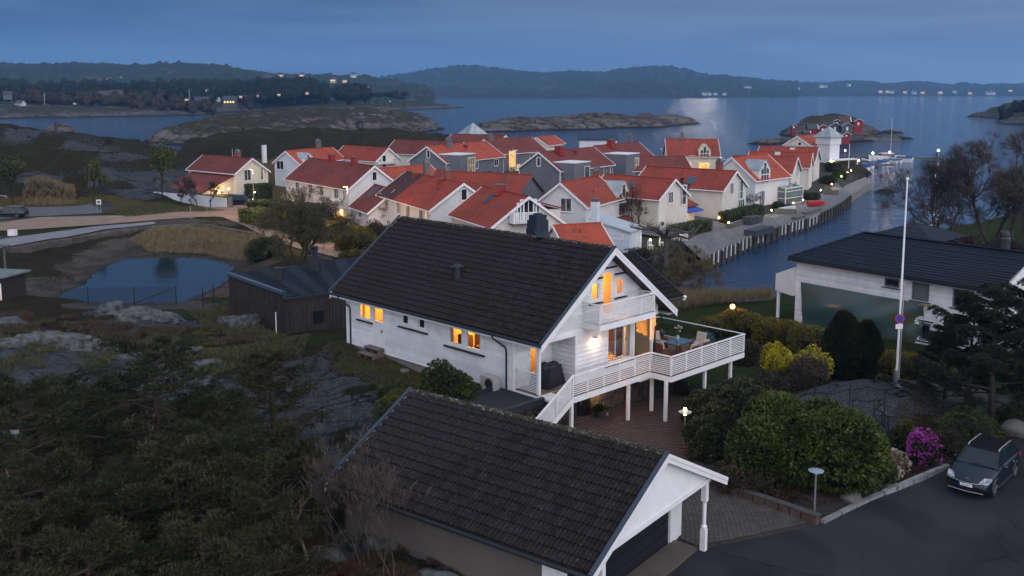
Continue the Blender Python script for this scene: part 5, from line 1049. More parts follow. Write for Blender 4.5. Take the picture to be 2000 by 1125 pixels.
v.win('R', z7(1700, 322), 2.0, 1.2, 0); v.chim(z7(1290, 0)[0], z7(0, 125)[1], .6, 1.3, GBRN, True); v.chim(z7(1462, 0)[0], z7(0, 215)[1], 1.2, .6, REDM)
v = Vil('broad dark red roof just under the white pyramid roof', -8.5, 246.0, 150, 16, 4.6, 2.9, 6.4, CWH, RED2); v.chim(z7(1404, 0)[0], z7(0, 115)[1], 0, .8, REDM)
v = Vil('small white gable with a bright red roof against the water', 8.8, 258.0, 66, 13.0, 3.4, 2.1, 6.2, CPLA, RED3, vis=1)
v = Vil('cream house seen broadside with a tall chimney and pointed dormer, nearest the glittering sea', 39.8, 216.4, -4, 11.7, 5.11, 3.62, 6, CCR, RED1, vis=1)
v.gdormer(z8(1882, 285), 2.6, 3.0, rm=CCR); v.chim(z8(1663, 0)[0], z8(0, 90)[1], .3, .8, GBRN); v.win('R', z8(1875, 415), 2.4, 1.3, 1, (.5,)); v.win('R', z8(1745, 330), .4, .4, 3, ()); v.win('R', z8(1775, 330), .4, .4, 3, ()); v.win('R', z8(1715, 418), 1.6, 1.6, 1, ())
m_ = MB(); m_.box(4.7, 6.3, -4.6, -1.6, 4.2, 4.35); m_.build('porch_roof', GREYTRIM, v.t)
v.lampat('R', z8(1700, 425), 50)
v = Vil('low dark red hipped roof left of the cream broadside house', 29.5, 200.0, 12, 13, 4.4, 2.6, 4.2, CGR, RED2, vis=1)
v = Vil('red roof with a grey clapboard gable in the centre of the village', -2.4, 137.9, 150, 12.2, 3.6, 2.5, 6, CGR, RED1, GREYTRIM, ext=(0, 4))
v = H21 = Vil('white house with a big pointed glass dormer behind the white chimney', 9.2, 125.4, 62, 14.1, 3.72, 2.90, 6, CWH, RED1, vis=1, ext=(0, -2))
v.win('G', z8(530, 800), 1.5, 1.7, 0); v.gdormer(z8(1083, 740), 4.6, 4.4); v.lampat('R', z8(1228, 905), 420, (1, .62, .28), .25, .32)
m_ = MB(); m_.box(3.4, 5.0, 2.5, 5.2, 3.4, 3.6); m_.build('porch_roof', RED1, v.t); v.win('R', z8(1250, 940), .9, 2.0, 0, ())
v.chim(z8(830, 0)[0], z8(0, 470)[1], -.6, 1.2, BRICKR, True)
v = H7 = Vil('white house with tall pointed gable glazing beside the espaliered tree', 17.4, 132.7, 137, 11.9, 3.71, 2.50, 6, CPLA, RED1)
v.win('G', z8(1548, 728), 1.1, 1.5, 0); v.win('G', z8(1672, 705), 1.3, 2.6, 0, (.3,), trans=(.45,)); v.win('G', z8(1465, 985), .9, .7, 0, ()); v.sky(z8(1170, 608), .9, 1.1)
v = H6 = Vil('white quay house with a blue skylight and tall gable glazing', 27.9, 144.7, 141, 12.3, 4.02, 2.59, 6, CPLA, RED1, ext=(0, 3))
v.win('G', z9(645, 640), 1.0, 1.6, 0); v.win('G', z9(735, 650), 1.2, 2.8, 0, (.3,), trans=(.4,)); v.win('G', z9(600, 865), .9, .7, 3, ()); v.win('G', z9(735, 825), 1.9, 2.4, 0, (.33, .66), trans=(.5,)); v.sky(z9(250, 565), 1.2, 1.9)
v.chim(z9(527, 0)[0], z9(0, 385)[1], 1.0, .9, BRICKR, True)
v = Vil('white quay house with a steep zinc dormer and left-facing blank gable', 39.2, 160.2, 46, 11.5, 4.58, 3.58, 6, CWH, RED3, vis=1)
v.gdormer(z9(965, 480), 3.4, 3.6); v.win('R', z9(940, 735), 1.5, 2.4, 3, (.33, .66)); v.chim(z9(690, 0)[0], z9(0, 318)[1], -.2, 1.0, REDM)
v = Vil('quay house with a glazed sunroom at its foot', 45.4, 172.3, 152, 10.4, 3.89, 2.67, 6, CPLA, RED1)
v.win('G', z9(1290, 440), 1.2, 2.8, 0, (.5,)); v.win('G', z9(1265, 640), 1.8, 2.6, 0, (.5,))
v = Vil('third quay house from the tower', 51.2, 185.5, 158, 11.8, 3.65, 2.63, 6, CPLA, RED1)
v.win('G', z9(1432, 390), 1.0, 2.6, 0, ()); v.chim(z9(1095, 0)[0], z9(0, 280)[1], -.5, 1.0, CWH)
v = Vil('second quay house from the tower', 57.4, 202.0, 154, 12.1, 3.87, 2.69, 6, CPLA, RED1)
v.win('G', z9(1490, 320), 1.0, 2.4, 0, ()); v.chim(z9(1240, 0)[0], z9(0, 240)[1], -.5, 1.0, CWH)
v = Vil('cream-gabled house tucked against the white tower', 74.0, 246.0, 54, 12.1, 3.6, 2.3, 6.8, CCR, RED3, vis=1); v.chim(z9(1358, 0)[0], z9(0, 140)[1], 0, 1.4, REDM)
v.win('G', z9(1310, 205), .8, .8, 3, ())
v = Vil('small bright red roof near the white chimney, just behind the dark ridge', 7.0, 100.0, 202, 5.0, 3.0, 2.0, 4.4, CWH, RED3, ext=(0, .6))
# navy-roofed building, pyramid-roofed turret, tower
nb_ = thing('boathouse', 'white boathouse with a flat navy roof at the back of the village', 'building', (22.5, 262, 0), 0)
m_ = MB(); m_.box(-4.5, 5.5, -2.5, 2.5, .5, 7.4); m_.build('wall', CBW, nb_); m_ = MB(); m_.hexa([(-5, -3, 7.2), (6, -3, 7.2), (6, 3, 8.6), (-5, 3, 8.6), (-5, -3, 7.5), (6, -3, 7.5), (6, 3, 8.9), (-5, 3, 8.9)]); m_.build('roof', M('navy_sheet', (.01, .03, .055), .4, .2, 1), nb_)
q_ = PD(923, 262, 258); pt_ = thing('turret', 'white pyramid roof of a turret behind the village', 'tower', (q_[0], q_[1], 0), .6)
m_ = MB(); m_.box(-2.2, 2.2, -2.2, 2.2, 1, 9.0); m_.build('wall', CWH, pt_); m_ = MB(); m_.add([(-3, -3, 8.9), (3, -3, 8.9), (3, 3, 8.9), (-3, 3, 8.9), (0, 0, 11.9)], [(0, 1, 4), (1, 2, 4), (2, 3, 4), (3, 0, 4), (3, 2, 1, 0)]); m_.build('roof', ZINC, pt_)
q_ = PD(1617, 300, 240); TW = thing('tower', 'square white lookout tower with windows under a pyramid roof at the harbour', 'tower', (q_[0], q_[1], 0), .62)
m_ = MB(); m_.box(-1.9, 1.9, -1.9, 1.9, .8, 7.4); m_.box(-2.15, 2.15, -2.15, 2.15, 7.2, 9.0); m_.build('wall', CWH, TW)
m_ = MB(); m_.add([(-2.7, -2.7, 9), (2.7, -2.7, 9), (2.7, 2.7, 9), (-2.7, 2.7, 9), (0, 0, 11.6)], [(0, 1, 4), (1, 2, 4), (2, 3, 4), (3, 0, 4), (3, 2, 1, 0)]); m_.build('roof', ZINC, TW)
for k in range(4):
    window(TW, 'y', -2.15, -1.9 + k * .98, -1.9 + k * .98 + .8, 7.75, 8.75, glass=LITD if k in (1,) else (DARKGLASS if k % 2 else GREYGLASS), sill=False, fw=.06, casing=.04); window(TW, 'x', -2.15, -1.9 + k * .98, -1.9 + k * .98 + .8, 7.75, 8.75, glass=GREYGLASS, sill=False, fw=.06, casing=.04)
window(TW, 'y', -1.9, .6, 1.2, 3.0, 6.2, glass=GREYGLASS, sill=False); lamp((-1, -2.8, 3.2), 260, (1, .62, .2), .2, TW)
m_ = MB(); m_.box(-2.4, 5.5, -5.2, -1.9, 3.5, 3.65); m_.box(5.0, 5.25, -5.0, -4.75, .8, 3.5); m_.build('canopy', WHITE2, TW)
m_ = MB(); m_.blob((-1.2, -2.1, 3.2), .15, 1, 0); m_.build('wall_lamp', emis('porch_lamp_glow', (1, .60, .22), 30), TW)
# sunroom shed with white chimney
def zbox(label, name, cat, px, d, rz): q = PD(px, 400, d); return thing(name, label, cat, (q[0], q[1], 0), rz)
sr = thing('sunroom', 'bluish-white lean-to sunroom with sliding glass and a white square chimney', 'building', (11.6, 112.8, 0), math.radians(62 - 90))
CSR = M('bluewhite_render', (.58, .63, .70), .6, .06, 1)
m_ = MB(); m_.prism([(-1.2, 1.4), (3.4, 1.4), (3.4, 4.3), (-1.2, 5.4)], -2.9, 1.1, 'y'); m_.build('wall', CSR, sr)
m_ = MB(); m_.hexa([(-1.4, -3.2, 5.45), (3.7, -3.2, 4.25), (3.7, 1.4, 4.25), (-1.4, 1.4, 5.45), (-1.4, -3.2, 5.6), (3.7, -3.2, 4.4), (3.7, 1.4, 4.4), (-1.4, 1.4, 5.6)]); m_.build('roof', M('pale_sheet_roof', (.42, .46, .48), .4, .1, .6), sr)
window(sr, 'x', 3.4, -2.0, .4, 1.5, 3.9, out=1, mull=(.5,), glass=GREYGLASS, sill=False); window(sr, 'y', -2.9, .8, 2.6, 3.4, 3.9, glass=GREYGLASS, sill=False)
m_ = MB(); m_.box(-.9, -.1, -4.0, -3.2, 1.4, 7.6); sc_ = m_.build('chimney', CSR, sr); m_ = MB(); m_.box(-.85, -.15, -3.95, -3.25, 7.6, 7.95); m_.build('chimney_cap', GREYTRIM, sc_)
m_ = MB(); m_.box(3.43, 3.5, -2.8, -.4, 1.7, 2.0); m_.build('blue_banner', M('blue_cloth', (.08, .12, .35), .8, .3, 4), sr)
# blue-awning lean-to between the quay houses
la = thing('lean_to', 'red-roofed lean-to with a blue awning and lit doorway between two quay houses', 'building', (23.4, 136.5, 0), math.radians(141 - 90))
m_ = MB(); m_.prism([(-2.0, 1.5), (2.2, 1.5), (2.2, 4.0), (-2.0, 4.0)], -1.5, 3.5, 'y'); m_.build('wall', CPLA, la); m_ = MB(); m_.hexa([(-2.3, -2.0, 4.0), (2.4, -2.0, 4.0), (2.4, 2.5, 6.0), (-2.3, 2.5, 6.0), (-2.3, -2.0, 4.15), (2.4, -2.0, 4.15), (2.4, 2.5, 6.15), (-2.3, 2.5, 6.15)]); m_.build('roof', RED1, la)
m_ = MB(); m_.hexa([(-2.0, -2.9, 3.35), (2.2, -2.9, 3.35), (2.2, -1.6, 3.8), (-2.0, -1.6, 3.8), (-2.0, -2.9, 3.55), (2.2, -2.9, 3.55), (2.2, -1.6, 3.9), (-2.0, -1.6, 3.9)]); m_.build('awning', M('blue_awning', (.03, .08, .38), .7, .1, 3), la)
window(la, 'y', -1.5, -1.9, -.7, 1.6, 3.4, glass=LITW, sill=False); lamp((-1.4, -2.6, 3.0), 160, (1, .58, .16), .15, la); m_ = MB(); m_.blob((-2.1, -1.75, 3.3), .12, 1, 0); m_.build('wall_lamp', MATS['porch_lamp_glow'], la)
# glazed conservatory on the quay
cg = thing('conservatory', 'glazed conservatory with sloping glass roof on the quay', 'building', (*P(1515, 396, 1.7)[:2], 1.7), math.radians(46 - 90))
fr_ = MB(); X0, X1, Y0, Y1 = -2.2, 2.6, -1.6, 4.2
for x in (X0, (X0 + X1) / 2, X1):
    for y in (Y0, Y1): fr_.box(x - .06, x + .06, y - .06, y + .06, 0, 2.7 if x > 0 else 3.3)
for y in (Y0, (Y0 + Y1) / 2, Y1): fr_.beam((X0, y, 3.6), (X1 + .2, y, 2.6), .1, .1)
for x, z in ((X0, 3.55), (X1, 2.65)): fr_.beam((x, Y0, z), (x, Y1, z), .12, .12)
for z in (.05, 1.0, 2.1): fr_.beam((X1, Y0, z), (X1, Y1, z), .06, .08); fr_.beam((X0, Y0, z), (X1, Y0, z), .06, .08)
fr_.build('frame', WHITE2, cg); m_ = MB(); m_.box(X0, X1 - .05, Y0 - .01, Y0 + .01, .1, 2.65); m_.box(X1 - .01, X1 + .01, Y0, Y1, .1, 2.65); m_.hexa([(X0, Y0, 3.55), (X1, Y0, 2.62), (X1, Y1, 2.62), (X0, Y1, 3.55), (X0, Y0, 3.58), (X1, Y0, 2.65), (X1, Y1, 2.65), (X0, Y1, 3.58)]); m_.build('glazing', M('conservatory_glass', (.10, .15, .15), .08, .4, .6, spec=.9), cg)
# ================================================================== THE QUAY
QT = 1.65
qe = [(1372, 508), (1385, 499), (1474, 459), (1538, 438), (1584, 425), (1628, 404), (1646, 393), (1662, 380)]
qin = [(1330, 470), (1345, 462), (1400, 436), (1470, 415), (1520, 398), (1570, 376), (1600, 360), (1625, 350)]
qe_w = [P(a, b, QT) for a, b in qe]; qi_w = [P(a, b, QT) for a, b in qin]
PLANK = M('grey_weathered_planks', (.16, .165, .17), .85, .3, 1.2, c2=(.11, .11, .115), bs=.4, bscale=6, rnd=.12)
m_ = MB(); n_ = len(qe)
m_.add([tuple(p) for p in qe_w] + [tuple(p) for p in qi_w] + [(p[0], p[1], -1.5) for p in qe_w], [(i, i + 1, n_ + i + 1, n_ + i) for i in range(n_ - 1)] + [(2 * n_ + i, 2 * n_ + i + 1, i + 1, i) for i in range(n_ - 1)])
_n = np.array([-1.0, .55]); _n /= np.linalg.norm(_n)
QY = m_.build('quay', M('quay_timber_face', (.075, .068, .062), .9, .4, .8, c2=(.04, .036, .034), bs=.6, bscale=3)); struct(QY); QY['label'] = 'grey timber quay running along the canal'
def lerp(a, b, t): return a + (b - a) * t
def along(pts, t):
    pts = [np.array(p) for p in pts]; d = [0]
    for a, b in zip(pts[:-1], pts[1:]): d.append(d[-1] + np.linalg.norm(b - a))
    s = t * d[-1]; i = min(len(d) - 2, max(0, int(np.searchsorted(d, s) - 1))); return pts[i] + (pts[i + 1] - pts[i]) * ((s - d[i]) / (d[i + 1] - d[i]))
NQ = 150
for i in range(NQ):        # deck planks across the quay
    a = along(qe_w, i / NQ); b = along(qe_w, (i + .93) / NQ); c = along(qi_w, (i + .93) / NQ); d = along(qi_w, i / NQ)
    m_ = MB(); m_.hexa([(*a[:2], QT - .02), (*b[:2], QT - .02), (*c[:2], QT - .02), (*d[:2], QT - .02), (*a[:2], QT + .05), (*b[:2], QT + .05), (*c[:2], QT + .05), (*d[:2], QT + .05)]); m_.build('plank', PLANK, QY)
m_ = MB()
for i in range(40): a = along(qe_w, i / 40); b = along(qe_w, (i + 1) / 40); m_.beam((*a[:2], QT + .12), (*b[:2], QT + .12), .18, .14)
m_.build('edge_beam', PLANK, QY)
m_ = MB()
for i in range(36): a = along(qe_w, (i + .5) / 36); m_.tube([(a[0] + .12, a[1] - .12, -1), (a[0] + .12, a[1] - .12, QT - .1)], .14, 6)
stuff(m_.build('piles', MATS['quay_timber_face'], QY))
# paved terraces between quay and houses
_ti = [(p[0] - 7.5, p[1] + 4.5) for p in qi_w]; _X = np.array([along([np.array(p[:2]) for p in qi_w], i / 40) for i in range(41)]); _Y = np.array([along([np.array(p) for p in _ti], i / 40) for i in range(41)])
m_ = MB(); m_.add([(p[0], p[1], QT + .12) for p in _X] + [(p[0], p[1], 2.25) for p in _Y], [(i, i + 1, 42 + i, 41 + i) for i in range(40)]); o = m_.build('terrace', M('terrace_paving', (.10, .10, .105), .9, .3, 1.0, c2=(.065, .062, .06), bs=.3, bscale=8)); struct(o)
# white fender boards along the quay face
k = 0
for t_ in [i * .0205 + .02 for i in range(15)] + [.40 + i * .0165 for i in range(7)] + [.535 + i * .013 for i in range(6)]:
    a = along(qe_w, t_); d_ = along(qe_w, t_ + .01) - a; rz = math.atan2(d_[1], d_[0])
    m_ = MB(); m_.box(-.13, .13, -.10, -.02, -1.25, .15)
    o = m_.build('fender_board', WHITE2, QY, False, (a[0], a[1], QT), rz)
# outer concrete pier
pq = [P(*p, 1.5) for p in ((1662, 380), (1690, 362), (1705, 356), (1690, 345), (1650, 362), (1640, 374))]; m_ = MB(); m_.prism([tuple(p[:2]) for p in pq], -1.5, 1.45); o = m_.build('pier', CONC); struct(o); o['label'] = 'concrete pier at the end of the quay'
# sea wall at the near end of the canal
gw = thing('sea_wall', 'dark block sea wall closing the near end of the canal', 'wall', (0, 0, 0)); DB = M('dark_granite', (.045, .047, .055), .85, .4, 1.5, bs=.4, bscale=8, rnd=.3)
sw = [P(1215, 548, 1.9), P(1290, 566, 1.7), P(1345, 553, 1.5), P(1366, 540, 1.5)]
for i in range(16):
    a = along(sw, i / 16); b = along(sw, (i + .96) / 16)
    for r_ in range(3): m_ = MB(); z = 1.65 - r_ * .6; m_.beam((a[0], a[1], z - .3), (b[0], b[1], z - .3), 1.0 + R_.uniform(-.1, .1), .57); m_.build('stone_block', DB, gw)
# ---- lights, furniture and boats on the quay
def qlamp(px, py, lbl, c=(1, .60, .16), power=55, z=QT, h=.8, sz=.12):
    q = P(px, py, z); t = thing('bollard_lamp', lbl, 'lamp', (q[0], q[1], z), 0, 'low lit lamps along the quay'); m = MB(); m.tube([(0, 0, 0), (0, 0, h - .1)], .05, 6); m.build('post', BLACKMETAL, t)
    m = MB(); m.blob((0, 0, h), sz, 1, 0); m.build('glowing_head', emis('bollard_glow' + ('_green' if c[1] > .8 else ''), c, 30), t); lamp((0, 0, h + .18), power, c, .1, t); return t
qlamp(*z9(519, 985), 'glowing lamp at the left end of the long clipped hedge'); qlamp(*z9(615, 1030), 'glowing lamp on the steps right of the long clipped hedge')
qlamp(*z9(1033, 905), 'yellow-green lamp between the hedge and the dark crates', (.85, .95, .15), 70); qlamp(*z9(1245, 830), 'glowing lamp right of the upturned white boat'); qlamp(*z9(1340, 800), 'glowing lamp left of the red covered boat')
qlamp(*z9(1515, 700), 'yellow-green lamp before the low timber wall', (.85, .95, .15), 30); qlamp(*z9(1620, 640), 'bright lamp lighting the terrace below the tower', power=160); qlamp(*z9(1715, 560), 'yellow-green lamp on the terrace near the harbour', (.9, .95, .2), 60)
qlamp(*z9(1775, 520), 'bright lamp beside the harbour kiosk', power=90); qlamp(*z9(1810, 500), 'rightmost glowing lamp of the village by the kiosk', power=60); qlamp(*z9(1362, 745), 'small dim lamp at the foot of the round bush', (.9, .9, .2), 25, sz=.08)
qlamp(*BZ(850, 400, 1100, 400), 'yellow-green lamp on a white stool in the end garden', (.85, .95, .15), 120, 1.9, .7); qlamp(*BZ(1072, 305, 1100, 400), 'orange lamp behind the white garden chairs', power=60, z=1.9); qlamp(*z6(485, 735), 'round glowing lamp on the gatepost of the leftmost house', power=60, z=2.0, h=1.6, sz=.2)
qlamp(*z6(740, 752), 'white glowing lamp by the parked car at the leftmost house', (1, .75, .5), 20, z=2.0, h=1.3)
qlamp(*z6(125, 700), 'small glowing lamp on the low shed behind the white fence', power=60, z=2.0, h=1.5)
def hedge(p0, p1, w, h, label, z=1.7, mat=None, n=700, cat='hedge', ty=0):
    a = np.array(P(*p0, z)); b = np.array(P(*p1, z)); d = b - a; L = np.linalg.norm(d); rz = math.atan2(d[1], d[0]); m = MB()
    t = thing('hedge', label, cat, tuple(a), rz); mb = MB(); nx = max(4, int(L / .4))
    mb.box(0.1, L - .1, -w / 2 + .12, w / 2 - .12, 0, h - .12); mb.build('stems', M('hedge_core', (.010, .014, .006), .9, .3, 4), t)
    for i in range(n):
        f = R_.random(); 
        if f < .45: p = Vector((R_.uniform(0, L), R_.uniform(-w / 2, w / 2), h + R_.gauss(0, .05)))
        elif f < .9: p = Vector((R_.uniform(0, L), -w / 2 + R_.gauss(0, .05), R_.uniform(.05, h)))
        else: p = Vector((R_.choice((0, L)) + R_.gauss(0, .04), R_.uniform(-w / 2, w / 2), R_.uniform(.05, h)))
        s = R_.uniform(.08, .20); u = Vector((R_.gauss(0, 1), R_.gauss(0, 1), R_.gauss(0, 1))).normalized(); v_ = u.orthogonal().normalized(); w_ = u.cross(v_)
        m.add([p - v_ * s, p - w_ * s * .6, p + v_ * s, p + w_ * s * .6 + u * s * .3], [(0, 1, 2, 3)])
    m.build('foliage', mat or HEDGEM, t); return t
HEDGEM = M('hedge_leaf', (.022, .036, .009), .7, .5, 1.5, c2=(.040, .060, .016), rnd=.1); HEDGEY = M('yellow_hedge_leaf', (.17, .145, .018), .7, .4, 1.2, c2=(.06, .07, .015))
hedge(z9(560, 985), z9(735, 940), 1.6, 1.5, 'near half of the clipped dark hedge on the quay terrace', n=1600); hedge(z9(745, 930), z9(915, 900), 1.6, 1.5, 'far half of the clipped dark hedge on the quay terrace', n=1500)
hedge(z9(85, 1105), z9(400, 1050), 1.8, 1.3, 'low clipped hedge in front of the espaliered tree', n=2200); hedge(z9(575, 925), z9(660, 905), 1.0, .9, 'short hedge against the wall of the skylight house', n=600)
hedge((1185, 482), (1203, 474), 1.6, 1.6, 'small box hedge at the corner of the sunroom', n=700)
hedge(z6(660, 745), z6(890, 730), 2.5, 2.4, 'tall dark hedge behind the parked car', z=2.0, n=2500); hedge((487, 432), (700, 478), 3.2, 1.9, 'long yellow-green hedge along the lane', z=2.0, mat=HEDGEY, n=6000); hedge((497, 420), (640, 432), 3.0, 2.2, 'darker clipped hedge below the long white house', z=2.0, n=4500)
# low retaining walls / benches / crates on the quay
def qbox(pa, pb, w, h, label, name, cat, mat, z=QT):
    a = P(*pa, z); b = P(*pb, z); d = b - a; L = np.linalg.norm(d); m = MB(); m.box(0, L, -w / 2, w / 2, -.05, h - .06); m.box(-.05, L + .05, -w / 2 - .05, w / 2 + .05, h - .06, h)
    return tag(m.build(name, mat, None, False, tuple(a), math.atan2(d[1], d[0])), label, cat)
GW_ = M('grey_planking', (.13, .12, .115), .85, .3, 2); DG_ = M('dark_crate', (.04, .05, .06), .6, .3, 3)
qbox(z9(610, 1035), z9(780, 985), .5, .7, 'low grey retaining wall under the clipped hedge', 'retaining_wall', 'wall', GW_); qbox(z9(790, 1000), z9(850, 985), 1.4, 1.1, 'first dark storage crate by the quay hedge', 'storage_crate', 'crate', DG_); qbox(z9(855, 985), z9(905, 965), 1.3, .95, 'second dark storage crate, next to the table', 'storage_crate', 'crate', DG_)
qbox(z9(1065, 890), z9(1275, 895), .5, .8, 'grey planked low wall behind the upturned boat', 'low_wall', 'wall', GW_); qbox(z9(1535, 700), z9(1690, 705), .4, .8, 'brown planked wall on the far terrace', 'low_wall', 'wall', GW_)
qbox(z9(1350, 905), z9(1500, 860), .8, .5, 'long grey bench box near the quay edge', 'bench', 'bench', GW_); qbox(z9(1260, 955), z9(1340, 925), .9, .5, 'short grey bench box near the quay edge', 'bench', 'bench', GW_); qbox(z9(820, 1110), z9(1000, 1060), 1.6, .8, 'dark timber shed-like box on the near quay edge', 'quay_box', 'box', DG_)
def hull(label, px, py, L, rz, mat, z=0.0, cover=None, cat='boat', cabin=0, name='boat', grp=None, cat2=None):
    q = P(px, py, z); t = thing(name, label, cat, (q[0], q[1], z), rz, grp); m = MB(); st_ = 9; W_ = L * .32
    rows = []
    for i in range(st_):
        f = i / (st_ - 1); w = W_ / 2 * (1 - max(0, (f - .45) / .55) ** 2.2) * (.88 + .12 * min(1, f * 4)); x = (f - .5) * L; hh = L * .15 * (1 + .4 * f * f); rows.append([(x, -w, hh), (x, -w * .7, -.05 * L * .5), (x + (.02 * L if i == st_ - 1 else 0), 0, -.09 * L * (1 - f * .5)), (x, w * .7, -.05 * L * .5), (x, w, hh)])
    vs = [p for r in rows for p in r]; fs = [(i * 5 + j, (i + 1) * 5 + j, (i + 1) * 5 + j + 1, i * 5 + j + 1) for i in range(st_ - 1) for j in range(4)] + [(0, 1, 2, 3, 4)] + [(i * 5 + 4, (i + 1) * 5 + 4, (i + 1) * 5, i * 5) for i in range(st_ - 1)]
    m.add(vs, fs); m.build('hull', mat, t)
    if cover:
        m = MB(); rr_ = []
        for i in range(st_ - 1):
            f = i / (st_ - 1); x, w, hh = rows[i][0][0], abs(rows[i][0][1]) * 1.04, rows[i][0][2]; rr_.append([(x, -w, hh), (x, 0, hh + L * .09 * (1 - f * .5)), (x, w, hh)])
        vs = [p for r in rr_ for p in r]; m.add(vs, [(i * 3 + j, (i + 1) * 3 + j, (i + 1) * 3 + j + 1, i * 3 + j + 1) for i in range(st_ - 2) for j in range(2)] + [(0, 1, 2)]); m.build('cover', cover, t)
    if cabin:
        hh = L * .15; m = MB(); a, b = (-.24 * L, .20 * L); w = W_ * .36; m.hexa([(a, -w, hh), (b, -w * .8, hh), (b, w * .8, hh), (a, w, hh), (a, -w * .9, hh + .15 * L * .6), (b - .1 * L, -w * .7, hh + .15 * L * .6), (b - .1 * L, w * .7, hh + .15 * L * .6), (a, w * .9, hh + .15 * L * .6)]); m.build('windscreen', DARKGLASS, t)
        m = MB(); m.box(a - .1, b - .06 * L, -w, w, hh + .09 * L, hh + .105 * L); m.build('cabin_roof', WHITE2, t); m = MB(); m.tube([(a, 0, hh + .1 * L), (a, 0, hh + .9)], .04, 5); m.build('mast', ALU, t)
    return t
BLUEC = M('blue_tarpaulin', (.012, .06, .19), .6, .3, 1.5); BOATW = M('boat_white', (.62, .64, .66), .35, .08, 1)
hull('white motor cruiser with dark cabin windows at the jetty', 1727, 315, 9.5, math.pi + .1, BOATW, 0, None, cabin=1); hull('white cabin boat moored right behind the motor cruiser', 1755, 316, 7, math.pi - .5, BOATW, 0, BLUEC, cabin=1); hull('small white boat at the outer end of the boat row', 1765, 312, 5.5, math.pi - .9, BOATW, 0, BLUEC)
for i, (px, py) in enumerate([(z9(1610, 0)[0], z9(0, 480)[1]), (1634, 333), (1645, 329), (1659, 330), (1672, 328), (1683, 331), (1691, 328), (1701, 325), (1712, 322), (1722, 320), (1736, 318), (1746, 317)]):
    hull('small boat under a blue cover, number %s of the row from the left' % ['one', 'two', 'three', 'four', 'five', 'six', 'seven', 'eight', 'nine', 'ten', 'eleven', 'twelve'][i], px, py, 4.6, 2.2 + .2 * math.sin(i * 2), BOATW, 0, BLUEC, grp='blue-covered boats along the jetty')
for i, (px, py) in enumerate([(1664, 315), (1676, 312), (1690, 316), (1705, 312), (1650, 318), (1680, 321)]): hull(['open grey dinghy nearest the tower in the harbour', 'open white dinghy second from the tower', 'open grey dinghy in the middle of the harbour', 'open white dinghy by the motor cruiser', 'open grey dinghy behind the white harbour flagpole', 'open white dinghy just behind the floating pontoon'][i], px, py, 4.2, 1.0 + i * .4, GREYTRIM if i % 2 else BOATW, 0, None, grp='open dinghies inside the harbour')
jt = MB(); 
for (a, b, w) in (((1642, 304), (1834, 310), 1.6), ((1640, 322), (1742, 322), 1.4), ((1645, 312), (1720, 318), 1.2)): A_, B_ = P(*a, .6), P(*b, .6); o = MB().beam(tuple(A_), tuple(B_), w, .5).build('jetty', GW_); tag(o, {1.6: 'long dark outer jetty ending in a lit lamp', 1.4: 'floating pontoon behind the blue-covered boats', 1.2: 'short floating pontoon inside the harbour'}[w], 'jetty')
for (px, py, lb) in ((1832, 300, 'lamp at the outer end of the long jetty'), (1704, 306, 'lamp halfway along the long jetty'), (1650, 300, 'lamp at the land end of the long jetty'), (1676, 322, 'lamp low among the moored boats'), (1737, 304, 'lamp above the motor cruiser')):
    q_ = P(px, py + 8, .8); t = thing('jetty_lamp', lb, 'lamp', tuple(q_), 0, 'lamps on the harbour jetties'); m_ = MB(); m_.tube([(0, 0, 0), (0, 0, 2.0)], .06, 5); m_.build('post', ALU, t); m_ = MB(); m_.blob((0, 0, 2.15), .28 if px != 1650 else .2, 1, 0); m_.build('glowing_head', emis('jetty_lamp_glow', (1, .66, .38), 34), t); lamp((0, 0, 2.5), 120, (1, .62, .30), .2, t)
def pole(label, base, top, r, mat=None, z=1.8, name='flagpole', cat='flagpole', knob=True, grp=None):
    b = P(*base, z); d = np.hypot(b[0], b[1]); r_ = ray(*top); tt = b[1] / r_[1]; zt = H + r_[2] * tt; m = MB(); m.tube([(0, 0, 0), (0, 0, (zt - z) * .5), (0, 0, zt - z)], [r, r * .85, r * .55], 8)
    t = thing(name, label, cat, tuple(b), 0, grp); m.build('pole', mat or WHITE2, t)
    if knob: m = MB(); m.blob((0, 0, zt - z + r), r * 1.4, 1, 0); m.build('knob', mat or WHITE2, t)
    return t, zt - z
pole('white flagpole at the harbour by the lookout tower', z9(1785, 470), z9(1790, 215), .09); pole('tall thin mast on the motor cruiser jetty', (1739, 305), (1742, 232), .06, z=.8, name='mast', cat='mast'); pole('thin flagpole on the cabin islet', (1682, 268), (1683, 242), .12, z=1.0)
pole('thin white flagpole behind the leftmost house', (455, 330), (456, 293), .06, z=2.0); tag(MB().box(-.45, .45, -.45, .45, 0, 5.6).build('white_chimney', CWH, None, False, (*P(517, 330, 2)[:2], 2.0), .6), 'free-standing square white chimney behind the cream gable', 'chimney')
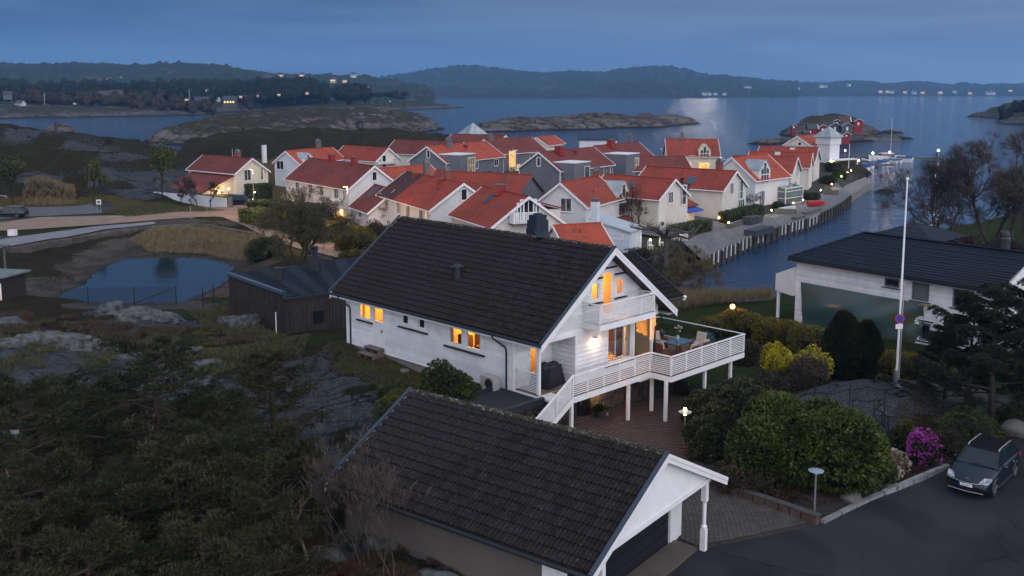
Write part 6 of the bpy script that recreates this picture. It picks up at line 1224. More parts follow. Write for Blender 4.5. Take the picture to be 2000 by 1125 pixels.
# red covered dinghy, upturned boat, sunloungers, red buoys
hull('red covered inflatable boat lying on the quay', *z9(1470, 800), 2.9, .15, M('red_boat', (.45, .02, .02), .5, .2, 2), QT + .35, M('red_cover', (.40, .03, .03), .6, .3, 2)); hull('upturned white rowing boat on the quay', *z9(1195, 855), 3.2, .5, BOATW, QT + .25)
for (px, py) in ((1721, 343), (1869, 357), (1863, 389)): q_ = P(px, py, 0); tag(MB().lathe([(.08, -.2), (.3, 0), (.3, .25), (.1, .5)], n=10).build('buoy', M('red_buoy', (.30, .02, .03), .5, .1, 2), None, True, tuple(q_)), {1721: 'red buoy left of the bare trees near the jetty', 1869: 'red buoy between the bare trees, the farthest', 1863: 'red buoy half hidden in the branches'}[px], 'buoy', 'red mooring buoys')
def gchair(px, py, rz, label, mat=None, z=1.85):
    q = P(px, py, z); t = thing('garden_chair', label, 'chair', tuple(q), rz, 'white garden chairs at the end garden'); m = MB(); m.box(-.25, .25, -.25, .25, .38, .44); m.build('seat', mat or WHITE2, t)
    for k in range(4): m = MB(); m.box(-.25 + k * .15, -.19 + k * .15, .2, .25, .44, .95); m.build('slat', mat or WHITE2, t)
    for a in (-.24, .19):
        for b in (-.24, .19): m = MB(); m.box(a, a + .05, b, b + .05, 0, .38); m.build('leg', mat or WHITE2, t)
z3 = lambda X, Y: (1100 + X / 5, 400 + Y / 5)
gchair(*z3(850, 430), .3, 'white stool-like chair under the yellow-green lamp'); gchair(*z3(960, 400), 1.2, 'white garden chair left of the pollarded trunk'); gchair(*z3(1190, 350), -.6, 'white garden chair right of the round table'); gchair(*z3(1085, 345), .5, 'white garden chair by the orange lamp')
q_ = P(*z3(1135, 350), 1.85); m_ = MB(); m_.lathe([(.55, .68), (.55, .72), (.05, .73)], n=14); m_.tube([(0, 0, 0), (0, 0, .68)], .05, 6); tag(m_.build('garden_table', WHITE2, None, False, tuple(q_)), 'round white garden table between the two white chairs', 'table')
for k in range(3):   # parasols folded, planters, terrace stairs
    pass
stp_ = thing('quay_steps', 'broad grey timber steps down to the quay lit by lamps', 'steps', tuple(P(*z9(500, 1040), QT)), math.atan2(*(qe_w[3] - qe_w[2])[[1, 0]]))
for k in range(4): m_ = MB(); m_.box(-3, 3.5, -.5 + k * .5, 4, .0 + k * .14, .14 + k * .14); m_.build('step', PLANK, stp_)
# ================================================================== ROADS, YARD, NEIGHBOURS
ASPH = M('asphalt', (.027, .028, .032), .9, .22, .35, c2=(.017, .018, .021), bs=.5, bscale=45, spec=.12); GRAV = M('gravel_road', (.24, .17, .125), .95, .25, .5, c2=(.17, .125, .095), bs=.4, bscale=12)
PATHM = M('path_stone', (.17, .18, .20), .9, .2, .7, bs=.2, bscale=10); LOTM = M('parking_asphalt', (.095, .095, .105), .9, .2, .5)
_t = ASPH.node_tree; _p = [n for n in _t.nodes if n.type == 'BSDF_PRINCIPLED'][0]; _s = _p.inputs['Base Color'].links[0].from_socket; _c = N(_t, 'ShaderNodeTexCoord'); _v = N(_t, 'ShaderNodeTexVoronoi', feature='DISTANCE_TO_EDGE', i_Scale=.16); _n = N(_t, 'ShaderNodeTexNoise', i_Scale=.8, i_Detail=6); _t.links.new(_c.outputs['Object'], _n.inputs['Vector']); _a = N(_t, 'ShaderNodeVectorMath', operation='ADD'); _t.links.new(_c.outputs['Object'], _a.inputs[0]); _t.links.new(_n.outputs['Color'], _a.inputs[1]); _t.links.new(_a.outputs[0], _v.inputs['Vector'])
_r = mix(_t, rampf(_t, _v.outputs['Distance'], .012, .0, 0, .7), _s, (.008, .008, .009)); _r = mix(_t, rampf(_t, tnoise(_t, 22, 3), .66, .74, 0, .8), _r, (.075, .072, .066)); _r = mix(_t, rampf(_t, tnoise(_t, .12, 2), .50, .54, 0, .5), _r, (.036, .037, .041)); _t.links.new(_r, _p.inputs['Base Color'])
def strip(name, left, right, mat, z=2.0, lift=.06, ns=24, nw=8, label=None, world=False):
    """a road draped on the ground between two surveyed edges"""
    if not world: left = [P(a, b, z)[:2] for a, b in left]; right = [P(a, b, z)[:2] for a, b in right]
    L_ = np.array([along(left, i / ns) for i in range(ns + 1)]); R__ = np.array([along(right, i / ns) for i in range(ns + 1)])
    t = np.linspace(0, 1, nw + 1); X_ = L_[:, None, 0] * (1 - t) + R__[:, None, 0] * t; Y_ = L_[:, None, 1] * (1 - t) + R__[:, None, 1] * t
    Z_ = ground(X_, Y_) + lift; ii = np.arange(X_.size).reshape(X_.shape); q = np.stack([ii[:-1, :-1], ii[:-1, 1:], ii[1:, 1:], ii[1:, :-1]], -1).reshape(-1, 4)
    o = struct(link(name, fast_mesh(name, np.stack([X_, Y_, Z_], -1).reshape(-1, 3), q, mat, True)))
    if label: o['label'] = label
    return o
strip('gravel_road', [(-60, 446), (0, 436), (80, 425), (150, 424), (250, 420), (360, 409), (440, 402), (480, 399)], [(-60, 462), (0, 452), (120, 443), (200, 438), (300, 430), (380, 424), (440, 414), (497, 406)], GRAV, 2.1, .10, 40, 8, 'pale gravel road passing behind the pond')
strip('gravel_lane', [(400, 416), (470, 411), (497, 430), (560, 440), (640, 462), (720, 492)], [(380, 424), (430, 423), (480, 440), (530, 465), (600, 488), (700, 512)], GRAV, 2.05, .12, 36, 8, 'gravel lane bending down towards the white house')
strip('car_park', [(-60, 408), (45, 406), (150, 403), (178, 402)], [(-60, 436), (60, 424), (160, 418), (205, 415)], LOTM, 2.15, .09, 20, 6, 'small asphalt car park at the left')
strip('footpath', [(-40, 478), (30, 466), (120, 452), (180, 444), (300, 434)], [(-40, 490), (30, 477), (130, 461), (200, 449), (305, 437)], PATHM, 2.0, .12, 30, 4, 'grey footpath above the pond wall')
# right-hand road, driveway and patio
strip('asphalt_road', [(1300, 1140), (1362, 1076), (1480, 1050), (1600, 1026), (1740, 965), (1850, 915), (1990, 870), (2150, 830)], [(1300, 1200), (1420, 1200), (1560, 1200), (1700, 1200), (1850, 1190), (2000, 1180), (2100, 1130), (2300, 1060)], ASPH, 3.5, .035, 60, 16, 'dark asphalt road in the lower right corner')
strip('yard_asphalt', [(5.2, 29), (7.5, 33.2), (7.6, 34)], [(-1, 16), (4, 20), (14, 24)], ASPH, world=True, lift=.03, ns=14, nw=14)
def pavers(name, quad, mat, w, l, z, lim, label, gap=.012):
    """real paving blocks inside a world quad a-b-c-d; nearest lim are parts, the rest one mass"""
    a, b, c, d = [np.array(p) for p in quad]; bed = MB(); 
    base = strip(name, [a, d], [b, c], M('joint_sand', (.05, .045, .04), .95, .3, 3), world=True, lift=.02, ns=20, nw=14, label=label)
    L_ = np.linalg.norm(b - a); D_ = np.linalg.norm(d - a); nx, ny = int(L_ / l), int(D_ / w); it = []
    rows = np.linspace(0, 1, ny + 1)
    for j in range(ny):
        for i in range(-1, nx):
            u0 = max(0, (i + (.5 if j % 2 else 0)) / nx); u1 = min(1, (i + 1 + (.5 if j % 2 else 0)) / nx)
            if u1 - u0 < .2 / nx: continue
            v0, v1 = rows[j], rows[j + 1]; g = gap
            f = lambda u, v: (a * (1 - u) + b * u) * (1 - v) + (d * (1 - u) + c * u) * v
            it.append((np.hypot(*f(u0, v0)), [f(u0 + g / L_, v0 + g / D_), f(u1 - g / L_, v0 + g / D_), f(u1 - g / L_, v1 - g / D_), f(u0 + g / L_, v1 - g / D_)]))
    it.sort(key=lambda t: t[0]); allp = np.array([q.mean(0) if hasattr(q, 'mean') else np.mean(q, 0) for _, q in it]); zz = ground(allp[:, 0], allp[:, 1])
    m = MB()
    for k_, ((_, q), z0) in enumerate(zip(it, zz)):
        z0 = z0 + R_.uniform(-.004, .004); mm = MB() if k_ < lim else m
        c_ = np.mean(q, 0) if k_ < lim else np.zeros(2)
        mm.hexa([(*(p - c_), z0 + .015) for p in q] + [(*(p - c_), z0 + .055) for p in q])
        if k_ < lim: mm.build('paver', mat, base, False, (c_[0], c_[1], 0))
    if len(it) > lim: stuff(m.build('paver_field', mat, base))
    return base
PAV = M('grey_paver', (.085, .074, .070), .9, .35, 3.0, c2=(.050, .046, .048), bs=.3, bscale=30, rnd=.22); PAVR = M('reddish_paver', (.085, .052, .043), .9, .35, 3.0, c2=(.050, .036, .034), bs=.3, bscale=30, rnd=.2)
pavers('driveway', [(6.75, 33.75), (11.65, 35.75), (8.3, 39.0), (4.2, 36.6)], PAV, .105, .21, 3.5, 300, 'paved driveway right of the garage')
pavers('patio', [(4.2, 36.8), (8.2, 39.2), (9.6, 50.5), (2.2, 46.5)], PAVR, .16, .32, 3.9, 250, 'reddish paved patio under the deck')
def wall_blocks(name, pts, h, w, bl, mat, label, cat, z=None, top=None, courses=1, group=None, blockname='stone_block'):
    t = thing(name, label, cat, (0, 0, 0), 0, group); D = sum(np.linalg.norm(np.array(b) - np.array(a)) for a, b in zip(pts[:-1], pts[1:])); n = max(1, int(D / bl)); th_ = np.cumsum([R_.uniform(.7, 1.3) for _ in range(n)]); th_ = np.concatenate([[0], th_ / th_[-1]])
    for i in range(n):
        a = along(pts, th_[i]); b = along(pts, th_[i + 1] - .06 / D); g = z if z is not None else min(gz(*a[:2]), gz(*b[:2]))
        for c in range(courses):
            hh = h / courses; m = MB(); o_ = R_.uniform(-.03, .03); m.beam((a[0] + o_, a[1] + o_, g + hh * (c + .5) - .06), (b[0] + o_, b[1] + o_, g + hh * (c + .5) - .06 + R_.uniform(-.015, .015)), w * R_.uniform(.9, 1.05), hh - .02); m.build(blockname, mat, t)
    if top: m = MB(); [m.beam((*along(pts, i / 12)[:2], (z if z is not None else gz(*along(pts, i / 12)[:2])) + h - .03), (*along(pts, (i + 1) / 12)[:2], (z if z is not None else gz(*along(pts, (i + 1) / 12)[:2])) + h - .03), w + .05, .05) for i in range(12)]; m.build('coping', top, t)
    return t
KERB = M('kerb_granite', (.22, .225, .235), .85, .3, 3, bs=.4, bscale=12, rnd=.12)
kp = [P(1606, 1024, 3.5), P(1700, 978, 3.5), P(1780, 943, 3.5), P(1853, 913, 3.5)]; wall_blocks('kerb', kp, .28, .2, 1.0, KERB, 'pale granite kerb between the flower bed and the road', 'kerb', 3.47)
wall_blocks('low_wall', [P(1372, 945, 3.6), P(1440, 966, 3.6), P(1520, 995, 3.55), P(1600, 1026, 3.5)], .42, .28, .55, M('sandstone', (.085, .055, .040), .9, .4, 2, bs=.4, bscale=10, rnd=.3), 'low brown sandstone wall along the driveway', 'wall', 3.5, M('wall_cap', (.06, .06, .06), .8, .2, 3))
GRN = M('pond_granite', (.085, .078, .072), .9, .4, 1.2, c2=(.055, .05, .048), bs=.5, bscale=6, rnd=.3)
wall_blocks('pond_wall', [P(a, b, 1.9) for a, b in ((15, 488), (100, 474), (180, 461), (235, 450), (300, 444), (340, 441), (400, 440), (440, 448), (500, 458))], 1.0, .6, 1.9, GRN, 'dark granite block wall along the far side of the pond', 'wall', 1.15, courses=2)
# white board fence of the leftmost house
wf = thing('board_fence', 'white vertical board fence in front of the leftmost house', 'fence', (0, 0, 0)); fp = [P(301, 392, 2.0), P(350, 396, 2.0), P(400, 402, 2.0), P(444, 407, 2.0)]
for i in range(90): a = along(fp, i / 90); b = along(fp, (i + .94) / 90); m_ = MB(); m_.beam((a[0], a[1], 2.75), (b[0], b[1], 2.75), .04, 1.5 if i < 30 else 1.75); m_.build('board', CBW, wf)
for t_ in (.999,): a = along(fp, t_); tag(MB().box(-.3, .3, -.3, .3, 0, 1.9).build('gatepost', GW_, None, False, (a[0] + .5, a[1], 1.9)), 'dark gatepost with a round lamp by the white fence', 'gatepost')
# ---- brown modern house with a low dark roof
ax = P(446, 534, 6.0); bx_ = P(554, 565, 6.0); cx2 = P(700, 500, 6.0)
BR = thing('brown_house', 'dark brown vertical-boarded house with a striped metal roof left of the white house', 'house', (0, 0, 0)); BM = M('brown_boards', (.020, .015, .014), .85, .3, 2.0, c2=(.034, .027, .025), rnd=.25); DROOF = M('dark_roof_sheet', (.006, .010, .015), .7, .15, .5, spec=.15); DROOF2 = M('lighter_roof_sheet', (.014, .021, .028), .7, .15, .5, spec=.15)
A_, B_ = ax[:2], bx_[:2]; C_ = P(650, 574, 5.3)[:2]; D_ = cx2[:2]; E_ = P(556, 588, 5.3)[:2]; far = D_ + (D_ - A_) * .0
def bwall(a, b, z0, z1a, z1b, n):
    for i in range(n):
        p = a + (b - a) * i / n; q = a + (b - a) * (i + .92) / n; zt = z1a + (z1b - z1a) * i / n; m = MB(); d = (b - a) / np.linalg.norm(b - a); nn = np.array([d[1], -d[0]]) * .03 * (1 if i % 2 else .4)
        m.hexa([(*(p), z0), (*(q), z0), (*(q + nn), z0), (*(p + nn), z0), (*p, zt), (*q, zt), (*(q + nn), zt), (*(p + nn), zt)]); m.build('board', BM, BR)
G_ = C_ + (C_ - E_) * .9
bwall(A_, B_, 1.5, 5.85, 5.85, 62); bwall(E_, G_, 2.2, 5.15, 5.15, 60); bwall(B_, E_, 2.2, 5.85, 5.3, 6)
m_ = MB(); m_.prism([tuple(A_), tuple(B_), tuple(E_), tuple(G_), tuple(D_ + (G_ - C_) * .3), tuple(D_)], 1.2, 5.2); m_.build('core_wall', M('brown_core', (.03, .024, .02), .9, .2, 2), BR)
n_ = 11; 
for i in range(n_):       # roof in broad standing-seam bands
    p0 = A_ + (D_ + (G_ - C_) * .3 - A_) * i / n_; p1 = A_ + (D_ + (G_ - C_) * .3 - A_) * (i + 1) / n_; q0 = B_ + (G_ - B_) * i / n_; q1 = B_ + (G_ - B_) * (i + 1) / n_
    if i == 0: pass
    z0, z1 = 5.95, 5.42
    m_ = MB(); m_.hexa([(*p0, z0 - .1), (*q0, z1 - .1), (*q1, z1 - .1), (*p1, z0 - .1), (*p0, z0 + (.0 if i % 2 else .02)), (*q0, z1 + .02), (*q1, z1 + .02), (*p1, z0 + (.0 if i % 2 else .02))]); m_.build('roof_sheet', DROOF if i % 2 else DROOF2, BR)
m_ = MB(); m_.beam((*A_, 5.98), (*B_, 5.72), .3, .22); m_.build('edge_trim', M('blue_edge_metal', (.05, .085, .12), .3, .1, 2), BR)
m_ = MB(); m_.beam((*B_, 5.45), (*E_, 5.35), .2, .3); m_.beam((*E_, 5.38), (*G_, 5.38), .2, .2); m_.build('fascia', BLACKMETAL, BR)
for (px, py, w, h, cap, zz_) in ((546, 547, .55, .9, 0, 5.7), (616, 533, .75, 1.35, 1, 5.6)):
    q_ = P(px, py, zz_); m_ = MB(); m_.box(q_[0] - w / 2, q_[0] + w / 2, q_[1] - w / 2, q_[1] + w / 2, zz_ - .3, zz_ + h); m_.box(q_[0] - w * .6, q_[0] + w * .6, q_[1] - w * .6, q_[1] + w * .6, zz_ + h, zz_ + h + .07)
    if cap: m_.tube([(q_[0], q_[1], zz_ + h), (q_[0], q_[1], zz_ + h + .75)], .22, 8); m_.lathe([(.34, 0), (.34, .06), (.2, .1), (.3, .25), (.3, .3)], (q_[0], q_[1], zz_ + h + .5), 10)
    m_.build('chimney', BLACKMETAL, BR)
m_ = MB(); p = E_ + (G_ - E_) * .12; d = (G_ - E_) / np.linalg.norm(G_ - E_); 
for (t0, t1, z0, z1) in ((.30, .42, 3.3, 4.2),): a = E_ + (G_ - E_) * t0; b = E_ + (G_ - E_) * t1; nn = np.array([d[1], -d[0]]) * .06; m_.hexa([(*a, z0), (*b, z0), (*(b + nn), z0), (*(a + nn), z0), (*a, z1), (*b, z1), (*(b + nn), z1), (*(a + nn), z1)])
m_.build('window', DARKGLASS, BR)
# ---- right-hand white house with navy roof
ang = math.atan2(*(P(1950, 568, 7.5) - P(1540, 503, 7.5))[[1, 0]]); r0 = P(1540, 503, 7.5)
RH = thing('white_house', 'big white house with a navy tiled roof and green tarpaulin on the right', 'house', (r0[0], r0[1], 0), ang)
RL = 15.85; NAVT = roof_mat('navy_house_tile', (0.0045, 0.0105, 0.022), .05, .6)
def navy_ribs(m, a, b, c, d, n, t=.045):   # courses of pressed tiles as real steps; a-b eave, d-c ridge
    a, b, c, d = map(Vector, (a, b, c, d))
    for i in range(n):
        p, q, r, s = a.lerp(d, i / n), b.lerp(c, i / n), b.lerp(c, (i + 1) / n), a.lerp(d, (i + 1) / n); u = Vector((0, 0, t)); m.hexa([p - u, q - u, r - u, s - u, p + u, q + u, r, s])
m_ = MB(); navy_ribs(m_, (0, 0, 7.5), (RL, 0, 7.5), (RL, 4.8, 9.3), (3.3, 4.8, 9.3), 15); m_.build('roof', NAVT, RH)
m_ = MB(); navy_ribs(m_, (0, 9.6, 7.5), (0, 0, 7.5), (3.3, 4.8, 9.3), (3.3, 4.8, 9.3), 15); m_.add([(0, 9.6, 7.5), (RL, 9.6, 7.5), (RL, 4.8, 9.3), (3.3, 4.8, 9.3)], [(0, 3, 2, 1)]); m_.build('roof', NAVT, RH)
m_ = MB(); m_.add([(3.4, 4.9, 9.2), (8.9, 4.9, 9.2), (8.4, 10.6, 9.2), (3.4, 11, 9.2), (5.4, 8.3, 10.1)], [(0, 1, 4), (1, 2, 4), (2, 3, 4), (3, 0, 4)]); m_.build('roof', NAVT, RH)
m_ = MB(); m_.tube([(0, 0, 7.56), (3.3, 4.8, 9.38)], .09, 6); m_.build('ridge_cap', NAVT, RH); m_ = MB(); m_.tube([(3.3, 4.8, 9.38), (RL, 4.8, 9.38)], .09, 6); m_.build('ridge_cap', NAVT, RH)
m_ = MB(); m_.beam((0, -.05, 7.38), (RL, -.05, 7.38), .14, .2); m_.build('gutter', BLACKMETAL, RH); m_ = MB(); m_.box(.1, RL - .1, 0, .6, 7.22, 7.26); m_.build('soffit', WHITE2, RH)
openings = [(7.72, 8.76, 6.52, 7.02), (9.8, 10.95, 5.9, 7.02), (12.68, 14.0, 5.9, 7.02), (10.5, 11.2, 3.2, 4.3)]
wall_boards(RH, 'y', .6, .34, RL - .15, 2.0, 7.3, openings, WHITE, ex=.17)
m_ = MB(); m_.box(.40, RL - .2, .75, 9.0, 1.8, 7.2); m_.prism([(.75, 7.2), (9.0, 7.2), (4.8, 9.1)], RL - .3, RL - .15, 'x'); m_.build('wall', WHITE, RH)
for (a, b, c, d), g in zip(openings, (DARKGLASS, M('grey_blind_glass', (.13, .15, .16), .2, .1, 1), DARKGLASS, DARKGLASS)): window(RH, 'y', .6, a, b, c, d, mull=(), glass=g, fmat=M('grey_window_frame', (.10, .12, .14), .5, .1, 2), casing=.05, hood=True)
m_ = MB(); m_.hexa([(-1.25, .2, 4.75), (.34, .2, 4.55), (.34, 3.2, 4.55), (-1.25, 3.2, 4.75), (-1.25, .2, 6.05), (.34, .2, 6.75), (.34, 3.2, 6.75), (-1.25, 3.2, 6.05)]); m_.build('side_balcony', CWH, RH); m_ = MB(); m_.box(-1.15, -.98, .3, .47, 1.5, 4.75); m_.build('post', WHITE2, RH)
m_ = MB(); m_.box(11.9, 12.7, .25, .6, 4.5, 5.1); hp_ = m_.build('heat_pump', WHITE2, RH); m_ = MB(); m_.box(12.3, 12.6, .22, .25, 4.6, 5.0); m_.build('fan', DARKTRIM, hp_)
m_ = MB(); m_.tube([(15.6, -.05, 7.3), (15.6, .45, 7.0), (15.65, .5, 3)], .05, 6); m_.build('downpipe', WHITE2, RH)
m_ = MB(); m_.lathe([(.42, 0), (.42, 1.2), (.30, 1.35), (.36, 1.4), (.34, 1.65), (.1, 1.75)], (13.6, 5.2, 8.9), 8); m_.build('chimney', BLACKMETAL, RH); m_ = MB(); m_.tube([(9.6, 2.6, 8.3), (9.6, 2.6, 8.8)], .07, 6); m_.build('roof_vent', BLACKMETAL, RH)
# tarpaulin hung on the facade
nx_, ny_ = 60, 30; V_ = []; 
for j in range(ny_ + 1):
    for i in range(nx_ + 1):
        u = i / nx_; v = j / ny_; x = .83 + 9.9 * u + .25 * math.sin(v * 2) * (1 - u); top = 5.68 + .0 * u; drop = 3.6 + .5 * math.sin(u * 3.1) - .5 * u; z = top - drop * v
        bel = math.sin(math.pi * min(1, v * 1.15)) * .45 * math.sin(math.pi * min(1, u + .05)); fold = .10 * math.sin(u * 38 + v * 9 + 3 * math.sin(v * 5)) * (u ** 2) * v + .07 * math.sin((u + v) * 13) * u + .05 * math.sin(v * 14 + u * 9) * (1 - u) * v
        V_.append((x, .5 - bel - fold, z))
F_ = [(j * (nx_ + 1) + i, (j + 1) * (nx_ + 1) + i, (j + 1) * (nx_ + 1) + i + 1, j * (nx_ + 1) + i + 1) for j in range(ny_) for i in range(nx_)]
tag(MB().add(V_, F_).build('tarpaulin', M('green_tarpaulin', (.040, .085, .095), .25, .35, .5, c2=(.070, .085, .060), spec=.7), None, True, (r0[0], r0[1], 0), ang), 'large dark green tarpaulin hung across the facade of the right-hand house', 'tarpaulin')
m_ = MB(); m_.beam((10.4, .35, 5.62), (11.4, .35, 5.66), .06, .09); tag(m_.build('batten', M('raw_wood', (.30, .19, .08), .7, .2, 4), None, False, (r0[0], r0[1], 0), ang), 'raw wooden batten sticking out at the tarpaulin corner', 'batten')
q_ = P(1985, 600, 5.2); dg = thing('outbuilding', 'dark tiled outbuilding roof at the right edge behind the pine', 'building', (q_[0], q_[1], 0), ang); m_ = MB(); navy_ribs(m_, (-1.2, -1.5, 5.0), (6, -1.5, 5.0), (6, 2.0, 6.4), (-1.2, 2.0, 6.4), 9); m_.build('roof', NAVT, dg); m_ = MB(); m_.box(-.9, 6, -1, 2.5, 2, 5.0); m_.build('wall', CWH, dg)
# low flat-roofed store between house and garage
fs = thing('flat_roof_store', 'low store with a dark flat roof and stone front between house and garage', 'building', (1.37, 42.38, 0), math.radians(44.9))
m_ = MB(); m_.box(-3.1, .35, .35, 3.0, 5.93, 6.06); m_.build('roof', M('roof_felt', (.016, .017, .018), .9, .25, .8), fs); m_ = MB(); m_.box(-3.2, .35, .18, .38, 5.88, 6.22); m_.build('roof_edge', BLACKMETAL, fs); m_ = MB(); m_.box(-3.2, .1, 2.9, 3.1, 5.9, 6.22); m_.build('roof_edge', BLACKMETAL, fs)
m_ = MB(); m_.box(-2.9, .3, .6, 2.9, 3.6, 5.9); sbw = m_.build('wall', MATS['mortar'], fs)
for r_ in range(5):
    x = -2.95
    while x < .9:
        w = R_.uniform(.35, .7); x1 = min(.95, x + w); z0 = 3.6 + r_ * .46; m_ = MB(); m_.prism([(x + .03, z0 + .02), (x1 - .03, z0 + R_.uniform(0, .06)), (x1 - .02, z0 + .42), ((x + x1) / 2, z0 + .44), (x + .04, z0 + .40)], .6 - R_.uniform(.04, .08), .62, 'y'); m_.build('stone', STONE, sbw); x = x1
# ---- no-parking sign, lamps, flagpole
t = thing('parking_sign', 'round blue no-parking sign with a red rim on a grey post beside the flagpole', 'sign', tuple(PD(1756, 735, 47.5)), 0)
b_ = t.location.copy(); ztop_ = PD(1757, 596, 47.5)[2] - b_.z; m_ = MB(); m_.tube([(0, 0, -.3), (0, 0, ztop_ + 1.2)], .03, 6); m_.build('post', ALU, t)
zc = PD(1750, 622, 47.5)[2] - b_.z
for nm, r_, y_, mt in (('rim', .235, -.05, M('sign_red', (.45, .02, .03), .4, .05, 1)), ('face', .185, -.058, M('sign_blue', (.02, .05, .38), .4, .05, 1))): m_ = MB(); m_.prism([(-.14 + r_ * math.cos(a), zc + r_ * math.sin(a)) for a in [i * math.pi / 14 for i in range(28)]], y_, y_ + .02, 'y'); m_.build(nm, mt, t)
m_ = MB(); m_.beam((-.14 - .12, -.066, zc + .12), (-.14 + .12, -.066, zc - .12), .012, .05, (0, -1, 0)); m_.build('slash', MATS['sign_red'], t); m_ = MB(); m_.box(-.33, .03, -.055, -.04, zc - .52, zc - .28); m_.build('lower_plate', WHITE2, t)
fp_b = PD(1750, 757, 48.6); t, hh_ = pole('tall white flagpole standing on the rock beside the flower garden', (1750, 757), (1768.5, 352), .068, z=float(fp_b[2]) if False else 4.95)
m_ = MB(); m_.box(-.22, .22, -.22, .22, 0, .06); m_.box(-.12, .12, -.12, .12, .06, .9); m_.build('foot', ALU, t)
t.location = (fp_b[0], fp_b[1], gz(fp_b[0], fp_b[1]) - .05)
def streetlamp(px, y0, y1, d, label, r=.05, arm=0, grp='grey street lamps along the lane'):
    b = PD(px, y1, d); tp_ = PD(px, y0, d); h = tp_[2] - b[2]; t = thing('street_lamp', label, 'street lamp', tuple(b), 0, grp); lamp((-.3, 0, h - .3), 2000, (1, .52, .16), .15, t); m = MB(); m.tube([(0, 0, -.5), (0, 0, h)], [r * 1.3, r * .8], 8); m.build('pole', ALU, t); m = MB(); m.box(-.55, .08, -.10, .10, h - .05, h + .05); m.build('lamp_head', GREYTRIM, t)
    m = MB(); m.box(-.5, -.1, -.08, .08, h - .08, h - .05); m.build('lamp_glass', emis('street_lamp_glow', (1, .6, .25), 14), t); return t
streetlamp(497, 330, 430, 141, 'tall street lamp beside the parked car at the left of the village'); streetlamp(681, 364, 476, 117, 'tall street lamp between the yellow bushes and the long white house')
def mushroom(px, py, d, ytop, label, lit, grp):
    b = PD(px, py, d); h = PD(px, ytop, d)[2] - b[2]; t = thing('garden_lamp', label, 'lamp', tuple(b), 0, grp); m = MB(); m.tube([(0, 0, -.3), (0, 0, h - .12)], [.045, .035], 8); m.build('post', ALU, t)
    m = MB(); m.lathe([(.05, -.02), (.30, 0), (.30, .02), (.12, .07), (.02, .08)], (0, 0, h - .12 if not lit else h - .22), 18); m.build('disc_shade', M('lamp_disc', (.22, .28, .33), .4, .1, 2), t)
    if lit: m = MB(); m.blob((0, 0, h - .07), .075, 2, 0); m.blob((0, 0, h - .32), .06, 2, 0); m.build('bulb', emis('garden_bulb_glow', (1, .60, .22), 26), t); lamp((0, 0, h - .42), 16, (1, .6, .25), .08, t); lamp((0, 0, h + .06), 5, (1, .6, .25), .05, t)
    else: m = MB(); m.tube([(0, 0, h - .24), (0, 0, h - .12)], .07, 8); m.build('lantern_body', WHITE2, t)
    return t
mushroom(1336, 884, 43.0, 796, 'lit mushroom garden lamp beside the patio shrub', True, 'mushroom garden lamps'); mushroom(1590, 1010, 36.2, 914, 'unlit mushroom garden lamp in front of the big rhododendron', False, 'mushroom garden lamps')
b = PD(1429, 655, 70); t = thing('garden_lamp', 'lit lantern on a black post by the yellow shrubs near the canal', 'lamp', tuple(b)); h = PD(1429, 600, 70)[2] - b[2]; m_ = MB(); m_.tube([(0, 0, -.3), (0, 0, h)], .04, 6); m_.build('post', BLACKMETAL, t); m_ = MB(); m_.blob((0, 0, h + .05), .17, 2, 0); m_.build('bulb', emis('garden_lantern_glow', (1, .50, .12), 24), t); lamp((0, 0, h + .3), 60, (1, .5, .14), .12, t)
# ---- fence by the pond, left cabin and utility pole, signs, bins
pf = thing('wire_fence', 'black wire mesh fence with a braced corner beside the pond', 'fence', (0, 0, 0)); pts_ = [P(120, 596, 1.5), P(173, 597, 1.45), P(263, 597, 1.4), P(345, 594, 1.5)]
for i, p in enumerate(pts_): m_ = MB(); m_.tube([(p[0], p[1], 1.0), (p[0], p[1], 3.15)], .04, 6); m_.build('post', BLACKMETAL, pf)
m_ = MB(); m_.tube([(pts_[2][0], pts_[2][1], 1.6), (pts_[3][0], pts_[3][1], 3.05)], .045, 6); m_.build('brace', BLACKMETAL, pf); m_ = MB()
m_.tube([(*pts_[0][:2], 3.0), (*pts_[3][:2], 3.0)], .012, 4)
for i in range(120):
    a = along(pts_, i / 120); b = along(pts_, min(1, (i + 4) / 120)); m_.tube([(a[0], a[1], 1.4), (b[0], b[1], 3.0)], .006, 3, False); m_.tube([(a[0], a[1], 3.0), (b[0], b[1], 1.4)], .006, 3, False)
m_.build('mesh', BLACKMETAL, pf)
for i, (px, py, hh) in enumerate(((397, 598, 1.6), (418, 597, 1.8), (450, 625, 1.9), (467, 618, 1.9))): q_ = P(px, py, 2.2); tag(MB().tube([(0, 0, -.4), (0, 0, hh)], .05, 6).build('fence_post', BLACKMETAL, None, False, tuple(q_)), ['leftmost black fence post between pond and brown house', 'second black fence post left of the brown house', 'black fence post nearest the brown house corner', 'black fence post against the brown house wall'][i], 'post', 'black posts near the brown house')
q_ = P(4, 585, 2.2); cb = thing('cabin', 'small dark cabin with an orange-lit window at the left edge', 'building', (q_[0] - 1.0, q_[1] + 1.2, 1.5), -.2); m_ = MB(); m_.box(-3, 1.3, -1, 2, 0, 2.6); m_.build('wall', DARKTRIM, cb); m_ = MB(); m_.box(-3.3, 1.7, -1.3, 2.3, 2.6, 2.75); m_.build('roof', M('pale_flat_roof', (.14, .16, .17), .8, .2, 1), cb); window(cb, 'y', -1.0, .1, 1.15, .5, 2.0, glass=LITW, sill=False, mull=(.5,)); lamp((.6, -1.5, 1.4), 12, (1, .5, .12), .1, cb)
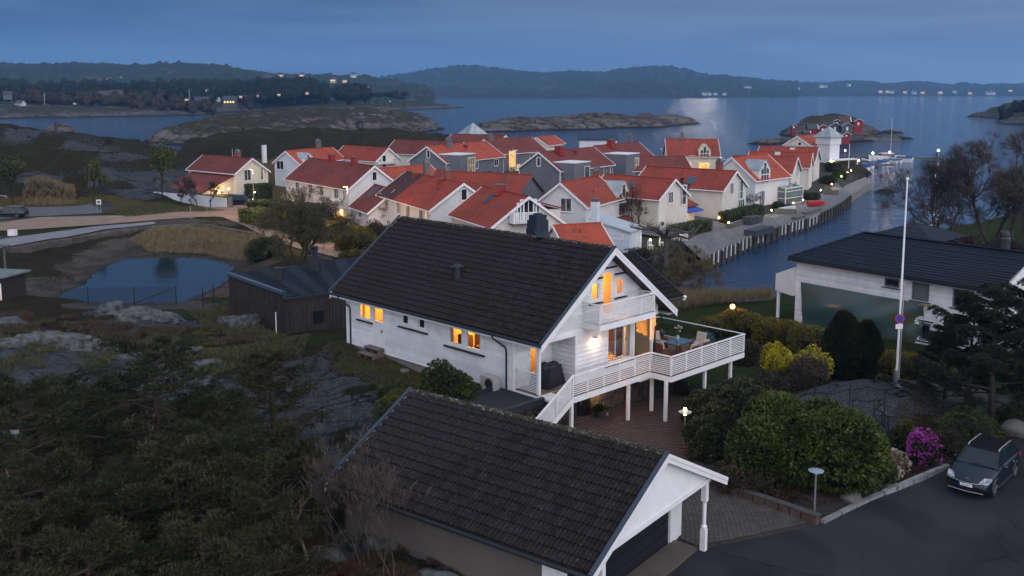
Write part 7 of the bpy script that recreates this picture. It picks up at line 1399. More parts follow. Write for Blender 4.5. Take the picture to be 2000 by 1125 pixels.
q_ = P(13, 560, 1.4); tag(MB().tube([(0, 0, -.5), (0, 0, 3.9)], [.12, .10], 8).box(-.6, .5, -.3, .3, 3.9, 4.05).build('utility_post', M('grey_wood_post', (.11, .10, .095), .9, .3, 4), None, False, tuple(q_)), 'grey wooden post with a flat top at the left edge', 'post')
q_ = P(25, 462, 2.0); tag(MB().box(-.45, .45, -.35, .35, 0, .8).box(-.48, .48, -.38, .38, .8, .86).build('litter_bin', WHITE2, None, False, tuple(q_)), 'square white box bin on the grass by the footpath', 'bin')
q_ = P(194, 416, 2.1); t = thing('road_sign', 'small white square sign by the car park', 'sign', tuple(q_)); m_ = MB(); m_.tube([(-.25, 0, 0), (-.25, 0, 1.9)], .03, 5); m_.tube([(.25, 0, 0), (.25, 0, 1.9)], .03, 5); m_.build('post', ALU, t); m_ = MB(); m_.box(-.35, .35, -.04, 0, 1.3, 2.0); m_.build('plate', WHITE2, t); m_ = MB(); m_.box(-.2, .2, -.05, -.04, 1.45, 1.85); m_.build('symbol', GREYTRIM, t)
q_ = P(373, 428, 2.0); tag(MB().tube([(0, 0, -.3), (0, 0, 1.9)], .05, 5).build('marker_post', ALU, None, False, tuple(q_)), 'thin pale marker post on the verge of the gravel road', 'post')
q_ = PD(109, 252, 380); tag(MB().tube([(0, 0, -2), (0, 0, 2.6)], [.6, .35], 6).build('sea_marker', DARKTRIM, None, False, tuple(q_)), 'dark marker post on top of the left skerry', 'sea marker')
q_ = P(540, 656, 3.0); tag(MB().tube([(0, 0, -.3), (0, 0, 1.7)], .04, 5).build('white_stake', WHITE2, None, False, tuple(q_)), 'thin white stake in front of the brown house', 'stake')
# trampoline with net poles on the rock
q_ = PD(1655, 840, 43.5); tr_ = thing('trampoline', 'black trampoline with net poles standing against the rock', 'trampoline', (q_[0], q_[1], gz(q_[0], q_[1])), 0); m_ = MB()
ring = [(1.75 * math.cos(a), 1.5 * math.sin(a), .72) for a in [i * math.pi / 14 for i in range(29)]]; m_.tube(ring, .06, 6); m_.build('ring', BLACKMETAL, tr_)
m_ = MB(); m_.prism([(p[0] * .95, p[1] * .95) for p in ring[:-1]], .68, .70); m_.build('mat', M('trampoline_mat', (.006, .012, .022), .5, .2, 2), tr_)
m_ = MB(); m_.prism([(1.55 + .45 * math.cos(a) * .0, .0) for a in (0, 1)] + [(1.2, 0)], 0, .01) if False else None
for i in range(6):
    a = i * math.pi / 3 + .2; x, y = 1.85 * math.cos(a), 1.6 * math.sin(a); m_ = MB(); m_.tube([(x, y, 0), (x, y, 1.6), (x * .97, y * .97, 2.35)], .03, 5); m_.build('net_pole', BLACKMETAL, tr_)
m_ = MB(); 
for i in range(29): a = -1.1 + i * .06; m_.tube([(1.82 * math.cos(a), 1.57 * math.sin(a), .1), (1.82 * math.cos(a + .03), 1.57 * math.sin(a + .03), 1.2)], .012, 3)
m_.build('sagging_net', M('blue_black_net', (.010, .022, .035), .7, .2, 4), tr_)
for i, (px, d) in enumerate(((1615, 45.5), (1666, 45), (1708, 44.3), (1723, 43.6))):
    yt = (772, 780, 790, 808)[i]; tpp = PD(px, yt, d); g_ = gz(tpp[0], tpp[1]); tag(MB().tube([(0, 0, -.3), (0, 0, max(1.2, tpp[2] - g_))], .025, 5).build('net_stake', BLACKMETAL, None, False, (tpp[0], tpp[1], g_)), ['leftmost thin black stake on the rock', 'second thin black stake on the rock', 'third thin black stake on the rock', 'rightmost thin black stake, by the trampoline end'][i], 'stake', 'thin black stakes on the rock')
# ---- cars
def car(label, loc, rz, paint, kind='suv', L=4.36, Wd=1.80, Hh=1.56, plate=None, chrome=True):
    t = thing('parked_car', label, 'car', tuple(loc), rz); m = MB(); h2 = Wd / 2
    # body as lofted sections along x (front = -x)
    if kind == 'suv': secs = [(-2.16, .42, .30, .58, .74), (-2.08, .62, .22, .78, .84), (-1.80, .80, .20, .90, .88), (-1.2, .98, .20, .98, .90), (-.75, 1.04, .20, 1.0, .90), (1.0, 1.06, .20, 1.0, .90), (1.75, 1.04, .22, 1.0, .89), (2.08, .98, .28, .9, .85), (2.18, .80, .40, .75, .80)]
    else: secs = [(-2.3, .40, .30, .55, .74), (-2.2, .62, .22, .75, .84), (-1.9, .78, .20, .85, .88), (-1.1, .93, .20, .93, .90), (1.2, .97, .20, .95, .90), (2.1, .98, .22, .95, .88), (2.3, .9, .30, .85, .82)]
    sx = L / 4.36; rows = []
    for (x, zt, zb, ww, k) in secs: w = h2 * min(1, ww + .02); rows.append([(x * sx, -w * .92, zb), (x * sx, -w, zb + .15), (x * sx, -w, zt - .16), (x * sx, -w * .93, zt - .03), (x * sx, 0, zt + .03), (x * sx, w * .93, zt - .03), (x * sx, w, zt - .16), (x * sx, w, zb + .15), (x * sx, w * .92, zb)])
    n = 9; vs = [p for r in rows for p in r]; fs = [(i * n + j, (i + 1) * n + j, (i + 1) * n + (j + 1) % n, i * n + (j + 1) % n) for i in range(len(rows) - 1) for j in range(n)] + [tuple(range(n)), tuple(reversed(range((len(rows) - 1) * n, len(rows) * n)))]
    m.add(vs, fs); b = m.build('body', paint, t, True)
    try:
        md = b.modifiers.new('bev', 'BEVEL'); md.width = .03; md.segments = 2; md.limit_method = 'ANGLE'
    except Exception: pass
    x0, x1, x2, x3 = (-.95, -.25, 1.45, 2.0) if kind == 'suv' else (-.9, -.2, 1.7, 2.2); zb, zt = 1.0 * (1 if kind == 'suv' else .94), Hh; wb, wt = h2 * .90, h2 * .70
    m = MB(); lo = [(x0 * sx, -wb, zb), (x3 * sx, -wb, zb), (x3 * sx, wb, zb), (x0 * sx, wb, zb)]; hi = [(x1 * sx, -wt, zt - .05), (x2 * sx, -wt, zt - .06), (x2 * sx, wt, zt - .06), (x1 * sx, wt, zt - .05)]; m.hexa(lo + hi); gh = m.build('glasshouse', M('car_glass', (.006, .014, .020), .10, .1, 1, spec=.5), t)
    m = MB()
    for a, c in zip(lo, hi): m.beam(a, (c[0], c[1], c[2]), .07, .05, (0, 1, 0))
    m.beam(((x0 + .95) * sx, -wb * .99, zb), ((x1 + .78) * sx, -wt * 1.01, zt - .06), .06, .02, (0, 1, 0)); m.beam(((x0 + .95) * sx, wb * .99, zb), ((x1 + .78) * sx, wt * 1.01, zt - .06), .06, .02, (0, 1, 0)); m.build('pillars', paint, t)
    m = MB(); m.hexa([(x1 * sx - .04, -wt - .02, zt - .07), (x2 * sx + .10, -wt - .02, zt - .08), (x2 * sx + .10, wt + .02, zt - .08), (x1 * sx - .04, wt + .02, zt - .07), (x1 * sx + .02, -wt + .06, zt), (x2 * sx, -wt + .06, zt - .01), (x2 * sx, wt - .06, zt - .01), (x1 * sx + .02, wt - .06, zt)]); rfp = m.build('roof_panel', M('black_gloss', (.004, .004, .006), .5, .1, 1, spec=.2) if kind == 'suv' else paint, t)
    for s in (-1, 1):
        m = MB(); m.tube([((x1 + .05) * sx, s * (wt - .02), zt - .02), ((x1 + .2) * sx, s * (wt - .02), zt + .05), ((x2 - .1) * sx, s * (wt - .02), zt + .05), (x2 * sx, s * (wt - .02), zt - .02)], .022, 6); m.build('roof_rail', ALU, rfp)
        m = MB(); m.blob((-.62 * sx, s * (h2 + .08), 1.06 * Hh / 1.56), .11, 2, .05, 2, 1, (.7, 1, .8)); m.build('wing_mirror', paint, t)
        m = MB(); m.hexa([(-2.13 * sx, s * .48, .62), (-2.05 * sx, s * .80, .66), (-1.72 * sx, s * .87, .76), (-1.86 * sx, s * .60, .74), (-2.12 * sx, s * .48, .70), (-2.02 * sx, s * .80, .76), (-1.70 * sx, s * .86, .84), (-1.84 * sx, s * .60, .84)]); m.build('headlight', M('headlight_glass', (.42, .46, .50), .15, .5, 12, c2=(.08, .09, .1), spec=.9), t)
        m = MB(); m.box(2.10 * sx, 2.2 * sx, s * .5, s * .84, .74, .92); m.build('tail_light', M('tail_light_red', (.45, .02, .03), .2, .1, 2), t)
        for xx in (-1.33 * sx, 1.37 * sx):
            m = MB(); c = (xx, s * (h2 - .10), .33); N_ = 18; prof = [(.20, -.10), (.31, -.10), (.335, -.05), (.335, .05), (.31, .10), (.20, .10)]
            vs = [(c[0] + r * math.cos(a), c[1] + y, c[2] + r * math.sin(a)) for (r, y) in prof for a in [2 * math.pi * k / N_ for k in range(N_)]]; m.add(vs, [(i * N_ + k, i * N_ + (k + 1) % N_, (i + 1) * N_ + (k + 1) % N_, (i + 1) * N_ + k) for i in range(5) for k in range(N_)]); wh = m.build('wheel', M('tyre', (.015, .015, .016), .85, .1, 3), t)
            m = MB()
            for k in range(5): a = 2 * math.pi * k / 5 + .3; m.beam((c[0], c[1] + s * .085, c[2]), (c[0] + .21 * math.cos(a), c[1] + s * .085, c[2] + .21 * math.sin(a)), .03, .07, (0, 1, 0))
            m.build('rim', ALU, wh)
            m = MB(); ar = [(xx + .40 * math.cos(a), .33 + .40 * math.sin(a)) for a in [math.pi * k / 10 for k in range(11)]]; m.tube([(p[0], s * (h2 - .015), p[1]) for p in ar], .045, 5); m.build('wheel_arch', DARKTRIM, t)
        for xx in (-.05, .85): m = MB(); m.box(xx * sx, (xx + .2) * sx, s * (h2 - .01), s * (h2 + .02), .86, .89); m.build('door_handle', ALU, t)
        m = MB(); m.box(-.98 * sx, 1.0 * sx, s * (h2 - .03), s * (h2 + .006), .22, .36); m.build('sill_trim', DARKTRIM, t)
    m = MB(); m.hexa([(-2.20 * sx, -.66, .30), (-2.20 * sx, .66, .30), (-2.0 * sx, .6, .30), (-2.0 * sx, -.6, .30), (-2.20 * sx, -.74, .48), (-2.20 * sx, .74, .48), (-2.0 * sx, .6, .48), (-2.0 * sx, -.6, .48)]); gl = m.build('grille', M('grille_black', (.008, .008, .009), .4, .1, 2), t)
    m = MB(); m.tube([(-2.215 * sx, -.70, .30), (-2.24 * sx, 0, .27), (-2.215 * sx, .70, .30)], .014, 5); m.tube([(-2.13 * sx, -.52, .64), (-2.20 * sx, 0, .60), (-2.13 * sx, .52, .64)], .012, 5); m.build('chrome_strip', ALU, gl)
    m = MB(); m.box(-2.24 * sx, -2.21 * sx, -.26, .26, .47, .58); pl = m.build('number_plate', WHITE2, t); m = MB(); m.box(-2.245 * sx, -2.238 * sx, .205, .262, .47, .58); m.build('blue_band', M('plate_blue', (.02, .05, .4), .4, .05, 1), pl)
    if plate:
        cu = bpy.data.curves.new('plate_text', 'FONT'); cu.body = plate; cu.size = .088; cu.align_x = 'CENTER'; cu.align_y = 'CENTER'; cu.extrude = .001; tmp = bpy.data.objects.new('tmp', cu); o = link('plate_text', bpy.data.meshes.new_from_object(tmp)); bpy.data.objects.remove(tmp); o.data.materials.clear(); o.data.materials.append(BLACKMETAL); o.parent = pl; o.location = (-2.243 * sx, -.03, .523); o.rotation_euler = (math.pi / 2, 0, -math.pi / 2)
    m = MB(); m.prism([(-.07 * math.cos(a), .78 + .022 * math.sin(a)) for a in [i * math.pi / 6 for i in range(12)]], -2.11 * sx, -2.09 * sx, 'x'); em = m.build('emblem', ALU, t); em.location = (0, 0, 0)
    m = MB(); m.box(-.98 * sx, -.92 * sx, -.7, -.05, 1.03, 1.045); m.build('wiper', BLACKMETAL, t)
    return t
CARP = M('dark_blue_car_paint', (.0045, .013, .021), .2, .1, .5, spec=.45); BLKP = M('black_car_paint', (.008, .010, .014), .15, .1, .5, metal=.3, spec=.8)
fr0, fr1 = P(1849, 940, 3.5), P(1941, 968, 3.5); fm = (fr0 + fr1) / 2; dv = fr1 - fr0; wdir = math.atan2(dv[1], dv[0]); back = np.array([-math.sin(wdir), math.cos(wdir)])
cc_ = np.array([20.08, 39.65]); wdir = math.radians(47 - 90); car('dark blue crossover car with a black roof parked by the kerb', (cc_[0], cc_[1], 3.53), wdir + math.pi / 2, CARP, plate='EB 40531')
q_ = P(0, 427, 2.15); car('black estate car half out of frame in the left car park', (q_[0] + .6, q_[1] + 1.2, 2.2), .05, BLKP, 'estate', 4.9, 1.85, 1.5); q_ = P(472, 399, 2.0); car('dark car parked beside the leftmost cream house', (q_[0], q_[1], 2.05), math.pi - .35, BLKP, 'estate', 4.7, 1.85, 1.5)
q_ = P(10, 404, 2.2); car('silver car behind the black estate at the left edge', (q_[0] - 3.2, q_[1] + 3.5, 2.2), .05, M('silver_paint', (.35, .37, .40), .25, .1, 1, metal=.5), 'estate', 4.5, 1.8, 1.45)
# ================================================================== VEGETATION
NR_ = np.random.RandomState(5)
def unit(n):
    v = NR_.normal(size=(n, 3)); return v / np.linalg.norm(v, axis=1, keepdims=True)
def leaf_quads(C_, size, up=0.0, asp=.55, jit=.35):
    """one small pointed leaf (quad) per centre"""
    n = len(C_); u = unit(n); u[:, 2] += up; u /= np.linalg.norm(u, axis=1, keepdims=True); w = np.cross(u, unit(n)); w /= np.linalg.norm(w, axis=1, keepdims=True)
    s = size * (1 + jit * NR_.normal(size=(n, 1))).clip(.4, 2); v = np.stack([C_ - u * s, C_ + w * s * asp, C_ + u * s, C_ - w * s * asp], 1).reshape(-1, 3); return v, np.arange(4 * n).reshape(n, 4)
def tufts(C_, D_, L, nb=7, spread=.7, w=.018):
    """needle or leaf tufts: nb blades fanning from each centre around direction D_"""
    n = len(C_); C2 = np.repeat(C_, nb, 0); D2 = np.repeat(D_, nb, 0) + unit(n * nb) * spread; D2 /= np.linalg.norm(D2, axis=1, keepdims=True); ll = L * NR_.uniform(.7, 1.2, (n * nb, 1))
    s = np.cross(D2, unit(n * nb)); s /= np.linalg.norm(s, axis=1, keepdims=True); v = np.stack([C2 - s * w * .4, C2 + D2 * ll * .55 - s * w, C2 + D2 * ll, C2 + D2 * ll * .55 + s * w], 1).reshape(-1, 3); return v, np.arange(4 * n * nb).reshape(-1, 4)
def leafmat(name, a, b, c=None, spec=.3, rough=.6, sc_=1.2):
    m, t, o = newmat(name); g = N(t, 'ShaderNodeNewGeometry'); n1 = N(t, 'ShaderNodeTexNoise', i_Scale=sc_, i_Detail=3); t.links.new(g.outputs['Position'], n1.inputs['Vector'])
    cc = mix(t, rampf(t, n1.outputs['Fac'], .35, .65), a, b); r = N(t, 'ShaderNodeMapRange', i_To_Min=.65, i_To_Max=1.35); t.links.new(g.outputs['Random Per Island'], r.inputs['Value']); sx = N(t, 'ShaderNodeVectorMath', operation='SCALE'); t.links.new(cc, sx.inputs[0]); t.links.new(r.outputs[0], sx.inputs['Scale'])
    cc = sx.outputs[0]
    if c is not None: cc = mix(t, rampf(t, g.outputs['Random Per Island'], .90, .96), cc, c)
    pbr(t, o, cc, rough, spec=spec); return m
PINE = leafmat('pine_needles', (.010, .016, .006), (.027, .031, .009), (.055, .050, .014)); PINE2 = leafmat('olive_pine_needles', (.015, .018, .006), (.032, .032, .009), (.07, .05, .018)); PINED = leafmat('dark_pine_needles', (.007, .014, .010), (.014, .022, .012))
RHOD = leafmat('rhododendron_leaf', (.024, .042, .008), (.062, .080, .015), sc_=.8); RHOD2 = leafmat('rhododendron_leaf_dull', (.016, .024, .010), (.038, .044, .019), (.12, .10, .05), sc_=.8)
FORS = leafmat('forsythia_flower', (.36, .31, .02), (.20, .18, .012)); YSHR = leafmat('yellow_shrub_leaf', (.13, .105, .010), (.055, .058, .010), (.24, .17, .015)); THUJ = leafmat('thuja_scale', (.008, .014, .006), (.018, .026, .010))
GSH = leafmat('green_shrub_leaf', (.022, .038, .010), (.045, .060, .014)); BRSH = leafmat('brown_twig_leaf', (.050, .034, .024), (.030, .024, .016), (.09, .06, .03)); SPRG = leafmat('spring_leaf', (.075, .080, .015), (.040, .052, .014), (.11, .11, .02)); PURP = leafmat('purple_blossom', (.34, .05, .32), (.20, .025, .19)); WFLW = leafmat('white_blossom', (.40, .34, .28), (.20, .16, .12)); HEAT = leafmat('heather_twig', (.045, .024, .020), (.060, .045, .022), (.11, .085, .045)); REED = leafmat('dry_reed', (.20, .155, .085), (.13, .10, .055)); GRSS = leafmat('dull_grass', (.075, .070, .028), (.040, .048, .016), (.13, .11, .05))
BARK = M('pine_bark', (.060, .042, .034), .9, .4, 3, bs=.6, bscale=18); GBARK = M('grey_bark', (.085, .072, .062), .9, .4, 3, bs=.5, bscale=14); DBARK = M('dark_bark', (.030, .025, .021), .9, .4, 3); TWIG = M('fine_twig', (.060, .048, .040), .9, .3, 3)
def grow(m, p, d, L, r, depth, tips, spread=.55, up=.1, n=2, seg=3, wob=.18, ratio=.74, mats=None, side=5):
    pts = [Vector(p)]; dd = Vector(d).normalized()
    for i in range(seg):
        dd = (dd + Vector((R_.gauss(0, wob), R_.gauss(0, wob), R_.gauss(0, wob) + up * .3))).normalized(); pts.append(pts[-1] + dd * L / seg)
    m.tube(pts, [r * (1 - .35 * i / seg) for i in range(seg + 1)], side if r > .02 else 3, False)
    if depth == 0: tips.append((pts[-1].copy(), dd.copy())); return
    for k in range(n + (R_.random() < .45)):
        a = dd.orthogonal().normalized(); a.rotate(Matrix.Rotation(R_.uniform(0, 6.28), 3, dd)); nd = (dd + a * R_.uniform(spread * .6, spread * 1.4) + Vector((0, 0, up))).normalized()
        grow(m, pts[-1] if k < 2 else pts[-2], nd, L * ratio * R_.uniform(.8, 1.15), r * .64, depth - 1, tips, spread, up, n, seg, wob, ratio, mats, side)
    if depth >= 1: tips.append((pts[-1].copy(), dd.copy()))
def bare_tree(label, loc, h, spread=.6, depth=6, r=.18, stems=1, up=.1, mat=None, rz=0, lean=(0, 0), twigs=0, group=None, name='bare_tree', leaf=None, ll=.08, nleaf=0):
    t = thing(name, label, 'tree', loc, rz, group); m = MB(); tips = []
    for s in range(stems):
        a = 6.28 * s / max(1, stems); dr = Vector((math.cos(a) * .35 * (stems > 1) + lean[0], math.sin(a) * .35 * (stems > 1) + lean[1], 1)); grow(m, (math.cos(a) * .15 * (stems > 1), math.sin(a) * .15 * (stems > 1), -.3), dr, h * .27, r, depth, tips, spread, up, 2, 3, .14, .77)
    m.build('trunk', mat or TWIG, t)
    if twigs:
        C0 = np.array([p for p, _ in tips]); D0 = np.array([d for _, d in tips]); k = NR_.randint(0, len(C0), twigs); v, f = tufts(C0[k] + unit(twigs) * .12, D0[k], h * .07, 3, .6, .012); stuff(link('twigs', fast_mesh('twigs', v, f, mat or TWIG), t))
    if nleaf:
        C0 = np.array([p for p, _ in tips]); k = NR_.randint(0, len(C0), nleaf); v, f = leaf_quads(C0[k] + NR_.normal(size=(nleaf, 3)) * h * .045, ll); link('crown', fast_mesh('crown', v, f, leaf), t)
    return t
def G(px, py, d=None, z=None):
    q = PD(px, py, d) if d else P(px, py, z if z is not None else 2.0); return (float(q[0]), float(q[1]), gz(q[0], q[1]) - .05)
def dome(label, loc, r, h, leaf, n, L=.16, nb=6, w=.03, name='shrub', cat='shrub', lumps=9, rz=0, group=None, core=None, up=.5, elong=1.0, spread=.75, lower=0.0, stem=True):
    """bush: lumpy dome covered in leaf rosettes, dark twigs inside"""
    t = thing(name, label, cat, loc, rz, group); L_ = [(NR_.uniform(-1, 1) * .55, NR_.uniform(-1, 1) * .55, NR_.uniform(.15, .62), NR_.uniform(.35, .6)) for _ in range(lumps)] + [(0, 0, .45, .55)]
    C_ = []; D_ = []
    while len(C_) < n:
        a = L_[NR_.randint(len(L_))]; u = unit(1)[0]
        if u[2] < -.35 + lower: continue
        p = np.array([a[0] + u[0] * a[3], a[1] + u[1] * a[3], max(.02, a[2] + u[2] * a[3] * .95)])
        if any(np.sum(((p - np.array(b[:3])) / b[3]) ** 2) < .72 for b in L_ if b is not a): continue
        C_.append(p * (1 - .10 * NR_.rand() ** 2 * 2)); D_.append(u)
    C_ = np.array(C_) * [r * elong, r, h / 1.08]; D_ = np.array(D_) + [0, 0, up * .4]; D_ /= np.linalg.norm(D_, axis=1, keepdims=True)
    v, f = tufts(C_, D_, L, nb, spread, w); link('foliage', fast_mesh('foliage', v, f, leaf), t)
    if stem:
        m = MB()
        for b in L_: m.tube([(0, 0, -.2), (b[0] * r * elong * .6, b[1] * r * .6, b[2] * h * .5), (b[0] * r * elong, b[1] * r, b[2] * h)], [.05, .035, .02], 4, False)
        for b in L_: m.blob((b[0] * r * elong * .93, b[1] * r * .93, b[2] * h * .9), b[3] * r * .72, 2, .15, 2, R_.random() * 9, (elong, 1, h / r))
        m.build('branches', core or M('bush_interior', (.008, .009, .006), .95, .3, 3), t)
    return t
def pine(label, loc, h, rz, seed, leaf, kind, group=None, crown=.35, wr=1.0, trunkm=None):
    st = R_.getstate(); R_.seed(seed); t = thing('pine_tree', label, 'tree', loc, rz, group); m = MB(); tp_ = []; lean = Vector((R_.uniform(-.05, .05), R_.uniform(-.05, .05), 0)); pts = [Vector((0, 0, -.5)) + lean * 0] + [Vector((R_.gauss(0, .06), R_.gauss(0, .06), h * k / 5)) + lean * h * k / 5 for k in range(1, 6)]
    m.tube(pts, [.20, .17, .14, .11, .07, .03], 8); cl = []
    nb = 26
    for i in range(nb):
        f = crown + (1 - crown) * (i / nb) ** .9; z = h * f; a = i * 2.4 + R_.uniform(-.4, .4); ln = wr * h * (.40 * (1 - (f - crown) / (1 - crown)) ** .7 + .10) * R_.uniform(.75, 1.2); b0 = Vector((lean.x * z, lean.y * z, z)); d = Vector((math.cos(a), math.sin(a), R_.uniform(-.05, .35))); b1 = b0 + d * ln * .5 + Vector((0, 0, -.05)); b2 = b0 + d * ln + Vector((0, 0, ln * .12)); m.tube([b0, b1, b2], [.055, .04, .015], 5, False)
        for k in range(7):
            g = .35 + .65 * (k + 1) / 7; c = b0.lerp(b1, g * 2) if g < .5 else b1.lerp(b2, g * 2 - 1); sd = Vector((-d.y, d.x, .1)) * R_.uniform(-.32, .32) * ln * (1.3 - g); m.tube([c, c + sd], [.02, .008], 3, False); cl.append((c + sd, .26 + .10 * R_.random())); cl.append((c + sd * .4 + Vector((0, 0, .12)), .22))
    for k in range(5): cl.append((pts[-1] + Vector((R_.gauss(0, .2), R_.gauss(0, .2), -.1 * k)), .28))
    m.build('trunk', trunkm or BARK, t); cc_ = np.array([tuple(c) for c, _ in cl]); rr_ = np.array([r for _, r in cl]); K = 30 if leaf is PINED else 12
    idx = np.repeat(np.arange(len(cc_)), K); u = unit(len(idx)); u[:, 2] = np.abs(u[:, 2]) * .8 - .15; C_ = cc_[idx] + u * rr_[idx, None] * [1.25, 1.25, .75]; v, f = tufts(C_, u * .6 + [0, 0, .5], .17, 7, .75, .012 if kind else .016); link('crown', fast_mesh('crown', v, f, leaf), t); R_.setstate(st); return t
# foreground pines
pa = pine('tall pine, third from the left, with a birdhouse on its trunk', G(312, 870, 36.5), 7.2, .4, 3, PINE, 1, 'pines on the left foreground knoll', .42)
pb = pine('pine at the left edge carrying bare pale limbs', G(60, 900, 33), 6.4, 1.4, 8, PINE, 1, 'pines on the left foreground knoll', .35, 1.15)
pc = pine('small pine in the bottom left corner', G(40, 1120, 25), 5.2, 2.2, 12, PINE2, 1, 'pines on the left foreground knoll', .15, 1.25)
spots = [(185, 880, 36, pa, .80, 'pine between the left edge pine and the birdhouse pine'), (435, 880, 36, pb, .78, 'pine just right of the birdhouse pine'), (535, 830, 42, pc, .85, 'low pine reaching towards the bare rock slab'), (90, 1000, 28.5, pc, .95, 'pine low at the left, second row'), (230, 1010, 27.5, pb, .72, 'dark pine in front of the birdhouse pine'), (350, 1020, 28, pc, 1.0, 'bushy pine under the birdhouse pine'), (455, 980, 30, pb, .80, 'pine below the rock slab, second row'), (545, 960, 33, pc, .82, 'rightmost low pine beside the thin saplings'),
         (170, 1115, 23.5, pc, .92, 'lowest pine near the bottom left corner'), (290, 1120, 24, pb, .62, 'lowest pine, second from the left corner'), (400, 1110, 24.5, pc, .85, 'lowest pine left of the mossy foreground rock'), (500, 1040, 27.5, pc, .75, 'small pine just left of the mossy foreground rock'), (590, 905, 36, pc, .55, 'smallest pine at the foot of the rock slab')]
for i, (px, py, d, src, s, lb) in enumerate(spots): copy_tree(src, G(px, py, d), i * 1.3, s, lb)
# bare limbs of the dying pine at left, bird box, number plate
t = bare_tree('dead pale-limbed tree among the left pines', G(55, 1000, 29.5), 6.5, .75, 4, .10, 1, -.02, M('pale_dead_wood', (.16, .12, .10), .85, .2, 4), lean=(.1, 0), name='dead_tree')
for px, py, d, s_, rz_, lb_ in ((440, 1000, 32, .75, 2.0, 'dead twiggy tree between the pines below the rock slab'), (300, 760, 42, .6, 4.0, 'fallen-looking pale limbs behind the birdhouse pine'), (150, 1060, 26, .7, 1.0, 'dead twiggy tree low among the front pines'), (600, 1000, 31.5, .6, 3.0, 'dead twiggy shrub left of the saplings')): copy_tree(t, G(px, py, d), rz_, s_, lb_)
q_ = PD(335, 942, 35.6); m_ = MB(); m_.box(-.10, .10, -.10, .08, -.15, .15); bxx = thing('bird_box', 'small wooden bird box hanging on the pine trunk', 'bird box', tuple(q_)); m_.build('box', M('bird_box_wood', (.12, .10, .08), .8, .2, 5), bxx); m_ = MB(); m_.box(-.13, .13, -.16, .10, .15, .18); m_.build('lid', GREYTRIM, bxx); m_ = MB(); m_.prism([(.035 * math.cos(a), .02 + .035 * math.sin(a)) for a in [i * math.pi / 5 for i in range(10)]], -.112, -.10, 'y'); m_.build('hole', WHITE2, bxx)
q_ = PD(29, 846, 31.5); tag(MB().box(-.14, .14, -.01, .01, -.11, .11).build('small_plate', M('plate_dirty_white', (.25, .26, .27), .7, .3, 9), None, False, tuple(q_)), 'small white plate nailed to the leftmost pine', 'plate')
# right-hand dark pine in front of the neighbour
pd_ = pine('big dark pine in front of the right-hand house', G(1935, 850, 45.5), 6.6, .3, 21, PINED, 1, None, .10, 1.15, DBARK); copy_tree(pd_, G(1885, 850, 46.5), 4.4, .80, 'dense dark pine overlapping the big one on its left'); copy_tree(pd_, G(2030, 840, 46.5), 2.0, 1.05, 'dark pine cut off by the right edge'); copy_tree(pd_, G(1845, 770, 50), 3.6, .62, 'smaller dark pine left of the big one')
# big shrubs by the driveway
dome('huge green rhododendron behind the unlit garden lamp', G(1560, 945, 39.3), 2.95, 3.2, RHOD, 5200, .24, 8, .042, 'rhododendron', lumps=14)
dome('dull green rhododendron right of the lit garden lamp', G(1450, 858, 43.6), 2.75, 3.0, RHOD2, 4200, .20, 7, .036, 'rhododendron', lumps=12)
dome('dark rhododendron arm beside the lit garden lamp', G(1385, 880, 42.2), 1.3, 1.7, RHOD2, 1500, .18, 7, .034, 'rhododendron', lumps=6)
dome('dark twiggy shrub between garage and big rhododendron', G(1448, 945, 38.8), 1.1, 1.1, BRSH, 900, .2, 5, .02)
dome('grey-green shrub at the right foot of the big rhododendron', G(1712, 925, 39.2), .9, 1.3, GSH, 900, .14, 6, .025)
dome('big dark leafy shrub by the long wall of the white house', G(893, 778, 43.8), 1.55, 2.5, GSH, 2400, .16, 6, .032, lumps=8); dome('lower green shrub left of the dark leafy one', G(800, 790, 44), 1.5, 1.3, SPRG, 1900, .12, 5, .022, lumps=8)
dome('small green shrub nearest the garage ridge', G(760, 760, 46), 1.0, .5, GSH, 700, .12, 5, .02)
dome('bright yellow forsythia bush', G(1516, 735, 53.5), .85, 2.3, FORS, 1700, .16, 5, .035, 'forsythia', up=1.2, core=TWIG); dome('thinner yellow forsythia behind the first', G(1583, 738, 54), 1.3, 2.3, FORS, 600, .16, 4, .03, 'forsythia', up=1.2, core=TWIG)
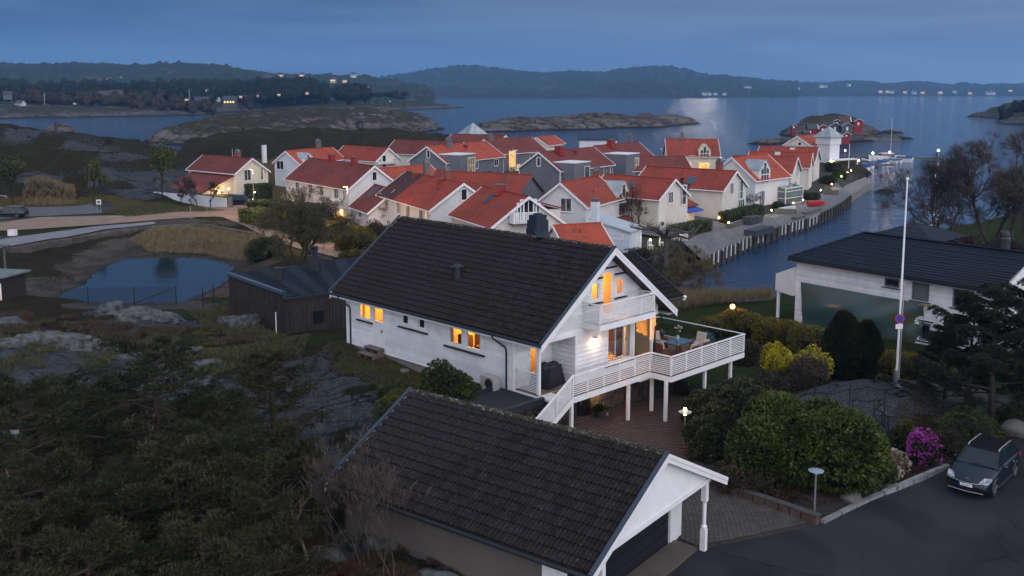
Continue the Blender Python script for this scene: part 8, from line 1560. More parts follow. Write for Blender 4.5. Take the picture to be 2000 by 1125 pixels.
for i, (px, py, d, r, h, mt, lb) in enumerate(((1440, 738, 60, 1.5, 1.5, BRSH, 'low red-brown shrub beyond the deck corner'), (1500, 775, 52, 1.5, .9, BRSH, 'brown bare shrub under the bright forsythia'), (1568, 770, 52, 1.7, 1.3, BRSH, 'big brown bare shrub between forsythia and dark thujas'), (1610, 745, 56, 1.0, 2.0, BRSH, 'brown shrub touching the left dark thuja'),
    (1410, 642, 70, 2.1, 1.6, YSHR, 'yellow-green shrub under the lit lantern'), (1450, 645, 70, 1.8, 2.0, YSHR, 'tall yellow-green shrub behind the lit lantern'), (1500, 660, 67, 2.2, 1.8, YSHR, 'yellow-green shrub in the middle of the row'), (1548, 668, 66, 2.1, 1.7, YSHR, 'yellow-green shrub before the balcony post'), (1592, 682, 64, 2.0, 1.8, YSHR, 'yellow-green shrub at the right end of the row'),
    (1720, 728, 57, 1.1, 1.5, YSHR, 'golden shrub left of the flagpole'), (1775, 728, 56, 1.1, 1.5, YSHR, 'golden shrub right of the flagpole'), (1830, 735, 55, 1.2, 1.4, YSHR, 'golden shrub beside the small pine'),
    (1870, 862, 44, 1.6, 1.4, GSH, 'spreading green juniper left of the parked car'), (1840, 870, 43, 1.0, 1.1, BRSH, 'rusty shrub behind the purple rhododendron'), (1765, 850, 43, .45, 1.5, SPRG, 'slim light green shrub on the rock edge'), (1990, 870, 45, 1.0, 1.2, GSH, 'dark shrub at the right edge behind the car'), (1730, 742, 50.5, .5, .6, GSH, 'little dark shrub behind the rock crest'))):
    dome(lb, G(px, py, d), r, h, mt, int(500 * r * max(1, h)), .15, 5, .022, lumps=7)
dome('purple-flowering rhododendron in the bed left of the car', G(1798, 905, 41.5), .70, 1.75, PURP, 260, .10, 7, .04, 'purple_rhododendron', 'shrub', lumps=14, stem=False); dome('green foliage core of the purple rhododendron', G(1800, 903, 41.7), .55, 1.5, GSH, 700, .10, 6, .03); dome('pale-flowering low plant in the bed', G(1745, 905, 41), .7, .8, WFLW, 260, .12, 6, .03, 'flowering_shrub', core=BRSH)
dome('faded cream hydrangea heads in the bed', G(1735, 925, 40), .8, .6, WFLW, 220, .12, 6, .03, 'flowering_shrub')
for i, (px, h) in enumerate(((1642, 4.0), (1690, 3.5))):
    loc = G(px, 745, 55); t = thing('thuja', ['tall dark columnar thuja, the left of two', 'dark columnar thuja, the right and shorter of two'][i], 'tree', loc, i); n = 4200; th_ = NR_.uniform(0, 6.28, n); zz = NR_.rand(n) ** .8; rad = (.92 if i == 0 else .78) * (1 + .35 * (vnoise(th_ * 2 + 9 * i, zz * 7) - .5)) * np.sin(np.clip(zz * .86 + .14, 0, 1) * np.pi) ** .45 * (1 + .18 * np.sin(th_ * 3 + zz * 9)); C_ = np.stack([np.cos(th_) * rad * NR_.uniform(.8, 1, n), np.sin(th_) * rad * NR_.uniform(.8, 1, n), zz * h], 1); D_ = np.stack([np.cos(th_) * .5, np.sin(th_) * .5, np.ones(n)], 1); v, f = tufts(C_, D_ / 1.12, .16, 4, .4, .028); link('foliage', fast_mesh('foliage', v, f, THUJ), t); m_ = MB(); m_.tube([(0, 0, -.3), (0, 0, h * .5), (0, 0, h * .9)], [.5, .5, .1], 8); m_.build('trunk', M('thuja_core', (.006, .008, .005), .95, .2, 3), t)
# ---- bare trees right of the canal
def rt(label, px, py, d, h, **k): return bare_tree(label, G(px, py, d), h, **k)
rt('broad bare tree with many stems left of the right-hand trees', 1835, 462, 116, 11.5, spread=.62, depth=6, r=.17, stems=5, up=.05, twigs=5200, group='bare trees beyond the neighbour'); rt('taller bare tree near the right edge', 1935, 478, 112, 14.5, spread=.60, depth=6, r=.26, stems=2, up=.08, twigs=5200, group='bare trees beyond the neighbour', lean=(.03, 0))
rt('bare tree cut by the right edge', 1992, 480, 105, 11.5, spread=.62, depth=6, r=.2, stems=3, twigs=4200, group='bare trees beyond the neighbour'); rt('thin bare tree between the two big ones', 1893, 478, 108, 8.5, spread=.5, depth=5, r=.1, stems=2, twigs=2600, group='bare trees beyond the neighbour')
for i, (px, py, d) in enumerate(((1790, 475, 112), (1870, 478, 110), (1960, 482, 104))): dome(['brown bramble left under the bare trees', 'brown bramble in the middle under the bare trees', 'brown bramble right under the bare trees'][i], G(px, py, d), 2.4, 1.9, BRSH, 1100, .3, 4, .03)
# pollarded tree and scrub at the canal end
t = bare_tree('pollarded plane tree with crooked limbs at the canal end', G(1299, 512, z=1.9), 5.0, 1.0, 3, .28, 1, -.08, GBARK, name='pollarded_tree'); m_ = MB()
for a in range(7):
    an = a * .9 + .2; p = [Vector((0, 0, 3.2)), Vector((math.cos(an) * 1.4, math.sin(an) * 1.4, 3.9 + R_.uniform(-.4, .5))), Vector((math.cos(an) * 2.8, math.sin(an) * 2.8, 3.7 + R_.uniform(-.5, 1.2))), Vector((math.cos(an + .3) * 3.8, math.sin(an + .3) * 3.8, 4.2 + R_.uniform(-.5, 1.0)))]; m_.tube(p, [.2, .16, .12, .10], 6)
    for k in range(14): q = p[1 + k % 3] + Vector((R_.gauss(0, .1), R_.gauss(0, .1), .1)); m_.tube([q, q + Vector((R_.gauss(0, .5), R_.gauss(0, .5), R_.uniform(.2, .9)))], [.035, .01], 3, False)
m_.tube([(0, 0, -.4), (0, 0, 1.6), (.1, 0, 3.3)], [.34, .28, .25], 8); m_.build('limbs', GBARK, t)
bare_tree('tall bare espaliered tree against the white gable', G(1328, 440, z=1.8), 6.5, .30, 5, .12, 1, .25, DBARK, twigs=1500, name='bare_tree'); bare_tree('bare reddish tree by the bright porch lamp', G(1240, 452, z=1.8), 6, .55, 5, .12, 2, .1, M('reddish_twig', (.085, .045, .035), .9, .3, 3), twigs=1500)
bare_tree('bare willow with yellowish twigs hanging over the canal', G(1352, 545, z=1.4), 5.5, .7, 5, .12, 4, .0, M('willow_twig', (.12, .095, .045), .9, .3, 3), twigs=3800, name='willow'); dome('dark brown thicket at the canal head', G(1290, 560, z=1.6), 2.3, 1.8, BRSH, 1400, .25, 4, .02); dome('bare thicket left of the white lamp stool', G(1235, 505, z=1.8), 2.2, 1.4, BRSH, 1000, .25, 4, .02)
bare_tree('small fruit tree before the conservatory', G(1462, 412, z=1.8), 3.6, .7, 5, .09, 1, .05, DBARK, twigs=500)
for i, (px, py, r, h, lb) in enumerate(((z9(1420, 700)[0], z9(0, 740)[1], 2.0, 1.9, 'round dark bush on the quay terrace'), (z9(1630, 470)[0], z9(0, 490)[1], 2.2, 2.4, 'dark bush at the foot of the tower'), (z9(1700, 540)[0], z9(0, 545)[1], 1.8, 2.2, 'dark bush by the harbour lamp'), (z9(1590, 560)[0], z9(0, 600)[1], 1.8, 1.8, 'dark bush on the far terrace'), (z9(1100, 830)[0], z9(0, 835)[1], 1.2, .9, 'low shrub below the conservatory'))): dome(lb, G(px, py, z=1.8), r, h, GSH, 900, .2, 5, .035)
dome('dense dark evergreen between the grey houses, left one', G(955, 352, 172), 2.6, 4.4, THUJ, 1800, .3, 5, .05, 'evergreen'); dome('dense dark evergreen between the grey houses, right one', G(973, 353, 172), 2.4, 4.2, THUJ, 1600, .3, 5, .05, 'evergreen')
# ---- left middle distance
bare_tree('yellow-green spring tree behind the white fence', G(318, 393, z=2.2), 10.0, .30, 5, .16, 1, .3, DBARK, twigs=600, name='birch', leaf=SPRG, ll=.14, nleaf=4200); bare_tree('slim spring tree by the car park', G(181, 396, z=2.6), 7.2, .40, 5, .12, 1, .2, DBARK, name='birch', leaf=SPRG, ll=.15, nleaf=1500)
bare_tree('broad dull green tree at the far left', G(25, 392, z=3.0), 9.0, .36, 5, .16, 1, .2, DBARK, twigs=600, name='birch', leaf=GSH, ll=.14, nleaf=3200); bare_tree('wind-bent bare tree on the rocky crest', G(192, 302, 200), 5.2, .8, 5, .16, 1, .05, DBARK, lean=(.1, 0), twigs=500)
for i, (px, py, h) in enumerate(((352, 398, 5), (386, 402, 5.5), (412, 405, 5))): bare_tree(['bare tree behind the fence, left of three', 'bare tree behind the fence, middle of three', 'bare tree behind the fence, right of three'][i], G(px, py, z=2.1), h, .6, 5, .12, 1, .08, DBARK, twigs=900, group='bare trees behind the white fence')
for i, (px, py, h) in enumerate(((556, 424, 5.5), (598, 428, 5.5), (635, 432, 4.8), (742, 440, 4.5))): bare_tree(['blossoming tree before the long white house, left', 'blossoming tree before the long white house, middle', 'blossoming tree before the long white house, right', 'blossoming tree before the half blackened roof'][i], G(px, py, z=2.0), h, .5, 5, .10, 1, .1, TWIG, twigs=500, leaf=WFLW, ll=.10, nleaf=800, group='blossoming trees in front of the village')
bare_tree('wide olive-brown bare tree by the pond', G(590, 520, z=1.5), 9.0, .75, 6, .22, 4, -.02, M('olive_twig', (.065, .055, .028), .9, .3, 3), twigs=7000, leaf=YSHR, ll=.07, nleaf=2500, name='bare_tree'); dome('dark scrub at the left foot of the pond tree', G(520, 500, z=1.4), 2.4, 2.6, GSH, 1600, .2, 5, .022); dome('golden shrub left of the dark ridge', G(700, 488, z=2.0), 2.6, 2.4, YSHR, 2000, .2, 5, .03); dome('red-brown shrub above the golden one', G(735, 470, z=2.0), 2.0, 2.6, BRSH, 1300, .2, 5, .025); dome('golden ground shrub by the lane', G(690, 508, z=2.0), 2.2, 1.2, YSHR, 1000, .2, 5, .03)
# ---- saplings by the garage
for i, (px, py, d, h) in enumerate(((635, 985, 32, 4.8), (668, 1000, 31.5, 5.6), (690, 1005, 31, 5.0), (703, 1010, 30.8, 5.8), (720, 1000, 31, 4.2), (748, 1012, 30, 4.6), (762, 1012, 29.8, 5.2), (770, 1014, 29.8, 4.6))):
    bare_tree(['thin bare sapling %s of the row at the garage corner' % w for w in ('first', 'second', 'third', 'fourth', 'fifth', 'sixth', 'seventh', 'eighth')][i], G(px, py, d), h, .35, 4, .028, 1, .3, M('sapling_bark', (.075, .058, .046), .9, .3, 4), name='sapling', group='thin bare saplings at the garage corner', twigs=60)
# ---- ground scrub, heather, grass and reeds (uncountable)
def scrub(name, label, pts, n, mat, L, nb, w, z=2.0, spread=.6, up=1.0, world=None, clump=0.0):
    poly = np.array([P(a, b, z)[:2] for a, b in pts]) if world is None else np.array(world); x0, y0 = poly.min(0); x1, y1 = poly.max(0); X_ = NR_.uniform(x0, x1, n * 4); Y_ = NR_.uniform(y0, y1, n * 4); k = sdf(X_, Y_, poly) > 0
    if clump: k &= fbm(X_ / clump + 7, Y_ / clump + 3, 3) > .5
    X_, Y_ = X_[k][:n], Y_[k][:n]; Z_ = ground(X_, Y_); C_ = np.stack([X_, Y_, Z_ + NR_.rand(len(X_)) * L * .3], 1); D_ = np.tile([0, 0, up], (len(X_), 1)); v, f = tufts(C_, D_, L, nb, spread, w); o = stuff(link(name, fast_mesh(name, v, f, mat))); o['label'] = label; return o
scrub('reeds', 'tan reeds at the canal head', [(1180, 615), (1320, 590), (1420, 588), (1505, 578), (1510, 600), (1380, 612), (1200, 650)], 5200, REED, 1.1, 2, .012, 1.0, .25)
scrub('reeds', 'pale reeds by the left car park', [(40, 402), (60, 385), (145, 382), (150, 398), (100, 402)], 1300, REED, .8, 4, .022, 2.4, .45); scrub('dry_grass', 'dry golden grass on the pond bank', [(250, 470), (300, 452), (400, 450), (500, 465), (560, 490), (480, 500), (400, 482), (300, 480)], 9000, REED, .5, 3, .016, 1.4, .5)
scrub('dry_grass', 'rough grass on the verge by the white fence', [(200, 415), (300, 398), (440, 412), (350, 415), (250, 425)], 4500, GRSS, .35, 3, .02, 2.1, .6)
scrub('heather', 'brown heather and bilberry scrub on the left slope', [(-60, 600), (120, 600), (350, 640), (520, 650), (560, 700), (400, 680), (100, 670), (-60, 680)], 9000, HEAT, .38, 4, .014, 3.0, .8, clump=3.0); scrub('heather', 'scrub and rough grass between the left rocks', [(-60, 600), (250, 605), (460, 620), (620, 680), (560, 790), (300, 740), (-60, 760)], 9000, GRSS, .30, 4, .012, 3.8, .8, clump=2.0)
scrub('heather', 'dark heather around the foreground rock', [(450, 1050), (640, 1010), (800, 1060), (1020, 1120), (1000, 1160), (300, 1170)], 9000, HEAT, .22, 5, .008, 4.0, .8, clump=1.2); scrub('dry_grass', 'pale dry tussocks on the foreground rock', [(840, 1040), (900, 1030), (960, 1070), (940, 1100), (860, 1090)], 900, REED, .34, 5, .006, 4.0, .5, clump=.5)
scrub('lawn_grass', 'short lawn grass around the deck', [(1330, 640), (1400, 590), (1560, 560), (1560, 640), (1600, 700), (1540, 780), (1380, 790), (1340, 720)], 16000, leafmat('lawn_blade', (.032, .066, .010), (.055, .088, .018)), .07, 3, .010, 3.0, .7)
scrub('moss_grass', 'mossy grass along the long wall', [(640, 660), (700, 690), (900, 770), (960, 800), (860, 800), (760, 760), (640, 700)], 6000, GRSS, .16, 4, .008, 5.5, .8); scrub('low_plants', 'withered plants and leaf litter in the garden bed', [(1400, 880), (1560, 1000), (1850, 905), (1980, 860), (1800, 800), (1700, 870)], 5000, HEAT, .15, 4, .010, 3.8, .9)
scrub('green_scrub', 'rough green scrub right of the pond', [(370, 600), (460, 570), (470, 620), (560, 680), (520, 700), (420, 660)], 4500, GRSS, .4, 4, .014, 2.6, .8)
# rock outcrops breaking through the heather
LICH = M('lichen_rock', (.085, .095, .10), .95, .4, 1.6, c2=(.030, .032, .028), bs=1.0, bscale=7); LICH2 = M('pale_lichen_rock', (.095, .105, .108), .95, .4, 2.6, c2=(.040, .040, .036), bs=1.0, bscale=9)
for i, (px, py, z, rx, ry, h, mt, lb) in enumerate(((110, 690, 4.2, 3.2, 1.3, 1.1, LICH2, 'long lichen-spotted outcrop at the left edge above the pines'), (228, 690, 4.3, .9, .8, .7, LICH2, 'rounded pale outcrop at the right end of the long one'), (300, 700, 4.3, 2.4, 1.0, .5, LICH, 'low grey outcrop behind the birdhouse pine'), (400, 708, 4.5, 1.6, .9, .45, LICH, 'grey slab right of the low outcrop'), (215, 612, 2.0, 1.4, 1.2, .9, LICH, 'upper grey outcrop below the pond fence'), (275, 632, 2.3, 2.1, 1.3, 1.0, LICH2, 'broad pale outcrop below the braced fence corner'), (330, 628, 2.3, 1.2, 1.0, .7, LICH, 'small outcrop right of the broad pale one'), (470, 640, 2.8, 1.3, 1.5, 1.3, LICH, 'sloping outcrop against the brown house'), (395, 742, 4.6, 1.0, .5, .35, LICH2, 'thin pale ledge left of the rock slab'), (20, 640, 2.8, 1.6, 1.0, .8, LICH, 'dark outcrop at the left edge below the cabin'),
    (740, 1052, 4.0, 1.35, .75, .55, LICH2, 'jagged pale rock crest in front of the garage wall'), (830, 1060, 4.0, .8, .5, .35, LICH2, 'small pale rock right of the crest in front of the garage'), (640, 1090, 4.0, .9, .4, .22, LICH, 'low dark rock at the bottom left of the garage'), (975, 1108, 3.7, .7, .5, .35, LICH2, 'pale rock at the bottom edge below the garage eave'), (850, 1120, 4.2, .8, .3, .2, LICH2, 'flat pale rock at the bottom edge'))):
    q_ = P(px, py, z); mm = MB(); mm.blob((0, 0, 0), 1, 4, .22, 1.3, i * 2.3, (rx, ry, h)); vs_2 = np.array(mm.v); nn_ = np.array([mn.noise(Vector((v[0] * 2.5, v[1] * 2.5, v[2] * 3 + i))) for v in mm.v]); vs_2 *= (1 + .10 * np.sign(nn_) * np.sqrt(np.abs(nn_)))[:, None]; mm.v = [tuple(v) for v in vs_2]
    tag(mm.build('rock_outcrop', mt, None, False, (q_[0], q_[1], gz(q_[0], q_[1]) - h * .1), i * .2), lb, 'rock')
# loose stones
for i, (px, py, z, r, lb) in enumerate(((1664, 972, 3.7, .38, 'grey boulder at the kerb below the big rhododendron'), (1738, 945, 3.7, .32, 'small boulder in the bed'), (1988, 836, 4.3, .6, 'big round boulder behind the car roof'), (790, 727, 5.5, .22, 'white stone by the long wall'), (1235, 492, 2.0, .5, 'pale stone at the canal garden'))): q_ = P(px, py, z); tag(MB().blob((0, 0, r * .3), r, 3, .12, 1.5, i, (1.2, 1, .8)).build('boulder', M('boulder_stone', (.13, .125, .12), .9, .3, 2.5, bs=.5, bscale=9), None, True, (q_[0], q_[1], gz(q_[0], q_[1]))), lb, 'boulder')
# ================================================================== FAR SHORES
def far_wood(name, label, pts, n, hmin, hmax, colr, hf=None, zf=None, squash=1.0):
    """woodland far away: many rough crowns in one mass"""
    rs = np.random.RandomState(len(label)); vs, fs = ICO[2]; V0 = np.array([tuple(v) for v in vs]); F0 = np.array(fs); VV = []; FF = []; m, t_, o_ = newmat(name + str(len(MATS))); n1 = tnoise(t_, .35, 4); cc = mix(t_, rampf(t_, n1, .35, .65), colr, tuple(x * .5 for x in colr)); pbr(t_, o_, cc, .95, bump(t_, n1, .9, 1.5), spec=.05)
    for i in range(n):
        k = rs.randint(len(pts)); px0_, px1_, d0, d1, zb = pts[k]; px = rs.uniform(px0_, px1_); d = rs.uniform(d0, d1); h = rs.uniform(hmin, hmax); q = PD(px, 300, d); z = zb + (hf(q[0], q[1]) if hf else 0); r = h * rs.uniform(.30, .46)
        for c in range(2):
            nz_ = 1 + .38 * np.sin(V0[:, 0] * 5 + rs.rand() * 9) * np.sin(V0[:, 1] * 5 + rs.rand() * 9) + .32 * rs.normal(size=len(V0)) * .6; r2 = r * (1 if c == 0 else .62); VV.append(V0 * nz_[:, None] * [r2, r2, r2 * (1.05 if c == 0 else .9)] + [q[0] + (0 if c == 0 else rs.uniform(-.5, .5) * r), q[1], max(z, 0) + h * (.48 if c == 0 else .80)]); FF.append(F0 + len(V0) * (len(VV) - 1))
    o = stuff(link(name, fast_mesh(name, np.concatenate(VV), np.concatenate(FF), m))); o['label'] = label; return o
far_wood('shore_wood', 'dark wood crowding the left shore', [(-60, 330, 960, 1080, 2), (100, 420, 990, 1100, 3), (300, 720, 1060, 1250, 4), (480, 640, 1000, 1200, 6), (500, 620, 1050, 1250, 10)], 620, 9, 19, (.020, .026, .018), hI5); far_wood('shore_wood', 'brownish bare wood on the left shore', [(-60, 500, 950, 1150, 3), (60, 420, 850, 930, 0)], 130, 7, 13, (.050, .038, .026), hI5)
far_wood('shore_wood', 'second belt of wood on rising ground at left', [(-60, 520, 1150, 1500, 14), (-60, 600, 1250, 1500, 20)], 420, 9, 18, (.022, .030, .022)); far_wood('headland_wood', 'scrubby trees on the right headland', [(1950, 2080, 640, 760, 0), (1990, 2100, 600, 760, 0)], 70, 4, 8, (.020, .026, .016), hI4)
m_ = [(722, 214, 1080), (738, 213, 1080), (752, 213, 1085), (765, 213, 1085), (778, 213, 1090), (790, 213, 1090)]
for i, (px, py, d) in enumerate(m_):
    q_ = PD(px, py, d); t = thing('umbrella_pine', 'dark umbrella-shaped pine on the far point, number %s from the left' % ('one', 'two', 'three', 'four', 'five', 'six')[i], 'tree', (q_[0], q_[1], 6), 0, 'umbrella pines on the far point'); mm = MB(); mm.tube([(0, 0, -4), (0, 0, 9)], [.7, .4], 5); mm.build('trunk', DBARK, t); mm = MB(); [mm.blob((R_.gauss(0, 3), R_.gauss(0, 2), 11 + R_.gauss(0, 1.6)), 3.4, 2, .25, 2.5, R_.random() * 9, (1.2, 1, .6)) for _ in range(5)]; mm.build('crown', M('far_pine', (.014, .020, .014), .95, .4, 1), t)
# houses far away: one mesh of each kind, copied
def far_house(wallc, lit, w=10, d=8, h=4.2, roofc=(.05, .045, .045)):
    t = bpy.data.objects.new('far_house', None); mm = MB(); mm.prism([(-d / 2, -3), (d / 2, -3), (d / 2, h), (0, h + 3.2), (-d / 2, h)], -w / 2, w / 2, 'x'); wl_ = mm.mesh('far_wall', M('far_wall_%d' % int(wallc[0] * 100), wallc, .7, .1, .3)); mm = MB()
    for s in (-1, 1): mm.hexa([(-w / 2 - .4, s * (d / 2 + .5), h - .5), (w / 2 + .4, s * (d / 2 + .5), h - .5), (w / 2 + .4, 0, h + 3.2), (-w / 2 - .4, 0, h + 3.2), (-w / 2 - .4, s * (d / 2 + .5), h - .15), (w / 2 + .4, s * (d / 2 + .5), h - .15), (w / 2 + .4, 0, h + 3.6), (-w / 2 - .4, 0, h + 3.6)])
    rm = mm.mesh('far_roof', M('far_roof_%d' % int(roofc[0] * 1000), roofc, .8, .2, .3)); mm = MB()
    for i in range(4): mm.box(-w / 2 + 1 + i * (w - 2) / 4, -w / 2 + 2.2 + i * (w - 2) / 4, -d / 2 - .05, -d / 2, 1.0, 2.6)
    wm_ = mm.mesh('far_window', emis('far_window_glow', (1, .55, .20), 2.6) if lit else DARKGLASS); return [('wall', wl_), ('roof', rm), ('window', wm_)]
FHS = []
FK = {'w': far_house((.50, .52, .54), 0), 'l': far_house((.42, .36, .28), 1), 'r': far_house((.16, .03, .025), 0, 11, 9, 5), 'R': far_house((.16, .03, .025), 1, 11, 9, 5), 'd': far_house((.06, .055, .05), 1, 12, 8, 3.4, (.03, .05, .05)), 'g': far_house((.10, .11, .12), 0)}
def fh(px, py, d, k, label=None, s=1.0, rz=None, grp='houses scattered on the far shores'):
    q = PD(px, py, d); t = thing('far_house', label or 'tiny pale house on the far wooded hillside', 'house', tuple(q), R_.uniform(-.6, .6) if rz is None else rz, grp); t.scale = (s,) * 3
    for nm, me in FK[k]: link(nm, me, t)
    FHS.append((px, t)); return t
NEARH = [(8, 224, 760, 'd', 'low dark house with a lit window row at the left water edge', 1.0), (40, 208, 830, 'w', 'white angular house with a dark roof above the left shore', .95), (15, 190, 900, 'g', 'grey gabled house at the far left edge', 1.0), (72, 201, 880, 'd', 'house with a glowing orange window row among the left trees', 1.1), (108, 202, 900, 'g', 'small grey house right of the orange-lit one', .7), (120, 203, 905, 'l', 'tiny lit house below the left trees', .5), (160, 200, 900, 'd', 'dark house with a red light near the shore', .8), (205, 196, 950, 'r', 'large red house with pale trim, the left of the pair', 1.5), (228, 196, 950, 'r', 'large red house with pale trim, the right of the pair', 1.6), (180, 209, 880, 'g', 'low dim house by the shore below the red pair', .9), (278, 207, 900, 'l', 'faint pale house on the shore left of the blue shed', .8),
  (380, 187, 1000, 'R', 'dark gabled house with one lit window at the flagpole', 1.2), (395, 204, 950, 'd', 'long green-roofed house behind the flagpole shore', 1.5), (424, 196, 1000, 'w', 'small white house between the two long ones', .7), (450, 203, 960, 'd', 'long low house with four glowing windows', 1.5), (440, 193, 1050, 'w', 'white house up behind the glowing long one', .6), (352, 186, 1020, 'l', 'little lit house in the dark wood', .5), (270, 184, 1020, 'l', 'pair of lit windows deep in the dark wood', .5), (723, 202, 1110, 'g', 'little hut with a white frame on the point', .45), (763, 198, 1130, 'w', 'bright white hut under the umbrella pines', .35), (686, 191, 1180, 'w', 'white house end among the point trees', .45), (717, 172, 1900, 'l', 'bright lit house above the point', .8)]
for a in NEARH: fh(a[0], a[1], a[2], a[3], a[4], a[5], grp='houses on the left shore').scale = (a[5] * .72,) * 3
for px, py in ((28, 212), (62, 196), (94, 205), (132, 197), (147, 204), (171, 188), (218, 203), (246, 188), (262, 201), (300, 190), (318, 203), (337, 182), (365, 196), (405, 178), (470, 190), (505, 188), (545, 186), (600, 183), (640, 186)): fh(px, py, 905 if py > 195 else 1000, 'l', s=.32)
for (px, py, k) in [(5, 147, 'l'), (25, 147, 'g'), (36, 144, 'g'), (50, 143, 'l'), (90, 143, 'w'), (104, 143, 'w'), (115, 141, 'w'), (120, 147, 'w'), (140, 134, 'g'), (167, 135, 'g'), (272, 139, 'l'), (283, 144, 'w'), (310, 140, 'l'), (325, 143, 'w'), (332, 143, 'w'), (212, 155, 'l'), (234, 154, 'l'), (402, 157, 'w'), (413, 157, 'w'), (424, 163, 'w'), (435, 157, 'l'), (452, 157, 'l'), (420, 144, 'w'), (428, 143, 'w'), (450, 142, 'w'), (466, 157, 'w'), (485, 140, 'l'), (497, 142, 'l'), (511, 143, 'l'), (515, 148, 'g'), (548, 148, 'l'), (590, 147, 'l'), (430, 178, 'w'), (443, 177, 'w'), (452, 180, 'l'), (342, 168, 'w'), (329, 178, 'w'), (651, 157, 'l'), (673, 158, 'l'), (690, 147, 'w')]:
    d = 1500 + max(0, 190 - py) * 14; fh(px, py + 2, d, k, s=R_.uniform(.8, 1.2))
for (px, py, k) in [(860, 146, 'w'), (882, 157, 'w'), (966, 156, 'l'), (810, 149, 'l'), (933, 176, 'l'), (941, 180, 'l'), (1017, 158, 'w'), (1100, 157, 'w'), (1108, 156, 'w'), (1128, 155, 'w'), (1150, 155, 'w'), (1160, 152, 'w'), (1175, 157, 'w'), (1248, 158, 'w'), (1222, 169, 'w'), (1060, 175, 'w'), (1098, 175, 'w'), (1147, 175, 'w'), (1055, 184, 'w'), (1090, 185, 'w'), (1101, 184, 'l'), (1112, 183, 'w'), (1172, 186, 'w'), (1188, 182, 'w'), (1375, 183, 'w'), (1385, 183, 'w'), (1397, 183, 'w'), (1415, 183, 'w'), (1457, 170, 'w'), (1464, 170, 'w')]:
    fh(px, py + 1, 3150 + max(0, 183 - py) * 45, k, 'speck of a house on the central far hills', s=R_.uniform(1.0, 1.5), grp='specks of houses on the central far hills')
for (px, py, k) in [(1525, 181, 'w'), (1540, 171, 'w'), (1558, 172, 'w'), (1604, 168, 'w'), (1612, 168, 'w'), (1658, 166, 'l'), (1720, 179, 'l'), (1732, 179, 'l'), (1742, 179, 'w'), (1768, 180, 'l'), (1785, 181, 'w'), (1802, 181, 'l'), (1836, 181, 'l'), (1864, 179, 'w'), (1895, 182, 'l'), (1930, 182, 'w'), (1938, 182, 'w'), (1974, 177, 'l')]:
    fh(px, py + 1, 4150 + max(0, 181 - py) * 50, k, 'speck of a house on the low hills at right', s=R_.uniform(1.4, 2.0), grp='specks of houses on the low hills at right')
def relabel(word, lab):
    L_ = sorted([(p, t) for p, t in FHS if t['label'] == lab], key=lambda a: a[0])
    for i, (p, t) in enumerate(L_): t['label'] = '%s, %s from the left' % (word, ('%dst' if i % 10 == 0 and i != 10 else '%dnd' if i % 10 == 1 and i != 11 else '%drd' if i % 10 == 2 and i != 12 else '%dth') % (i + 1))
relabel('tiny house on the wooded hillside behind the left shore', 'tiny pale house on the far wooded hillside'); relabel('speck of a house on the central far hills', 'speck of a house on the central far hills'); relabel('speck of a house on the low hills at right', 'speck of a house on the low hills at right')
# sea cabins on the islet and the hut
def cabin(px, py, d, w, l, h, rz, wallm, roofm, label, door=True):
    w *= .52; l *= .55; h *= .62
    q = PD(px, py, d); t = thing('sea_cabin', label, 'cabin', tuple(q), rz, 'sea cabins on the rocky islet'); mm = MB(); mm.prism([(-w / 2, -2.5), (w / 2, -2.5), (w / 2, h), (0, h + w * .32), (-w / 2, h)], -l / 2, l / 2, 'y'); mm.build('wall', wallm, t)
    for s in (-1, 1): mm = MB(); mm.hexa([(s * (w / 2 + .3), -l / 2 - .3, h - .2), (0, -l / 2 - .3, h + w * .32), (0, l / 2 + .3, h + w * .32), (s * (w / 2 + .3), l / 2 + .3, h - .2), (s * (w / 2 + .3), -l / 2 - .3, h), (0, -l / 2 - .3, h + w * .32 + .2), (0, l / 2 + .3, h + w * .32 + .2), (s * (w / 2 + .3), l / 2 + .3, h)]); mm.build('roof', roofm, t); mm = MB(); mm.beam((s * (w / 2 + .35), -l / 2 - .36, h - .1), (0, -l / 2 - .36, h + w * .32 + .02), .1, .38, (0, 1, 0)); mm.build('bargeboard', WHITE2, t)
    mm = MB(); mm.box(-.35, .35, -l / 2 - .06, -l / 2, h * .35, h * .85); mm.build('window', WHITE2, t)
REDB = M('red_cabin_boards', (.20, .016, .016), .7, .25, 1); GRB = M('grey_cabin_boards', (.075, .085, .095), .7, .2, 1); GRR = M('cabin_roof_felt', (.050, .060, .068), .8, .2, 1); BRR = M('brown_cabin_roof', (.09, .045, .035), .85, .25, 1)
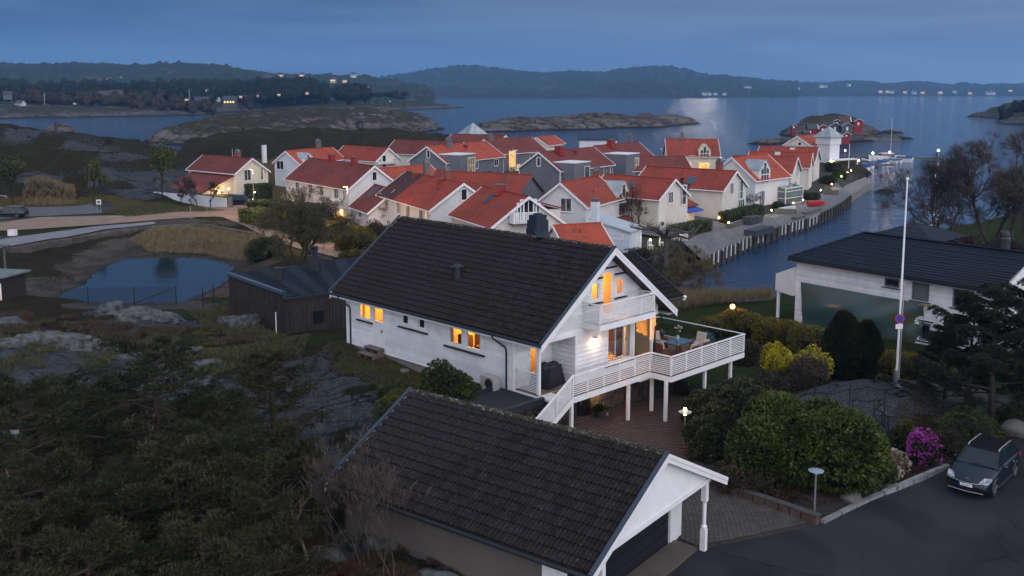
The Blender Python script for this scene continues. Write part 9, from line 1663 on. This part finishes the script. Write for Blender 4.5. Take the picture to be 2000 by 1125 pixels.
for a in ((1549, 253, 395, 3, 3, 2.6, 0, REDB, GRR, 'tiny red shed alone at the left of the islet'), (1585, 261, 372, 9, 6, 3.2, 1.45, REDB, GRR, 'long red cabin with a grey roof on the islet'), (1603, 260, 372, 7, 6, 3.4, .1, REDB, BRR, 'red cabin with a white-edged gable facing the village'), (1628, 259, 376, 8, 10, 4.2, -.15, GRB, GRR, 'grey cabin with a white gable edge, left of two'), (1651, 259, 372, 8, 10, 4.2, -.1, GRB, GRR, 'grey cabin with a white gable edge and stairs, right of two'), (1634, 246, 392, 5, 6, 3.0, -.2, GRB, GRR, 'small grey gable peeking over the grey cabins'), (1648, 247, 392, 11, 7, 3.2, 1.4, GRB, BRR, 'brown-roofed cabin on top of the islet'), (1672, 248, 390, 7, 7, 3.6, .1, REDB, GRR, 'red cabin with a wide white gable at the right of the islet'), (1650, 268, 362, 6, 4, 1.6, .2, REDB, BRR, 'low rusty boathouse roof at the islet shore'), (1574, 266, 368, 4, 4, 2.2, 1.5, REDB, GRR, 'small red lean-to at the islet jetty')): cabin(*a)
q_ = P(1690, 273, .6); tag(MB().box(-14, 14, -2, 2, -.6, .5).build('islet_jetty', GREYTRIM, None, False, (q_[0], q_[1], .6), .05), 'long grey jetty along the front of the cabin islet', 'jetty')
q_ = PD(1259, 238, 560); t = thing('islet_hut', 'low hut with a wide hipped roof on the long islet', 'cabin', tuple(q_)); mm = MB(); mm.box(-5, 5, -3, 3, -3, 2.6); mm.build('wall', M('hut_wall', (.20, .17, .14), .8, .2, 1), t); mm = MB(); mm.add([(-6.6, -4.5, 2.5), (6.6, -4.5, 2.5), (6.6, 4.5, 2.5), (-6.6, 4.5, 2.5), (-2.5, 0, 5.0), (2.5, 0, 5.0)], [(0, 1, 5, 4), (1, 2, 5), (2, 3, 4, 5), (3, 0, 4), (3, 2, 1, 0)]); mm.build('roof', M('hut_roof', (.05, .035, .028), .8, .2, 1), t)
for i in range(5): mm = MB(); mm.box(-4.5 + i * 1.9, -3.2 + i * 1.9, -3.08, -3.0, .3, 2.0); mm.build('window', GREYGLASS, t)
for (px, y0, y1, d, lb) in ((371, 176, 211, 950, 'white flagpole on the left shore by the green-roofed house'), (576, 183, 202, 1100, 'thin flagpole among the shore trees'), (697, 176, 193, 1150, 'thin flagpole at the point trees'), (88, 181, 211, 850, 'utility pole with a crossbar on the left shore'), (37, 213, 226, 780, 'short pole at the left water edge')):
    b = PD(px, y1, d); h = PD(px, y0, d)[2] - b[2]; t = tag(MB().tube([(0, 0, -1), (0, 0, h)], .22, 5).build('shore_pole', ALU, None, False, tuple(b)), lb, 'pole')
# haze over the whole scene
HZ = MB().box(-7000, 7000, -150, 7600, -6, 330).build('haze', []); m, t_, o = newmat('haze_air'); vp = N(t_, 'ShaderNodeVolumePrincipled'); vp.inputs['Density'].default_value = 0.00011; vp.inputs['Color'].default_value = (.24, .52, .95, 1); vp.inputs['Anisotropy'].default_value = 0.0; t_.links.new(vp.outputs[0], o.inputs['Volume']); HZ.data.materials.append(m); stuff(HZ)
